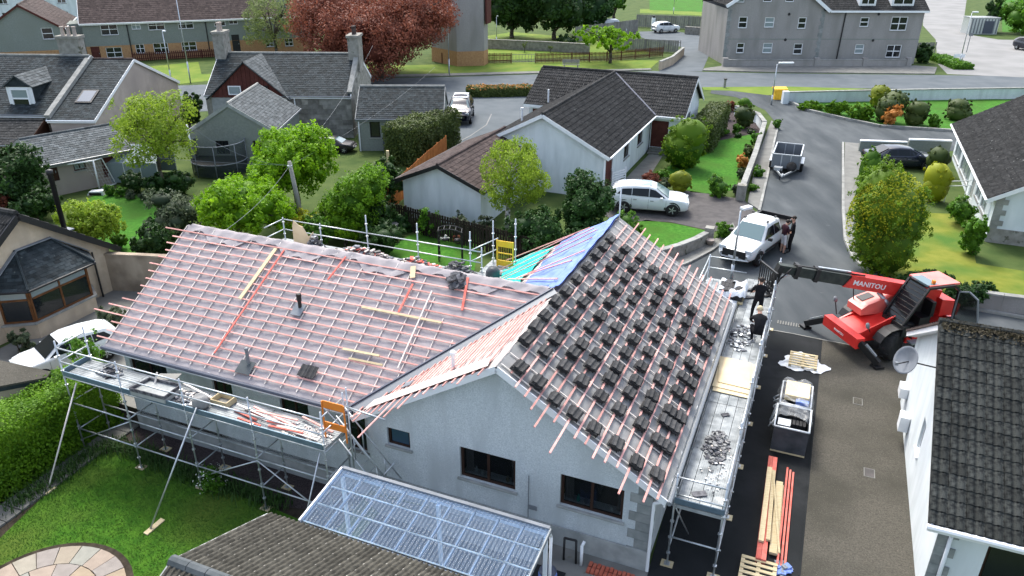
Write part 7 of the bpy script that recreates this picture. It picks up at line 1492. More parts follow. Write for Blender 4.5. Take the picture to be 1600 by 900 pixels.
S('wall_shrub', 'tall leafy shrub at the near end of the right bungalow wall', (1504, 332, 1542, 394), (1522, 398), 'leaf_mid', 5000, .12, 66, 6)
S('juniper', 'dark low juniper mass along the wall behind the telehandler', (1402, 418, 1480, 470), (1440, 458), 'leaf_conifer', 8000, .10, 67, 7, depth=.6)
S('juniper', 'dark low juniper trailing over the wall at the right', (1470, 438, 1552, 486), (1512, 478), 'leaf_conifer', 8000, .10, 68, 7, depth=.6)
tp_ = [((1357, 130, 1396, 166), (1376, 168), 'leaf_yellowbush', 'upright yellow topped bush at the long grey wall'), ((1378, 142, 1424, 172), (1401, 176), 'leaf_topiary', 'wide clipped bush behind the orange flowers'), ((1366, 150, 1408, 190), (1386, 191), 'leaf_topiary', 'large round clipped bush left of the orange flowers'), ((1413, 156, 1453, 195), (1433, 195), 'leaf_topiary', 'round clipped bush right of the orange flowers'), ((1476, 156, 1522, 187), (1498, 187), 'leaf_topiary', 'round clipped bush closest to the right bungalow roof')]
for i, (bx, ba, m_, lb) in enumerate(tp_): S('clipped_bush', lb, bx, ba, m_, 6500, .14, 70 + i, 4, core=.84, spread=.13, rel=.92, group='clipped round bushes in the corner garden', clump=.12)
S('azalea', 'orange flowering azalea between two round clipped bushes', (1380, 160, 1410, 194), (1394, 197), 'leaf_orange', 1500, .2, 76, 4)
S('small_shrub', 'low green shrub between the clipped bushes', (1450, 176, 1472, 200), (1461, 200), 'leaf_mid', 1700, .16, 77, 3)
for i, (bx, lb) in enumerate((((1244, 156, 1292, 174), 'low leafy ground plants at the pointed end of the corner garden'), ((1284, 154, 1334, 182), 'low leafy ground plants in the middle of the corner garden bed'), ((1324, 158, 1370, 190), 'low leafy ground plants left of the large clipped bush'))): S('ground_cover', lb, bx, ((bx[0] + bx[2]) / 2, bx[3] - 2), 'leaf_hedge', 5200, .13, 78 + i, 7, cat='plants', core=.5, depth=.5, rel=.42, spread=.7)
# hedges
hedge('clipped_hedge', 'clipped hedge with orange flush on the traffic island', 'hedge', K['leaf_topiary'], g(729, 153), g(828, 151) - g(729, 153), V((0, 1, 0)), 7.0, 2.0, .8, 9000, .16, 81)
P_, N_, T_ = hedge_pts(g(729, 153), (g(828, 151) - g(729, 153)).normalized(), V((0, 1, 0)), 7.0, 2.0, .85, 900, np.random.default_rng(3)); kk = P_[:, 2] > .7
hf = leafmesh('hedge_flowers', K['leaf_orange'], [o for o in COL.objects if o.name == 'clipped_hedge'][0], P_[kk], N_[kk], T_[kk], .2, np.random.default_rng(4))
hedge('clipped_hedge', 'dense dark clipped hedge block above the orange fence', 'hedge', K['leaf_topiary'], AB(28.3, 22.1), EU, EV, 6.2, 2.4, 2.6, 16000, .15, 82, bump=.14)
hedge('garden_hedge', 'long bright green clipped hedge beside the flagged path at the left', 'hedge', K['leaf_hedge'], AB(.75, 17.95, SZ), -EU, EV, 9.5, 1.45, 2.12, 46000, .085, 83, bump=.10)
S('hedge_shoot', 'untidy leafy branches at the hedge end by the white car', (100, 515, 160, 580), (140, 600), 'leaf_mid', 1500, .1, 84, 4, core=.0, clump=.6)
S('corner_shrub', 'low shrub on the ground between cream bungalow and scaffold', (150, 478, 200, 512), (176, 520), 'leaf_grey', 2600, .1, 85, 4)
S('yucca', 'spiky green yucca against the cream wall', (18, 512, 48, 548), (32, 552), 'leaf_grey', 700, .2, 86, 3, cat='plant', core=.2)
# big trees far off
for i, (bx, ba, m_, n_, lb) in enumerate((((750, -60, 850, 52), (800, 60), 'leaf_dark', 12000, 'dark spreading conifer left of the group beyond the park'), ((822, -64, 912, 58), (866, 62), 'leaf_dark', 12000, 'darkest conifer in the middle of the group beyond the park'), ((886, -50, 960, 46), (922, 52), 'leaf_conifer', 9000, 'dark conifer right of the group behind the fence'), ((940, -30, 978, 20), (958, 36), 'leaf_mid', 2500, 'lighter green tree right of the dark conifers'))): T('dark_tree', lb, bx, ba, m_, n_, .5, 90 + i, 8, .35, core=.75, trunk=1.2, rel=.62, group='tall trees beyond the park')
T('street_tree', 'small umbrella shaped bright green tree on the street verge', (900, 38, 994, 76), (953, 99), 'leaf_bright', 6500, .25, 95, 7, .2, limbs=7, trunk=1.3, depth=.9)
for i, (x_, y0_, y1_) in enumerate(((820, 65, 82), (842, 63, 76), (860, 72, 83), (883, 62, 75))): T('sapling', ['leftmost sapling in the park grass', 'second sapling in the park grass from the left', 'third sapling in the park grass from the left', 'rightmost sapling in the park grass'][i], (x_ - 5, y0_, x_ + 5, y1_ - 5), (x_, y1_), 'leaf_pale', 260, .2, 96 + i, 3, .05, limbs=3, group='young saplings in the park')
S('hill_bush', 'dark bush above the metal container at the top right', (1540, -10, 1566, 44), (1556, 50), 'leaf_dark', 2600, .4, 101, 4)
S('hill_bush', 'green scrub on the bank at the top right corner', (1566, -20, 1640, 46), (1600, 52), 'leaf_mid', 3500, .4, 102, 5)
hedge('hedge_plants', 'green planted strip beside the sign at the concrete junction', 'hedge', K['leaf_mid'], g(1490, 109), (1, 0, 0), (.12, 1, 0), 2.2, 8, .6, 2600, .25, 103)
S('dark_bush', 'dark bush in the small garden at the right end of the flats', (1430, 66, 1458, 96), (1444, 98), 'leaf_dark', 2600, .3, 104, 4)
S('dark_bush', 'dark shrub in front of the pale panel fence beyond the park', (868, 52, 902, 72), (884, 72), 'leaf_dark', 2400, .3, 105, 4)
# ---------------------------------------------------------------- grass blades and border plants
def blades(name, pts, n, h, wd, material, seed, label, cat, jit=.35, lean=.5):
 rg = np.random.default_rng(seed); pts = [np.array(g(*p, SZ)) for p in pts]; seg = [np.linalg.norm(b_ - a) for a, b_ in zip(pts, pts[1:])]; tot = sum(seg); vs = []; ti = []
 for (a, b_), L in zip(zip(pts, pts[1:]), seg):
  k = int(n * L / tot); t = rg.random(k); base = a + np.outer(t, b_ - a) + np.stack([rg.normal(0, jit, k), rg.normal(0, jit, k), np.zeros(k)], 1); base[:, 2] = SZ + .02
  an = rg.uniform(0, 6.28, k); hh = h * rg.uniform(.5, 1.2, k); d = np.stack([np.cos(an), np.sin(an), np.zeros(k)], 1); s_ = np.stack([-np.sin(an), np.cos(an), np.zeros(k)], 1) * wd
  mid = base + d * (hh * lean * .35)[:, None] + np.outer(hh * .65, [0, 0, 1]); tip = base + d * (hh * lean)[:, None] + np.outer(hh * .8, [0, 0, 1])
  vs.append(np.stack([base - s_, base + s_, mid + s_ * .8, mid - s_ * .8, tip], 1)); ti.append(rg.random(k))
 v = np.concatenate(vs).reshape(-1, 3); k = len(v) // 5; f = []
 me = bpy.data.meshes.new(name); i = np.arange(k) * 5; q = np.stack([i, i + 1, i + 2, i + 3], 1); t3 = np.stack([i + 3, i + 2, i + 4], 1)
 me.from_pydata(v.tolist(), [], q.tolist() + t3.tolist()); at = me.attributes.new('tint', 'FLOAT', 'POINT'); at.data.foreach_set('value', np.repeat(np.concatenate(ti), 5).astype(np.float32)); me.materials.append(material)
 o = bpy.data.objects.new(name, me); COL.objects.link(o); o['kind'] = 'stuff'; return tag(o, label, cat)
blades('border_leaves', [(20, 796), (60, 770), (100, 745), (150, 708), (175, 698), (215, 712), (260, 732), (310, 748), (380, 772), (440, 792)], 3000, .34, .012, K['blade'], 1, 'strappy green bulb leaves along the edges of the near lawn', 'plants', .2)
rl_ = np.random.default_rng(12); A_ = np.array(AB(-3, 14)); nb = 60000
aa = rl_.uniform(-9, -1.0, nb); b2 = rl_.uniform(8.2, 18.1, nb); px_ = np.array(E0) + np.outer(aa, np.array(EU)) + np.outer(b2, np.array(EV))
def inpoly(p, poly):
 ins = np.zeros(len(p), bool); n = len(poly)
 for i in range(n):
  a, b_ = poly[i], poly[(i + 1) % n]; c = ((a.y > p[:, 1]) != (b_.y > p[:, 1])) & (p[:, 0] < (b_.x - a.x) * (p[:, 1] - a.y) / (b_.y - a.y + 1e-9) + a.x); ins ^= c
 return ins
ok = inpoly(px_, [g(*q, SZ) for q in [(-60, 905), (0, 842), (62, 782), (150, 712), (190, 706), (235, 722), (310, 752), (420, 792), (480, 818), (520, 900), (520, 1100), (-200, 1100)]]); px_ = px_[ok]
cc_ = np.array(cen); px_ = px_[np.linalg.norm(px_[:, :2] - cc_[:2], axis=1) > 2.14]; k = len(px_)
an = rl_.uniform(0, 6.28, k); s_ = np.stack([-np.sin(an), np.cos(an), np.zeros(k)], 1) * .011; tip = px_ + np.stack([np.cos(an) * .03, np.sin(an) * .03, rl_.uniform(.018, .04, k)], 1); px_[:, 2] = SZ + .02; tip[:, 2] += SZ + .02
vv = np.stack([px_ - s_, px_ + s_, tip], 1).reshape(-1, 3); me = bpy.data.meshes.new('lawn_grass'); me.from_pydata(vv.tolist(), [], (np.arange(k * 3).reshape(-1, 3)).tolist()); at = me.attributes.new('tint', 'FLOAT', 'POINT')
tn = np.clip(.5 + .35 * np.sin(px_[:, 0] * 1.7) * np.sin(px_[:, 1] * 1.3) + rl_.normal(0, .15, k), 0, 1); at.data.foreach_set('value', np.repeat(tn, 3).astype(np.float32)); me.materials.append(K['turf_blade'])
o = bpy.data.objects.new('lawn_grass', me); COL.objects.link(o); o['kind'] = 'stuff'; tag(o, 'short mown grass blades of the near lawn by the round patio', 'grass')
GZ = SZ
fb = S('daisy_bush', 'white flowering daisy clump at the lawn edge below the scaffold', (306, 728, 352, 768), (330, 768), 'leaf_mid', 1500, .06, 110, 4, cat='plant', core=.3, clump=.5)
b_, cx, rx, zb_, zt = fitbox(306, 728, 352, 768, 330, 768); foliage('petals', K['petal_white'], fb, [(b_ + V((cx, 0, (zb_ + zt) / 2 + .05)), rx, rx, (zt - zb_) / 2)], 110, .06, 5, clump=.8)
# ================================================================ VEHICLES
def lerp_station(st, x):
 for a, b_ in zip(st, st[1:]):
  if a[0] <= x <= b_[0]:
   t_ = (x - a[0]) / (b_[0] - a[0]); return [p + (q - p) * t_ for p, q in zip(a, b_)]
 return st[0] if x < st[0][0] else st[-1]
def car_body(st):
 """one lofted shell through cross sections (x, z sill, z belt, z roof, half width at belt, half width at roof)"""
 mb = MB(); rings = []
 for x, zb, zs, zr, ws, wr in st:
  h = [(0, zb), (ws * .84, zb), (ws * .97, zb + .1), (ws * 1.0, zb + (zs - zb) * .55), (ws * .985, zs - .06), (ws * .955, zs), (wr + (ws - wr) * .12, zr - .1 * (zr - zs) - .02), (wr, zr - .03), (wr * .8, zr), (0, zr + .015)]
  ring = [(x, y, z) for y, z in h] + [(x, -y, z) for y, z in h[-2:0:-1]]; rings.append(len(mb.v)); mb.v += ring; n = len(ring)
 for a, b_ in zip(rings, rings[1:]):
  for i in range(n): j = (i + 1) % n; mb.f.append((a + i, a + j, b_ + j, b_ + i)); mb.mi.append(0)
 mb.f.append(tuple(rings[0] + i for i in range(n))); mb.f.append(tuple(rings[-1] + i for i in reversed(range(n)))); mb.mi += [0, 0]
 return mb
def side_y(st, x, z):
 _, zb, zs, zr, ws, wr = lerp_station(st, x)
 if z <= zs or zr - zs < .05: return ws * .97
 return ws * .955 + (wr - ws * .955) * min(1, (z - zs) / (zr - zs - .03))
def vehicle(name, label, cat, st, P, head, sc, paint, wheels, wr_, sidewin, screen, rear, roof=None, group=None, wind='screen', arch=None, lights=None, plate=True, grille=None, front_x=None, rim='gutter_grey', mirror=None, ww=.22):
 r = thing(name, label, cat, P, head, group); r.scale = (sc,) * 3; WM[r] = Matrix.Translation(V(P)) @ Matrix.Rotation(head, 4, 'Z') @ Matrix.Scale(sc, 4)
 b_ = car_body(st).build('body', K[paint], r, True, local=True)
 for x, y in wheels:
  s = 1 if y > 0 else -1; ax = V((0, s, 0)); c = V((x, y - s * ww * .4, wr_))
  w_ = MB().lathe(c, [(wr_ * .6, 0), (wr_ * .95, 0), (wr_, .05), (wr_, ww - .05), (wr_ * .95, ww), (wr_ * .62, ww)], 20, ax).build('wheel', K['rubber'], r, True, local=True)
  m_ = MB().lathe(c + ax * (ww - .03), [(wr_ * .63, 0), (wr_ * .6, .025), (wr_ * .5, .01), (.02, .02)], 20, ax)
  m_.build('rim', K[rim], w_, True, local=True)
  sp = MB()
  for k in range(5): a = k * 1.2566; sp.box(c + ax * (ww + .0) + V((math.cos(a), 0, math.sin(a))) * wr_ * .32, wr_ * .5, .02, .05, V((math.cos(a), 0, math.sin(a))), V((0, 1, 0)), V((-math.sin(a), 0, math.cos(a))))
  sp.build('spokes', K['galv'], w_, local=True, kind='stuff')
  if arch:
   mb = MB(); n = 10; yy = side_y(st, x, wr_) * s + .004 * s
   for k in range(n):
    a0, a1 = math.pi * k / n, math.pi * (k + 1) / n; q = lambda a, rr: V((x + math.cos(a) * rr, yy, wr_ + math.sin(a) * rr))
    mb.prism([q(a0, wr_ * 1.02), q(a1, wr_ * 1.02), q(a1, wr_ * 1.22), q(a0, wr_ * 1.22)], V((0, s * .02, 0)))
   mb.build('wheel_arch', K[arch], r, local=True)
 for s in (1, -1):
  for poly in sidewin:
   pts = [V((x, s * (side_y(st, x, z) + .022), z)) for x, z in poly]; pts = pts if s < 0 else pts[::-1]
   MB().prism(pts, V((0, s * .006, 0))).build('side_window', K['carglass'], r, local=True)
  for x in (1.02, -.0, -.98):
   if sidewin and len(sidewin) > 2: zs_ = lerp_station(st, x)[2]; ws_ = lerp_station(st, x)[4]; MB().bar((x, s * (ws_ + .001), .4), (x, s * (ws_ * .985 + .003), zs_ - .07), .012, .01, V((0, 1, 0))).build('door_seam', K['black'], r, local=True)
   if sidewin and len(sidewin) > 2 and x < 1: MB().box((x + .2, s * (ws_ + .008), zs_ - .15), .2, .03, .035).build('door_handle', K['gutter_grey'], r, local=True)
  if lights:
   for (x, y, z, sx, sy, sz, m_) in lights: MB().box((x, s * y, z), sx, sy, sz).build('headlight' if x > 0 else 'tail_light', K[m_], r, local=True)
  if mirror: MB().box((mirror[0], s * mirror[1], mirror[2]), .12, .2, .14).build('mirror', K[mirror[3]], r, local=True)
 for (xa, za, wa, xb, zb, wb), nm in ((screen, 'windscreen'), (rear, 'rear_window')):
  d = V((xb - xa, 0, zb - za)); n = V((-d.z, 0, d.x)).normalized(); n = n if n.z > 0 else -n
  pts = [V((xa, -wa, za)), V((xa, wa, za)), V((xb, wb, zb)), V((xb, -wb, zb))]; MB().prism([p + n * .012 for p in pts], n * .008).build(nm, K[wind if nm == 'windscreen' else 'carglass'], r, local=True)
 if roof:
  for q in roof: MB().par(V(q[0]), V((q[1], 0, 0)), V((0, q[2], 0)), V((0, 0, q[3]))).build(q[5] if len(q) > 5 else 'roof_panel', K[q[4]], r, local=True)
 fx = front_x or st[-1][0]
 if grille: MB().par((fx - .02, -grille[0], grille[1]), (.05, 0, 0), (0, grille[0] * 2, 0), (0, 0, grille[2])).build('grille', K[grille[3]], r, local=True)
 if plate:
  MB().par((fx + .02, -.26, plate if isinstance(plate, float) else .45), (.03, 0, 0), (0, .52, 0), (0, 0, .11)).build('number_plate', K['upvc'], r, local=True)
 return r
def hd(p, q): return math.atan2(q[1] - p[1], q[0] - p[0])
SUV = [(-2.3, .55, .95, 1.0, .74, .62), (-2.24, .4, 1.05, 1.2, .86, .68), (-2.05, .34, 1.08, 1.45, .92, .66), (-1.7, .3, 1.08, 1.6, .94, .63), (-.8, .26, 1.05, 1.68, .95, .65), (0, .26, 1.03, 1.67, .95, .65), (.35, .26, 1.02, 1.58, .95, .64), (.75, .26, 1.01, 1.33, .95, .68), (1.15, .27, 1.0, 1.06, .94, .78), (1.75, .28, .97, 1.02, .93, .76), (2.1, .3, .9, .95, .88, .7), (2.27, .36, .76, .82, .78, .6), (2.32, .42, .66, .7, .66, .5)]
SW = [[(-1.85, 1.17), (-1.0, 1.13), (-1.0, 1.5), (-1.55, 1.45)], [(-.96, 1.13), (.0, 1.1), (.0, 1.54), (-.96, 1.51)], [(.04, 1.1), (.98, 1.06), (.38, 1.45), (.04, 1.53)]]
SL = [(2.12, .62, .8, .3, .3, .12, 'lamp'), (-2.22, .72, .95, .12, .26, .14, 'redwood')]
WH = [(1.4, .82), (-1.4, .82), (1.4, -.82), (-1.4, -.82)]
SCR, RR = (1.14, 1.075, .76, .4, 1.55, .6), (-2.2, 1.15, .62, -1.93, 1.5, .56)
P_ = (g(972, 333) + g(1040, 338)) / 2 + V((.35, .75, 0))
vehicle('white_suv', 'white family car with black sunroof parked on the mauve driveway', 'car', SUV, P_ + EZ * .02, R_(-12), .93, 'paint_white', WH, .39, SW, SCR, RR, [((-.9, -.5, 1.665), 1.0, 1.0, .02, 'screen', 'sunroof')], None, 'screen', 'black', SL, .5, (.42, .42, .3, 'black'), mirror=(.75, 1.0, 1.05, 'paint_white'), rim='black')
vehicle('white_car', 'white car parked beside the cream bungalow behind the hedge', 'car', SUV, V((-15.75, 23.4, .02)), hd((-14.9, 24.6), (-17.1, 22.3)), .74, 'paint_white', WH, .36, SW, SCR, RR, None, None, 'carglass', None, SL, .5, (.42, .42, .25, 'black'), mirror=(.75, 1.0, 1.05, 'paint_white'))
vehicle('top_lit_suv', 'off road car with bright top and shaded front painted in, on the side street', 'car', [(x, zb + .05, zs + .15, zr + .17 if x < .6 else zr + .15, ws * 1.04, wr) for x, zb, zs, zr, ws, wr in SUV], V((-4.25, 62.0, .02)), R_(-91), 1.0, 'paint_dark', [(a, b_ * 1.05) for a, b_ in WH], .4, [[(x, z + .15) for x, z in q] for q in SW], (1.12, 1.2, .78, .42, 1.68, .62), (-2.2, 1.3, .64, -1.93, 1.65, .58), [((-1.75, -.6, 1.81), 2.05, 1.2, .03, 'paint_white', 'roof_panel'), ((1.15, -.62, 1.135), .75, 1.24, .03, 'paint_white', 'bonnet_panel')], None, 'screen', None, [(2.12, .68, .92, .3, .3, .14, 'lamp'), (-2.22, .72, 1.1, .12, .26, .14, 'redwood')], .62, (.5, .6, .25, 'black'), mirror=(.75, 1.06, 1.2, 'black'))  # shaded front and bright top painted in: dark body, white top panels
SAL = [(-2.3, .45, .85, .92, .7, .6), (-2.2, .32, .94, 1.0, .84, .68), (-1.75, .27, .96, 1.04, .88, .7), (-1.1, .22, .94, 1.38, .9, .58), (-.4, .2, .93, 1.44, .91, .58), (.3, .2, .92, 1.40, .91, .57), (.55, .2, .92, 1.3, .91, .58), (1.25, .22, .9, .95, .9, .72), (1.9, .25, .82, .86, .87, .68), (2.2, .3, .7, .74, .76, .58), (2.3, .38, .6, .64, .66, .5)]
SAW = [[(-1.45, 1.0), (-.6, .99), (-.6, 1.33), (-1.0, 1.3)], [(-.55, .99), (.2, .98), (.2, 1.32), (-.55, 1.34)], [(.25, .98), (1.05, .98), (.5, 1.25), (.25, 1.31)]]
vehicle('black_saloon', 'dark blue saloon parked between two bushes by the right bungalow', 'car', SAL, AB(41.3, -6.9, .0), hd((24.0, 48.8), (27.3, 48.8)) - .06, .98, 'paint_dark', [(1.4, .8), (-1.4, .8), (1.4, -.8), (-1.4, -.8)], .33, SAW, (1.22, .97, .7, .52, 1.32, .55), (-1.75, 1.06, .66, -1.12, 1.38, .55), None, None, 'screen', None, [(2.1, .6, .7, .3, .3, .1, 'lamp'), (-2.22, .66, .86, .12, .26, .12, 'redwood')], .4, None, mirror=(.75, .96, .98, 'paint_dark'))
HB = [(x * .9, zb, zs, zr - .1 if zr > 1.2 else zr, ws * .93, wr * .93) for x, zb, zs, zr, ws, wr in SUV]; HW = [[(x * .9, z - .03) for x, z in q] for q in SW]
vehicle('white_hatchback', 'white hatchback parked in the court beyond the side street', 'car', HB, V((22.9, 120.2, .02)), R_(22), 1.0, 'paint_white', [(1.25, .76), (-1.25, .76), (1.25, -.76), (-1.25, -.76)], .32, HW, (1.0, 1.03, .7, .38, 1.43, .56), (-1.98, 1.12, .58, -1.74, 1.4, .52), None, None, 'carglass', None, [(1.92, .58, .8, .3, .28, .12, 'lamp'), (-1.99, .66, .92, .12, .24, .14, 'redwood')], .45, None)
vehicle('grey_car', 'grey car at the right edge on the pale concrete junction', 'car', HB, V((67.2, 102.8, .02)), R_(-75), 1.05, 'paint_dark', [(1.25, .76), (-1.25, .76), (1.25, -.76), (-1.25, -.76)], .32, HW, (1.0, 1.03, .7, .38, 1.43, .56), (-1.98, 1.12, .58, -1.74, 1.4, .52), None, None, 'screen', None, [(1.92, .58, .8, .3, .28, .12, 'lamp')], .45, None)
vehicle('dark_car', 'dark car parked in the gap between granite house and slate garage', 'car', SAL, V((-12.6, 52.2, .02)), R_(-5), .72, 'paint_black', [(1.4, .8), (-1.4, .8), (1.4, -.8), (-1.4, -.8)], .33, SAW, (1.22, .97, .7, .52, 1.32, .55), (-1.75, 1.06, .66, -1.12, 1.38, .55), None, None, 'screen')
VAN = [(-2.4, .4, 1.2, 1.95, .92, .8), (-2.3, .3, 1.2, 2.05, .95, .82), (1.0, .28, 1.15, 2.05, .95, .8), (1.25, .28, 1.15, 1.9, .95, .78), (1.8, .3, 1.1, 1.2, .94, .8), (2.3, .35, .95, 1.0, .88, .7), (2.45, .45, .75, .8, .8, .6)]
vehicle('white_van', 'white van half hidden behind the small umbrella shaped tree', 'van', VAN, V((14.0, 117.5, .02)), R_(8), 1.05, 'paint_white', [(1.5, .82), (-1.5, .82), (1.5, -.82), (-1.5, -.82)], .34, [[(.5, 1.3), (1.45, 1.25), (1.1, 1.75), (.5, 1.78)]], (1.78, 1.22, .78, 1.27, 1.85, .72), (-2.41, 1.3, .7, -2.36, 1.85, .66))
# --- white pickup
PK = [(-2.65, .5, 1.1, 1.14, .86, .8), (-2.55, .42, 1.12, 1.16, .92, .86), (-1.05, .36, 1.12, 1.16, .93, .87), (-1.0, .36, 1.12, 1.75, .93, .66), (-.2, .34, 1.12, 1.84, .93, .68), (.45, .34, 1.1, 1.8, .93, .66), (.62, .34, 1.1, 1.7, .93, .67), (1.3, .36, 1.1, 1.15, .93, .78), (2.1, .4, 1.04, 1.1, .92, .76), (2.5, .42, .92, .98, .87, .7), (2.65, .46, .7, .76, .74, .6)]
fa, fb_ = AB(20.0, .95), AB(24.55, -.45); Pp = fa.lerp(fb_, .5)
pk = vehicle('white_pickup', 'white double cab pickup with open black load bed parked by the lamp post', 'pickup truck', PK, Pp + EZ * .02, hd(fb_, fa), .93, 'paint_white', [(1.65, .86), (-1.55, .86), (1.65, -.86), (-1.55, -.86)], .4, [[(-.9, 1.18), (-.15, 1.17), (-.15, 1.66), (-.85, 1.6)], [(-.1, 1.17), (1.05, 1.16), (.5, 1.62), (-.1, 1.67)]], (1.27, 1.18, .76, .6, 1.72, .62), (-1.03, 1.25, .6, -.995, 1.68, .56), [((-2.56, -.84, 1.18), 1.54, 1.68, .012, 'black', 'load_bed'), ((-2.62, -.88, 1.16), .06, 1.76, .24, 'black', 'tailgate'), ((-2.55, -.93, 1.16), 1.5, .08, .22, 'black', 'bed_rail'), ((-2.55, .85, 1.16), 1.5, .08, .22, 'black', 'bed_rail')] + [((xx, yy, 1.85), .14, .1, .07, 'black', 'roof_bar_foot') for xx in (-.75, .25) for yy in (-.64, .54)], None, 'screen', 'black', [(2.42, .68, .92, .3, .34, .16, 'lamp')], .52, (.6, .56, .36, 'black'), mirror=(.85, 1.05, 1.2, 'black'), rim='galv')
for s in (1, -1): MB().par((-1.0, s * .925 - .01, .5), (1.9, 0, 0), (0, .02 * s + .01, 0), (0, 0, .12)).build('side_stripe', K['black'], pk, local=True)
# --- box trailer
tr = thing('box_trailer', 'grey steel plant trailer with high sides and spare wheel on the left of the road', 'trailer', AB(37.5, 0, 0))
a0, a1, b0, b1 = 36.25, 39.3, .82, -.85
for (p, q) in (((a0, b0), (a0, b1)), ((a1, b0), (a1, b1)), ((a0, b0), (a1, b0)), ((a0, b1), (a1, b1))):
 n_ = (AB(*q) - AB(*p)).normalized(); MB().bar(AB(*p, .86) + n_ * .03, AB(*q, .86) - n_ * .03, .04, .84).build('side_panel', K['gutter_grey'], tr)
 MB().bar(AB(*p, 1.31), AB(*q, 1.31), .07, .06).build('top_rail', K['galv'], tr)
 for k in range(4): MB().bar(AB(*p, .45).lerp(AB(*q, .45), k / 3), AB(*p, 1.28).lerp(AB(*q, 1.28), k / 3), .06, .06, EU).build('stake', K['galv'], tr)
MB().par(AB(a0 + .03, b0 - .03, .4), EU * (a1 - a0 - .06), EV * (b1 - b0 + .06), EZ * .06).build('floor', K['black'], tr)
for b_ in (b0 + .12, b1 - .12):
 for a in (37.5, 38.3): MB().lathe(AB(a, b_ - .09 * (1 if b_ > 0 else -1), .28), [(.16, 0), (.28, .02), (.28, .16), (.16, .18)], 16, EV * (1 if b_ > 0 else -1)).build('wheel', K['rubber'], tr, True)
 MB().par(AB(37.1, b_ - .1, .6), EU * 1.6, EV * .2, EZ * .04).build('mudguard', K['galv'], tr)
for b_ in (.65, -.68): MB().bar(AB(36.3, b_, .42), AB(34.6, 0 + b_ * .1, .42), .08, .1).build('drawbar', K['galv'], tr)
MB().tube(AB(34.9, 0, .45), AB(34.25, 0, .45), .05, 8).build('coupling', K['galv'], tr); MB().tube(AB(34.9, .15, .05), AB(34.9, .15, .75), .03, 8).build('jockey_wheel', K['black'], tr)
sw = MB().lathe(AB(35.95, -.42, .62), [(.16, 0), (.3, .02), (.31, .1), (.3, .18), (.16, .2)], 20, -EU * .8 + EZ * .6).build('spare_wheel', K['rubber'], tr, True); MB().lathe(AB(35.9, -.42, .7), [(.15, 0), (.14, .08), (.04, .1)], 14, -EU * .8 + EZ * .6).build('rim', K['white'], sw, True)
MB().box(AB(35.7, .35, .55), .4, .5, .2, EU, EV).build('tool_box', K['galv'], tr)
# --- rotating telehandler
th_ = thing('telehandler', 'red telehandler with its dark boom reaching over to the scaffold', 'telehandler', (14.7, 25.3, 0))
f_ = V((-.97, -.245, 0)).normalized(); n_ = V((.245, -.97, 0)).normalized()
F0 = V((12.23, 24.8, 0)); C = lambda x, y, z: F0 - f_ * x + n_ * y + EZ * z       # x back from the front beam, y towards the camera
def BX(name, x0, x1, y0, y1, z0, z1, m_, par=None): return MB().par(C(x0, y0, z0), -f_ * (x1 - x0), n_ * (y1 - y0), EZ * (z1 - z0)).build(name, K[m_], par or th_)
BX('chassis', .3, 4.4, -.55, .55, .55, .95, 'red')
BX('stabiliser_beam', -.12, .22, -.98, .98, .55, .95, 'red')
MB().prism([C(.2, -.6, .95), C(1.9, -.6, 1.35), C(1.9, -.6, .9), C(.2, -.6, .75)], n_ * 1.2).build('front_deck', K['red'], th_)
for y0 in (-.62, .55): MB().prism([C(.25, y0, .96), C(1.9, y0, 1.6), C(1.9, y0, 1.3), C(.25, y0, .8)], n_ * .07).build('deck_side', K['red'], th_)
for s, ft in ((-1, V((11.56, 26.46, 0))), (1, V((13.08, 23.44, 0)))):
 p = C(.05, .92 * s, .78); lg_ = MB().bar(p, ft + EZ * .2, .2, .22).build('stabiliser_leg', K['black'], th_); MB().bar(p.lerp(ft + EZ * .2, .3) + EZ * .16, p.lerp(ft + EZ * .2, .85) + EZ * .14, .09, .09).build('ram', K['galv'], lg_)
 MB().box(ft + EZ * .06, .34, .34, .1, f_, n_).build('foot', K['black'], lg_)
for x, y, st_ in ((1.35, 1.0, -.5), (1.35, -1.0, -.3), (3.85, 1.0, .3), (3.85, -1.0, .3)):
 c = C(x, y, .58); ax = (n_ * math.cos(st_) + f_ * math.sin(st_)) * (1 if y > 0 else -1)
 w_ = MB().lathe(c - ax * .2, [(.3, 0), (.54, 0), (.58, .06), (.58, .36), (.54, .42), (.32, .42)], 22, ax).build('wheel', K['rubber'], th_, True)
 MB().lathe(c + ax * .12, [(.32, .06), (.3, .1), (.2, .03), (.12, .06), (.03, .08)], 18, ax).build('rim', K['upvc'], w_, True)
 tdm = MB(); u_ = ax.orthogonal().normalized(); v_ = ax.cross(u_)
 for k in range(18):
  a = k * 6.283 / 18; rr = u_ * math.cos(a) + v_ * math.sin(a); tdm.box(c + rr * .585 + ax * (.1 if k % 2 else -.08), .05, .07, .22, rr, rr.cross(ax), ax)
 tdm.build('tread_lugs', K['rubber'], w_, kind='stuff')
 gdm = MB(); pts = []
 for k in range(7): a = math.pi * (.1 + .8 * k / 6); pts.append(c + (-f_ * math.cos(a) + EZ * math.sin(a)) * .7)
 for p, q in zip(pts, pts[1:]): gdm.bar(p, q, .44, .03, EZ)
 gdm.build('mudguard', K['black'], th_)
MB().lathe(C(2.6, 0, .95), [(.7, 0), (.7, .12), (.62, .18)], 24).build('turntable', K['black'], th_)
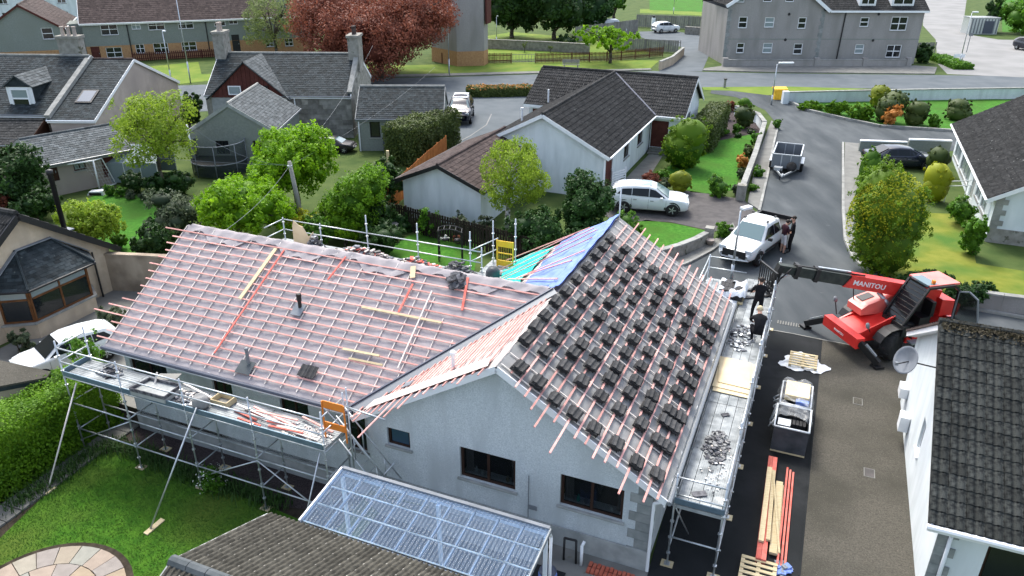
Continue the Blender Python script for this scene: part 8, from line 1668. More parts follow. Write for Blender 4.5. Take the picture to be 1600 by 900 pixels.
# turret: boom points to the left (towards the scaffold)
bt_, bp_ = V((9.5, 25.4, 3.08)), V((15.8, 25.5, 1.95)); bd = (bt_ - bp_).normalized(); bs = EZ.cross(bd).normalized(); bu = bd.cross(bs)
B = lambda x, y, z: bp_ + bd * x + bs * y + bu * z       # bs points away from / towards the camera
if bs.y > 0: bs = -bs; bu = bs.cross(bd) * (1 if bs.cross(bd).z > 0 else -1)
def BB(name, x0, x1, w0, h0, m_, par=None, dz=0): return MB().par(B(x0, -w0 / 2, -h0 / 2 + dz), bd * (x1 - x0), bs * w0, bu * h0).build(name, K[m_], par or th_)
bo = BB('boom', 0, 3.5, .4, .5, 'red'); BB('boom_section', 2.8, 4.8, .34, .42, 'boomgreen', bo); BB('boom_section', 4.6, 5.5, .3, .36, 'boomgreen', bo); BB('boom_section', 5.4, 6.22, .26, .3, 'boomgreen', bo)
MB().prism([B(3.5, .205, -.25), B(3.5, .205, .25), B(3.4, .205, .25), B(3.7, .205, -.25)], bs * -.41).build('boom_collar', K['red'], bo)
for x in (4.7, 5.45): BB('boom_collar', x, x + .14, .44, .5, 'black', bo)
MB().tube(B(3.0, .12, .29), B(5.7, .12, .24), .03, 6).build('hose', K['black'], bo, True); MB().bar(B(3.45, -.1, .27), B(4.7, -.1, .24), .1, .04, bu).build('hose_tray', K['galv'], bo)
MB().tube(B(2.2, 0, -.3), C(2.2, .1, 1.2), .08, 8).build('lift_ram', K['galv'], bo, True)
# lettering on the boom side
def lettering(txt, P, X, Y, size, m_, parent, name='lettering', depth=.004, bold=.012):
 cu = bpy.data.curves.new(name, 'FONT'); cu.body = txt; cu.size = size; cu.extrude = depth; cu.offset = bold * size; cu.resolution_u = 2; to = bpy.data.objects.new(name, cu); COL.objects.link(to); bpy.context.view_layer.update()
 me = bpy.data.meshes.new_from_object(to.evaluated_get(bpy.context.evaluated_depsgraph_get())); bpy.data.objects.remove(to); me.materials.clear(); me.materials.append(K[m_])
 X, Y = V(X).normalized(), V(Y).normalized(); M = basis(P, X, Y, X.cross(Y)); me.transform(WM[parent].inverted() @ M)
 o = bpy.data.objects.new(name, me); COL.objects.link(o); o.parent = parent; WM[o] = WM[parent]; return o
lettering('MANITOU', B(3.38, .206, -.1), -bd, bu, .27, 'upvc', bo)
BX_ = MB().par(C(-.125, -.32, .66), -f_ * .02, n_ * .6, EZ * .16).build('name_plate', K['red'], th_)
lettering('MANITOU', C(-.13, -.3, .69), n_, EZ, .12, 'upvc', th_)
# carriage with guard and forks at the boom tip
ca = MB().bar(B(6.12, 0, .1), B(6.25, 0, -.85), .3, .2, bd).build('boom_head', K['black'], th_); MB().tube(B(5.7, .05, -.1), B(6.3, .05, -.6), .05, 8).build('tilt_ram', K['galv'], ca, True)
tp2 = B(6.35, 0, -1.0); cdn = (AB(12.4, .35) - AB(13.3, -1)).normalized(); cw = EZ.cross(cdn)
for z in (0, .28, .95): MB().bar(tp2 - cw * .6 + EZ * z, tp2 + cw * .6 + EZ * z, .06, .07).build('carriage_rail', K['black'], th_)
for k in range(9): MB().bar(tp2 + cw * (-.58 + k * .145) + EZ * .02, tp2 + cw * (-.58 + k * .145) + EZ * .95, .03, .03, cdn).build('guard_bar', K['black'], th_)
for s in (-.3, .3): MB().par(tp2 + cw * (s - .06) - EZ * .05, cdn * 1.1, cw * .12, EZ * .04).build('fork', K['black'], th_)
MB().path([B(5.8, .2, .1), B(6.1, .28, -.3), B(6.2, .2, -.8), tp2 + cw * .2], .03, 6).build('hose', K['black'], th_, True)
# engine cover, turret, cab
MB().prism([C(.75, -.12, 1.25), C(.75, -.12, 1.5), C(1.0, -.12, 1.66), C(2.2, -.12, 1.98), C(2.3, -.12, 1.25)], n_ * -.8).build('engine_cover', K['red_pale'], th_)
MB().par(C(.98, -.82, 1.668), -f_ * .5 + EZ * .13, n_ * .36, EZ * .015).build('vent_grille', K['black'], th_)
MB().prism([C(1.8, -.7, .95), C(4.2, -.6, .95), C(4.3, -.5, 1.4), C(4.1, -.5, 1.7), C(3.6, -.5, 1.9), C(1.8, -.6, 1.3)], n_ * .65).build('turret', K['red'], th_)
MB().prism([C(3.5, -.7, 1.3), C(4.3, -.7, 1.25), C(4.35, -.7, 1.65), C(4.1, -.7, 1.85), C(3.5, -.7, 1.95)], n_ * 1.35).build('counterweight', K['red'], th_)
cy0, cy1 = .12, 1.12; cabm = MB()
prof_ = [C(1.75, 0, .95), C(3.5, 0, .95), C(3.65, 0, 1.3), C(3.6, 0, 2.55), C(3.35, 0, 2.75), C(2.3, 0, 2.75), C(1.55, 0, 1.4)]
for y in (cy0, cy1):
 for p, q in zip(prof_, prof_[1:] + prof_[:1]): cabm.bar(p + n_ * y, q + n_ * y, .08, .08, n_)
cb_ = cabm.build('cab_frame', K['black'], th_)
for p, q in zip(prof_[1:], prof_[2:]):
 pass
MB().prism([p + n_ * (cy0 + .05) for p in prof_], n_ * .02).build('inner_wall', K['black'], cb_)
MB().par(C(1.75, cy0, .93), -f_ * 1.55, n_ * .8, EZ * .06).build('cab_floor', K['black'], cb_)
MB().prism([C(1.6, cy0 + .04, 1.38), C(1.6, cy1 - .04, 1.38), C(2.3, cy1 - .04, 2.7), C(2.3, cy0 + .04, 2.7)], (f_ * .03)).build('windscreen', K['carglass'], cb_)
gb_ = MB()
for k in range(9): t_ = (k + .5) / 9; a = C(1.6, cy0 + .02, 1.4).lerp(C(2.3, cy0 + .02, 2.72), t_) + f_ * .07; gb_.bar(a, a + n_ * (cy1 - cy0 - .04), .02, .02)
gb_.build('screen_guard', K['black'], cb_, kind='stuff')
MB().par(C(2.35, cy0 - .1, 2.76), -f_ * 1.25, n_ * (cy1 - cy0 + .06), EZ * .07).build('cab_roof', K['red_pale'], cb_); MB().par(C(2.3, cy0 + .06, 2.765), -f_ * .45, n_ * (cy1 - cy0 - .16), EZ * .07).build('roof_window', K['screen'], cb_)
MB().prism([C(1.72, cy0, .95), C(1.72, cy0, 1.38), C(1.5, cy0, 1.38), C(1.45, cy0, 1.0)], n_ * (cy1 - cy0 + .15)).build('front_step', K['black'], cb_)
BX('seat', 2.5, 2.95, .4, .85, 1.0, 1.42, 'black', cb_); BX('seat_back', 2.9, 3.05, .4, .85, 1.42, 2.0, 'black', cb_)
dr0 = C(3.4, cy1 + .02, .98);
dm_ = MB(); dpts = [C(3.6, cy1 + .03, 1.0), C(3.6, cy1 + .03, 2.5), C(3.75, cy1 + .3, 2.6), C(3.9, cy1 + .6, 2.4), C(3.98, cy1 + .75, 1.6), C(3.95, cy1 + .7, 1.0)]
for p, q in zip(dpts, dpts[1:] + dpts[:1]): dm_.bar(p, q, .05, .05, f_)
do_ = dm_.build('door', K['gutter_grey'], cb_); MB().prism([p.lerp(C(3.78, cy1 + .36, 1.8), .06) for p in dpts], f_ * .012).build('door_glass', K['room'], do_)
MB().box(C(2.6, cy1 - .2, 2.9), .1, .1, .12).build('beacon', K['orange'], cb_); MB().par(C(1.85, cy1 + .02, .7), -f_ * .45, n_ * .3, EZ * .05).build('step_plate', K['galv'], th_)
for p, q in ((C(.3, -.85, 1.0), C(.2, -.95, 1.6)), (C(.55, .75, 1.05), C(.35, .8, 1.35)), (C(.9, -.8, 1.5), C(.85, -.95, 2.2))):
 mr = MB().tube(p, q, .02, 6).build('mirror_arm', K['black'], th_); MB().lathe(q, [(.02, -.03), (.11, -.02), (.12, .02), (.02, .04)], 12, (f_ * -.3 - n_ * -.6 + EZ * .3)).build('mirror', K['gutter_grey'], mr, True)
BX('tail_panel', 4.2, 4.4, -.9, .9, .6, 1.05, 'red')
BX('side_box', 2.0, 3.6, .56, .95, .5, .92, 'red')
# ================================================================ PEOPLE
def person(label, P, face, pose, top_, legs, skin='skin', hairc='hair', sc=1.0, short=False, sleeve=True, bag=None, group=None):
 """one skinned figure; face = heading; pose gives joints in metres (x right, y forward, z up)"""
 r = thing('person', label, 'person', P, face - math.pi / 2, group); r.scale = (sc,) * 3; WM[r] = Matrix.Translation(V(P)) @ Matrix.Rotation(face - math.pi / 2, 4, 'Z') @ Matrix.Scale(sc, 4)
 J = dict(pose); E = [('pelvis', 'waist'), ('waist', 'chest'), ('chest', 'neck'), ('neck', 'chin'), ('chin', 'brow'), ('brow', 'crown')]
 for s in 'lr':
  E += [('chest', 'sh' + s), ('sh' + s, 'el' + s), ('el' + s, 'wr' + s), ('wr' + s, 'pa' + s), ('pelvis', 'hip' + s), ('hip' + s, 'kn' + s), ('kn' + s, 'an' + s), ('an' + s, 'to' + s)]
  w_, p_ = V(J['wr' + s]), V(J['pa' + s]); d = (p_ - w_); d = d.normalized() if d.length > 1e-4 else V((0, 0, -1)); sd = d.cross(V((0, 1, .3))).normalized() * (1 if s == 'l' else -1)
  for k, (off, ln) in enumerate(((-.03, .065), (-.01, .08), (.01, .075), (.028, .055))):
   a = p_ + sd * off + d * .02; q = a + d * ln * .55; e = q + (d * .7 + V((0, .5, 0))).normalized() * ln * .5; J['f%d%s' % (k, s)] = q; J['g%d%s' % (k, s)] = e; E += [('pa' + s, 'f%d%s' % (k, s)), ('f%d%s' % (k, s), 'g%d%s' % (k, s))]
  J['t' + s] = w_.lerp(p_, .5) - sd * .05 + V((0, .03, 0)); E.append(('wr' + s, 't' + s))
 Rr = dict(pelvis=.15, waist=.135, chest=.155, neck=.062, chin=.075, brow=.095, crown=.06)
 for s in 'lr': Rr.update({'sh' + s: .07, 'el' + s: .045, 'wr' + s: .032, 'pa' + s: .034, 'hip' + s: .1, 'kn' + s: .068, 'an' + s: .045, 'to' + s: .04, 't' + s: .012, **{'%s%d%s' % (c, k, s): .0095 for c in 'fg' for k in range(4)}})
 names = list(J); me = bpy.data.meshes.new('body'); me.from_pydata([tuple(J[k]) for k in names], [(names.index(a), names.index(b_)) for a, b_ in E], []); o = bpy.data.objects.new('body', me); COL.objects.link(o)
 md = o.modifiers.new('skin', 'SKIN'); sv = me.skin_vertices[0].data
 for i, k in enumerate(names):
  rr = Rr[k]; sv[i].radius = (rr * (1.25 if k in ('pelvis', 'chest', 'waist') else 1), rr * (.85 if k in ('pelvis', 'chest', 'waist') else 1)); sv[i].use_root = (k == 'pelvis')
 md.use_smooth_shade = True; sd_ = o.modifiers.new('sub', 'SUBSURF'); sd_.levels = 1; sd_.render_levels = 1
 bpy.context.view_layer.update(); m2 = bpy.data.meshes.new_from_object(o.evaluated_get(bpy.context.evaluated_depsgraph_get())); bpy.data.objects.remove(o)
 for q in (skin, top_, legs, 'black'): m2.materials.append(K[q])
 m2.materials.append(K['cloth_white'])
 nk = V(J['neck']); pel = V(J['pelvis'])
 seg = [(V(J[a]), V(J[b_]), a, b_) for a, b_ in E]
 for f in m2.polygons:
  c = V(f.center); best = None
  for a, b_, na, nb in seg:
   d = b_ - a; t_ = max(0, min(1, (c - a).dot(d) / max(d.length_squared, 1e-9))); dist = (c - (a + d * t_)).length
   if best is None or dist < best[0]: best = (dist, na, nb, t_)
  _, na, nb, t_ = best; mi = 1
  if nb in ('chin', 'brow', 'crown'): mi = 0
  elif nb[:2] in ('pa',) or nb[0] in 'fgt' and nb[:2] != 'to': mi = 0
  elif nb[:2] == 'wr': mi = 0 if not sleeve else 1
  elif nb[:2] == 'el': mi = 1
  elif nb[:2] in ('hi', 'kn'): mi = 2
  elif nb[:2] == 'an': mi = (0 if short else 2)
  elif nb[:2] == 'to': mi = 3
  elif nb == 'waist' and t_ < .3: mi = 2
  f.material_index = mi
 m2.shade_smooth(); body = bpy.data.objects.new('body', m2); COL.objects.link(body); body.parent = r; WM[body] = WM[r]
 hc = V(J['brow']); fd = (V(J['chin']) - nk); up = (V(J['crown']) - V(J['chin'])).normalized(); rt = V((1, 0, 0)); fw = up.cross(rt); fw = fw if fw.y > 0 else -fw
 mb = MB(); mb.blob(hc + up * .03 - fw * .022, .098, .104, .1, 14, 8); mb.build('hair', K[hairc], r, True, local=True)
 mb = MB(); mb.tube(hc + fw * .085 - up * .01, hc + fw * .115 - up * .05, .014, 6, .018); mb.build('nose', K[skin], r, True, local=True)
 for s in (-1, 1):
  MB().blob(hc + fw * .085 + rt * (.035 * s) - up * .005, .012, .008, .01, 8, 5).build('eye', K['black'], r, True, local=True); MB().blob(hc + rt * (.1 * s) - up * .02 - fw * .01, .014, .025, .035, 8, 5).build('ear', K[skin], r, True, local=True)
 MB().par(hc + fw * .083 - rt * .028 - up * .078, rt * .056, up * .012, fw * .012).build('mouth', K['redwood'], r, local=True)
 return r
stand = dict(pelvis=(0, 0, .95), waist=(0, 0, 1.12), chest=(0, 0, 1.34), neck=(0, .01, 1.5), chin=(0, .03, 1.58), brow=(0, .045, 1.68), crown=(0, .03, 1.75), shl=(-.19, 0, 1.42), shr=(.19, 0, 1.42), ell=(-.24, -.02, 1.14), elr=(.24, -.02, 1.14), wrl=(-.25, .08, .9), wrr=(.25, .08, .9), pal=(-.25, .11, .82), par=(.25, .11, .82), hipl=(-.1, 0, .92), hipr=(.1, 0, .92), knl=(-.11, .03, .5), knr=(.11, .03, .5), anl=(-.12, 0, .08), anr=(.12, 0, .08), tol=(-.13, .16, .04), tor=(.13, .16, .04))
p1 = dict(stand); p1.update(wrl=(-.1, .24, 1.12), pal=(-.03, .3, 1.14), ell=(-.25, .06, 1.14), wrr=(.12, .24, 1.1), par=(.05, .3, 1.12), elr=(.25, .05, 1.14), chin=(0, .07, 1.56), brow=(0, .1, 1.65), crown=(0, .07, 1.73))
person('person in dark top and white shorts looking down beside the pickup', g(1221, 396), R_(15), p1, 'cloth_maroon', 'cloth_white', short=True, sleeve=False, sc=.98)
p2 = dict(stand); p2.update(ell=(-.24, .06, 1.14), wrl=(-.05, .24, 1.16), pal=(.0, .31, 1.17), knr=(.16, .06, .5), anr=(.26, .02, .08), tor=(.32, .17, .04))
person('person in dark clothes standing right of the one in white shorts', g(1233, 394), R_(165), p2, 'cloth_black', 'cloth_black', sc=1.04)
p3 = dict(stand); p3.update(ell=(-.32, .02, 1.16), wrl=(-.24, .2, 1.1), pal=(-.2, .27, 1.08), elr=(.3, .1, 1.22), wrr=(.26, .32, 1.22), par=(.24, .4, 1.22), knl=(-.16, .05, .5), anl=(-.18, -.02, .08), tol=(-.2, .14, .04), chin=(0, .05, 1.57))
person('worker in black standing on the scaffold deck by the tile pack', AB(10.75, -.82, 2.02), R_(75), p3, 'cloth_black', 'cloth_black', sleeve=False, sc=.92)
p4 = dict(pelvis=(0, -.12, .42), waist=(0, -.1, .58), chest=(0, .1, .8), neck=(0, .2, .93), chin=(0, .27, .97), brow=(0, .34, 1.03), crown=(0, .36, 1.1), shl=(-.18, .12, .86), shr=(.18, .12, .86), ell=(-.26, .3, .66), elr=(.26, .3, .66), wrl=(-.15, .48, .5), wrr=(.15, .48, .5), pal=(-.12, .54, .45), par=(.12, .54, .45), hipl=(-.12, -.12, .4), hipr=(.12, -.12, .4), knl=(-.2, .28, .5), knr=(.2, .28, .5), anl=(-.16, .02, .08), anr=(.16, .02, .08), tol=(-.18, .18, .04), tor=(.18, .18, .04))
person('fair haired worker in black crouching by the outer rail of the deck', AB(9.3, -1.02, 2.02), R_(80), p4, 'cloth_black', 'cloth_black', hairc='timber', sc=.98)
# ================================================================ STREET FURNITURE AND GARDEN THINGS
def lamp_post(label, base, top_px, h_arm=.9, r=.055, name='street_lamp', arm=None, head='upvc'):
 b_ = g(*base); O = V((0, b_.y, 0)); h = onw(O, (1, 0, 0), *top_px)[1]; t = thing(name, label, 'street lamp', b_)
 MB().tube(b_, b_ + EZ * h * .25, r * 1.35, 8).build('base_column', K['galv'], t, True); MB().tube(b_ + EZ * h * .25, b_ + EZ * h, r, 8, r * .7).build('column', K['galv'], t, True)
 a = V(arm or (.6, .1, 0)); MB().path([b_ + EZ * (h - .02), b_ + EZ * (h + .06) + a * .4], r * .6, 6).build('arm', K['galv'], t)
 hd_ = MB().box(b_ + EZ * (h + .1) + a * .6, a.length * 1.0, .24, .1, a.normalized(), EZ.cross(a).normalized()).build('lamp_head', K[head], t); MB().box(b_ + EZ * (h + .035) + a * .6, a.length * .8, .18, .03, a.normalized(), EZ.cross(a).normalized()).build('lens', K['lamp'], hd_)
 return t
lamp_post('grey street lamp standing between the stripped roof and the white pickup', (1142, 440), (1158, 330), arm=(.45, .28, 0))
lamp_post('tall street lamp by the yellow bin at the mouth of the cul de sac', (1205, 164), (1217, 100), arm=(1.3, .1, 0))
lamp_post('slim street lamp in front of the peach gable grass', (268, 128), (257, 50), arm=(.3, 0, 0)); lamp_post('tall plain lamp column in front of the terraced flats', (298, 130), (275, -10), arm=(.5, 0, 0))
lamp_post('lamp column at the street kerb right of the copper beech', (702, 118), (699, 10), arm=(.5, 0, 0)); lamp_post('slim dark park lamp by the tall grey block', (776, 68), (776, 26), arm=(.2, 0, 0), r=.05)
lamp_post('lamp column beside the concrete junction at the top right', (1498, 104), (1506, 20), arm=(.6, 0, 0)); lamp_post('lamp column by the grey fence behind the white hatchback', (1052, 22), (1054, -20), arm=(.4, 0, 0))
pl = thing('telegraph_pole', 'wooden telegraph pole behind the left ridge', 'pole', g(478, 372)); b_ = g(478, 372); h = onw(V((0, b_.y, 0)), (1, 0, 0), 452, 252)[1]; tp_ = V((onw(V((0, b_.y, 0)), (1, 0, 0), 452, 252)[0], b_.y, h))
MB().tube(b_, tp_, .13, 10, .09).build('pole', K['grey_fence'], pl, True); MB().lathe(tp_ - EZ * .3, [(.1, 0), (.13, .03), (.13, .1), (.1, .12)], 8).build('fitting', K['galv'], pl)
for i, (e, sag) in enumerate(((g(296, 190, 5), .5), (AB(4.4, 16.5, 4.9), .3), (V((-40, 43, 6)), .9), (V((-11, 62, 6)), .5), (V((-5.5, 55, 5.5)), .4))):
 pts = [tp_ - EZ * .2 + (e - tp_) * (k / 14) - EZ * sag * 4 * (k / 14) * (1 - k / 14) for k in range(15)]; MB().path(pts, .006, 3).build('wire', K['gutter_grey'], pl)
po = thing('washing_pole', 'slender white pole in the garden beside the pale tree', 'pole', g(306, 268)); b_ = g(306, 268); h = onw(V((0, b_.y, 0)), (1, 0, 0), 292, 195)[1]; MB().tube(b_, V((onw(V((0, b_.y, 0)), (1, 0, 0), 292, 195)[0], b_.y, h)), .06, 8).build('pole', K['white'], po, True); MB().box(V((b_.x - .5, b_.y, h - .05)), .5, .04, .04).build('cross_arm', K['white'], po)
gb = thing('grit_bin', 'bright yellow grit bin on the verge by the street lamp', 'bin', g(1216, 155)); p = g(1216, 155)
mb = MB(); mb.prism([p + V((-.5, -.35, 0)), p + V((.5, -.35, 0)), p + V((.5, .35, 0)), p + V((-.5, .35, 0))], EZ * .85); mb.build('body', K['yellow'], gb); MB().prism([p + V((-.62, -.45, .86)), p + V((-.62, .45, 1.0)), p + V((-.62, .2, 1.12)), p + V((-.62, -.42, .98))], V((1.24, 0, 0))).build('lid', K['yellow'], gb)
be_ = thing('park_bench', 'grey slatted bench on the street verge in front of the picket fence', 'bench', g(892, 108)); p = g(892, 108)
for k in range(3): MB().box(p + V((0, -.2 + k * .17, .48)), 1.9, .13, .04).build('seat_slat', K['grey_fence'], be_); MB().box(p + V((0, .26, .62 + k * .16)), 1.9, .04, .13).build('back_slat', K['grey_fence'], be_)
for x in (-.75, .75): MB().box(p + V((x, 0, .23)), .08, .5, .46).build('leg', K['grey_fence'], be_); MB().box(p + V((x, .3, .6)), .08, .05, .8).build('back_post', K['grey_fence'], be_)
co = thing('storage_container', 'grey metal storage container on the bank at the top right', 'container', g(1536, 54)); p = g(1536, 54); mb = MB()
mb.box(p + V((0, 1.4, 1.15)), 4.2, 2.4, 2.3); mb.build('body', K['galv'], co)
for k in range(9): MB().box(p + V((-1.9 + k * .475, .17, 1.15)), .18, .05, 2.1).build('rib', K['gutter_grey'], co)
MB().box(p + V((0, 1.4, 2.34)), 4.35, 2.55, .1).build('roof', K['galv_deck'], co); MB().box(p + V((.6, .14, 1.0)), 1.4, .06, 1.8).build('door', K['gutter_dark'], co)
gh_ = thing('greenhouse', 'small greenish glazed greenhouse beyond the back lawn', 'greenhouse', g(214, 278)); p = g(214, 278)
for s in (-1, 1):
 for k in range(4): MB().prism([p + V((-2 + k, s * 1.3, 1.3)), p + V((-1.03 + k, s * 1.3, 1.3)), p + V((-1.03 + k, 0, 2.1)), p + V((-2 + k, 0, 2.1))], V((0, 0, .02))).build('roof_pane', K['glass_pale'], gh_); MB().par(p + V((-2 + k, s * 1.3, .1)), V((.97, 0, 0)), V((0, .02, 0)), V((0, 0, 1.2))).build('side_pane', K['glass_pale'], gh_)
 for k in range(5): MB().tube(p + V((-2.015 + k, s * 1.3, 0)), p + V((-2.015 + k, s * 1.3, 1.32)), .025, 5).build('post', K['white'], gh_)
MB().tube(p + V((-2.05, 0, 2.12)), p + V((2.0, 0, 2.12)), .03, 6).build('ridge', K['white'], gh_)
go = thing('football_goal', 'white football goal with net in front of the slate shed', 'goal', g(120, 308)); A_, B_ = g(88, 307), g(156, 296);
ta, tb2 = onw(V((0, A_.y, 0)), (1, 0, 0), 78, 283), onw(V((0, B_.y, 0)), (1, 0, 0), 142, 260); H_ = 1.75; bk_ = V((.45, 1.1, 0))
for q in (A_, B_): MB().tube(q, q + EZ * H_, .05, 8).build('post', K['white'], go, True); MB().tube(q + EZ * H_, q + bk_ * .5 + EZ * H_, .035, 6).build('stay', K['white'], go); MB().tube(q + bk_ * .5 + EZ * H_, q + bk_, .035, 6).build('stay', K['white'], go); MB().tube(q, q + bk_, .035, 6).build('base_bar', K['white'], go)
MB().tube(A_ + EZ * H_, B_ + EZ * H_, .05, 8).build('crossbar', K['white'], go, True); MB().tube(A_ + bk_, B_ + bk_, .035, 6).build('back_bar', K['white'], go)
nm = MB()
for k in range(16): q = A_.lerp(B_, k / 15); nm.tube(q + bk_ * .5 + EZ * H_, q + bk_, .006, 3);
for k in range(9): q0, q1 = (bk_ * .5 + EZ * H_).lerp(bk_, k / 8), 0; nm.tube(A_ + q0, B_ + q0, .006, 3)
nm.build('net', K['white'], go, kind='stuff')
tm = thing('trampoline', 'large round trampoline with dark net in front of the grey annexe', 'trampoline', g(346, 268)); p = g(346, 268); rx_ = 1.68
MB().lathe(p + EZ * .8, [(rx_ - .05, 0), (rx_, .02), (rx_, .06), (rx_ - .25, .05), (.02, .04)], 32).build('mat', K['black'], tm)
for z in (.84, 2.0):
 pts = [p + V((math.cos(a * 6.2832 / 32) * rx_, math.sin(a * 6.2832 / 32) * rx_, z)) for a in range(33)]; MB().path(pts, .035, 6).build('ring', K['lead'], tm, True)
for k in range(8): a = k * .7854 + .2; q = p + V((math.cos(a), math.sin(a), 0)) * rx_; MB().tube(q, q + EZ * 2.02, .03, 6).build('pole', K['lead'], tm, True)
nt_ = bpy.data.materials.new('trampoline_net'); nt_.use_nodes = True; t_ = nt_.node_tree; tr2 = t_.nodes.new('ShaderNodeBsdfTransparent'); mx_ = t_.nodes.new('ShaderNodeMixShader'); mx_.inputs[0].default_value = .62; t_.nodes['Principled BSDF'].inputs['Base Color'].default_value = (.02, .03, .035, 1); t_.links.new(tr2.outputs[0], mx_.inputs[1]); t_.links.new(t_.nodes['Principled BSDF'].outputs[0], mx_.inputs[2]); t_.links.new(mx_.outputs[0], t_.nodes['Material Output'].inputs[0]); K['net'] = nt_
mb = MB()
for k in range(32): a, b2_ = k * 6.2832 / 32, (k + 1) * 6.2832 / 32; mb.poly([p + V((math.cos(a) * rx_, math.sin(a) * rx_, .1)), p + V((math.cos(b2_) * rx_, math.sin(b2_) * rx_, .1)), p + V((math.cos(b2_) * rx_, math.sin(b2_) * rx_, 2.0)), p + V((math.cos(a) * rx_, math.sin(a) * rx_, 2.0))])
mb.build('net', K['net'], tm)
bw = thing('kick_board', 'small white plastic ramp left on the back lawn edge', 'ramp', g(152, 304)); p = g(152, 304); MB().prism([p + V((-.5, -.2, 0)), p + V((.5, -.2, 0)), p + V((.45, -.2, .28)), p + V((-.35, -.2, .22))], V((0, .4, 0))).build('body', K['white'], bw); MB().box(p + V((0, -.22, .1)), .7, .03, .14).build('panel', K['black'], bw)
hw = thing('hose_reel', 'green hose reel by the goal at the shed', 'hose reel', g(77, 300)); p = g(77, 300)
for k in range(3): MB().path([p + V((math.cos(a * .524) * .4, -.1 + k * .05, .55 + math.sin(a * .524) * .4)) for a in range(13)], .04, 6).build('coil', K['teal'] if k == 1 else K['leaf_mid'], hw, True)
ar = thing('garden_arch', 'dark trellis arch with hanging baskets on the rear lawn', 'arch', g(704, 408)); A_, B_ = g(686, 409), g(722, 412); zt_ = 1.55
for q in (A_, B_):
 for dy in (0, .5): MB().tube(q + V((0, dy, 0)), q + V((0, dy, zt_)), .035, 6).build('post', K['black'], ar)
 for k in range(6): MB().tube(q + V((0, 0, .2 + k * .24)), q + V((0, .5, .2 + k * .24)), .018, 5).build('rung', K['black'], ar)
for k in range(5): MB().tube(A_.lerp(B_, k / 4) + EZ * (zt_ + .12 * math.sin(k * .785)), A_.lerp(B_, k / 4) + V((0, .5, zt_ + .12 * math.sin(k * .785))), .018, 5).build('roof_bar', K['black'], ar)
for dy in (0, .5): MB().path([A_.lerp(B_, k / 4) + V((0, dy, zt_ + .12 * math.sin(k * .785))) for k in range(5)], .03, 6).build('top_rail', K['black'], ar)
for i, (t_, m_) in enumerate(((.28, 'petal_white'), (.8, 'leaf_copper'))):
 q = A_.lerp(B_, t_) + V((0, .2, zt_ - .45)); s_ = thing('hanging_basket', ['white flowered basket hanging in the dark garden arch', 'dark leaved basket hanging in the dark garden arch'][i], 'hanging basket', q); MB().lathe(q - EZ * .12, [(.05, 0), (.14, .06), (.17, .14)], 10).build('bowl', K['black'], s_, True); MB().tube(q, q + EZ * .5, .008, 4).build('chain', K['black'], s_); foliage('plant', K[m_], s_, [(q + EZ * .06, .2, .2, .14)], 160, .08, i)
sgn = thing('street_sign', 'small white sign board on a post by the planted strip', 'sign', g(1496, 98)); p = g(1496, 98)
for x in (-.5, .5): MB().tube(p + V((x, 0, 0)), p + V((x, 0, 1.0)), .04, 6).build('post', K['gutter_grey'], sgn)
MB().box(p + V((0, -.05, .8)), 1.3, .04, .4).build('board', K['white'], sgn)
bo_ = thing('road_sign', 'thin sign post with plate beside the concrete junction', 'sign', g(1510, 82)); p = g(1510, 82); MB().tube(p, p + EZ * 2.4, .045, 6).build('post', K['gutter_grey'], bo_); MB().box(p + V((0, -.06, 2.2)), .5, .03, .35).build('plate', K['gutter_grey'], bo_)
bd_ = thing('bollard', 'short dark marker post on the street verge', 'post', g(1132, 137)); p = g(1132, 137); MB().tube(p, p + EZ * .8, .12, 8).build('post', K['grey_fence'], bd_); MB().box(p + EZ * .85, .3, .3, .08).build('cap', K['black'], bd_)
mc = thing('gate_post', 'white marker post beside the parked white hatchback', 'post', g(1020, 47)); p = g(1020, 47); MB().box(p + EZ * .9, .5, .5, 1.8).build('post', K['render_white'], mc); MB().box(p + EZ * 1.95, .35, .35, .3).build('cap', K['black'], mc)
rl2 = thing('stair_railing', 'white slatted railing at the bungalow corner behind the white car', 'railing', g(962, 290)); A_, B_ = g(955, 300), g(976, 293)
for k in range(7): MB().bar(A_ + EZ * (.25 + k * .15), B_ + EZ * (.25 + k * .15), .03, .07).build('rail', K['white'], rl2)
for q in (A_, B_): MB().tube(q, q + EZ * 1.3, .035, 6).build('post', K['white'], rl2)
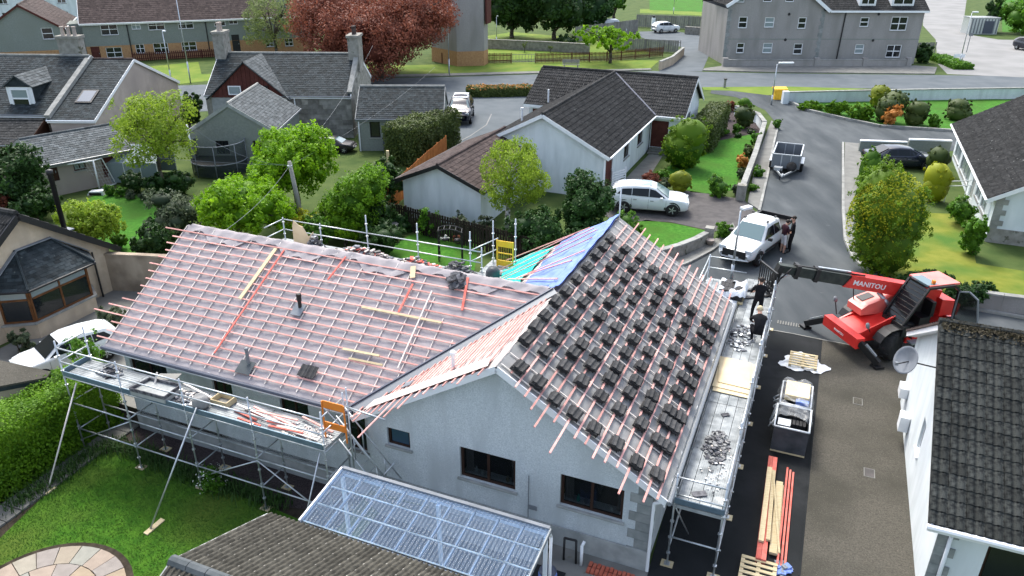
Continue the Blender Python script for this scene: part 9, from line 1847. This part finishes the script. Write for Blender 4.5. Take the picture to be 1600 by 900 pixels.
pt = thing('plant_pot', 'round terracotta pot beside the low block wall by the pickup', 'plant pot', g(1109, 382, .1)); p = g(1109, 382, .1); MB().lathe(p, [(.13, 0), (.2, .2), (.22, .22), (.22, .28), (.18, .28)], 14).build('pot', K['render_peach'], pt, True); MB().lathe(p, [(.18, .2), (.17, .25)], 14).build('compost', K['soil'], pt)
bn = thing('garden_bin', 'dark wheelie bin against the slate garage', 'bin', g(606, 238)); p = g(606, 238); MB().box(p + EZ * .5, .5, .55, 1.0).build('body', K['gutter_dark'], bn); MB().box(p + EZ * 1.04, .56, .62, .07).build('lid', K['black'], bn)
gp_ = thing('fence_post', 'pale wooden post at the end of the dark hedge block', 'post', AB(26.2, 23.0)); MB().box(AB(26.2, 23.0, .8), .16, .16, 1.6).build('post', K['timber'], gp_)
rw_ = MB().tube(AB(11.2, 4.3, 3.6), AB(11.2, 4.3, 6.05), .026, 8).build('standard', K['galv'], None, True); tag(rw_, 'lone scaffold pole rising at the far end of the ridge', 'scaffold pole')
# worn road markings near the junction
for i, (a, b_) in enumerate((((1166, 108), (1175, 88)), ((1175, 88), (1186, 68)))): MB().bar(g(*a, .026), g(*b_, .026), .15, .004).build('road_marking', K['white'], None)['kind'] = 'structure'
for i in range(3): MB().bar(g(694 + i * 14, 145.5, .03), g(703 + i * 14, 145.3, .03), .18, .004).build('road_marking', K['pale_road'], None)['kind'] = 'structure'
pts = [g(768, 178, .014), g(760, 195, .014), (g(735, 212, .014)), g(712, 224, .014)]
for a, b_ in zip(pts, pts[1:]): MB().bar(a, b_, .1, .006).build('road_marking', K['pale_road'], None)['kind'] = 'structure'
jl = [g(1200, 514.5, .03), g(1240, 521.5, .03), g(1284, 530.5, .03), g(1345, 542, .03)]
for a, b_ in zip(jl, jl[1:]): MB().bar(a, b_, .05, .012).build('edging_strip', K['kerb'], None)['kind'] = 'structure'
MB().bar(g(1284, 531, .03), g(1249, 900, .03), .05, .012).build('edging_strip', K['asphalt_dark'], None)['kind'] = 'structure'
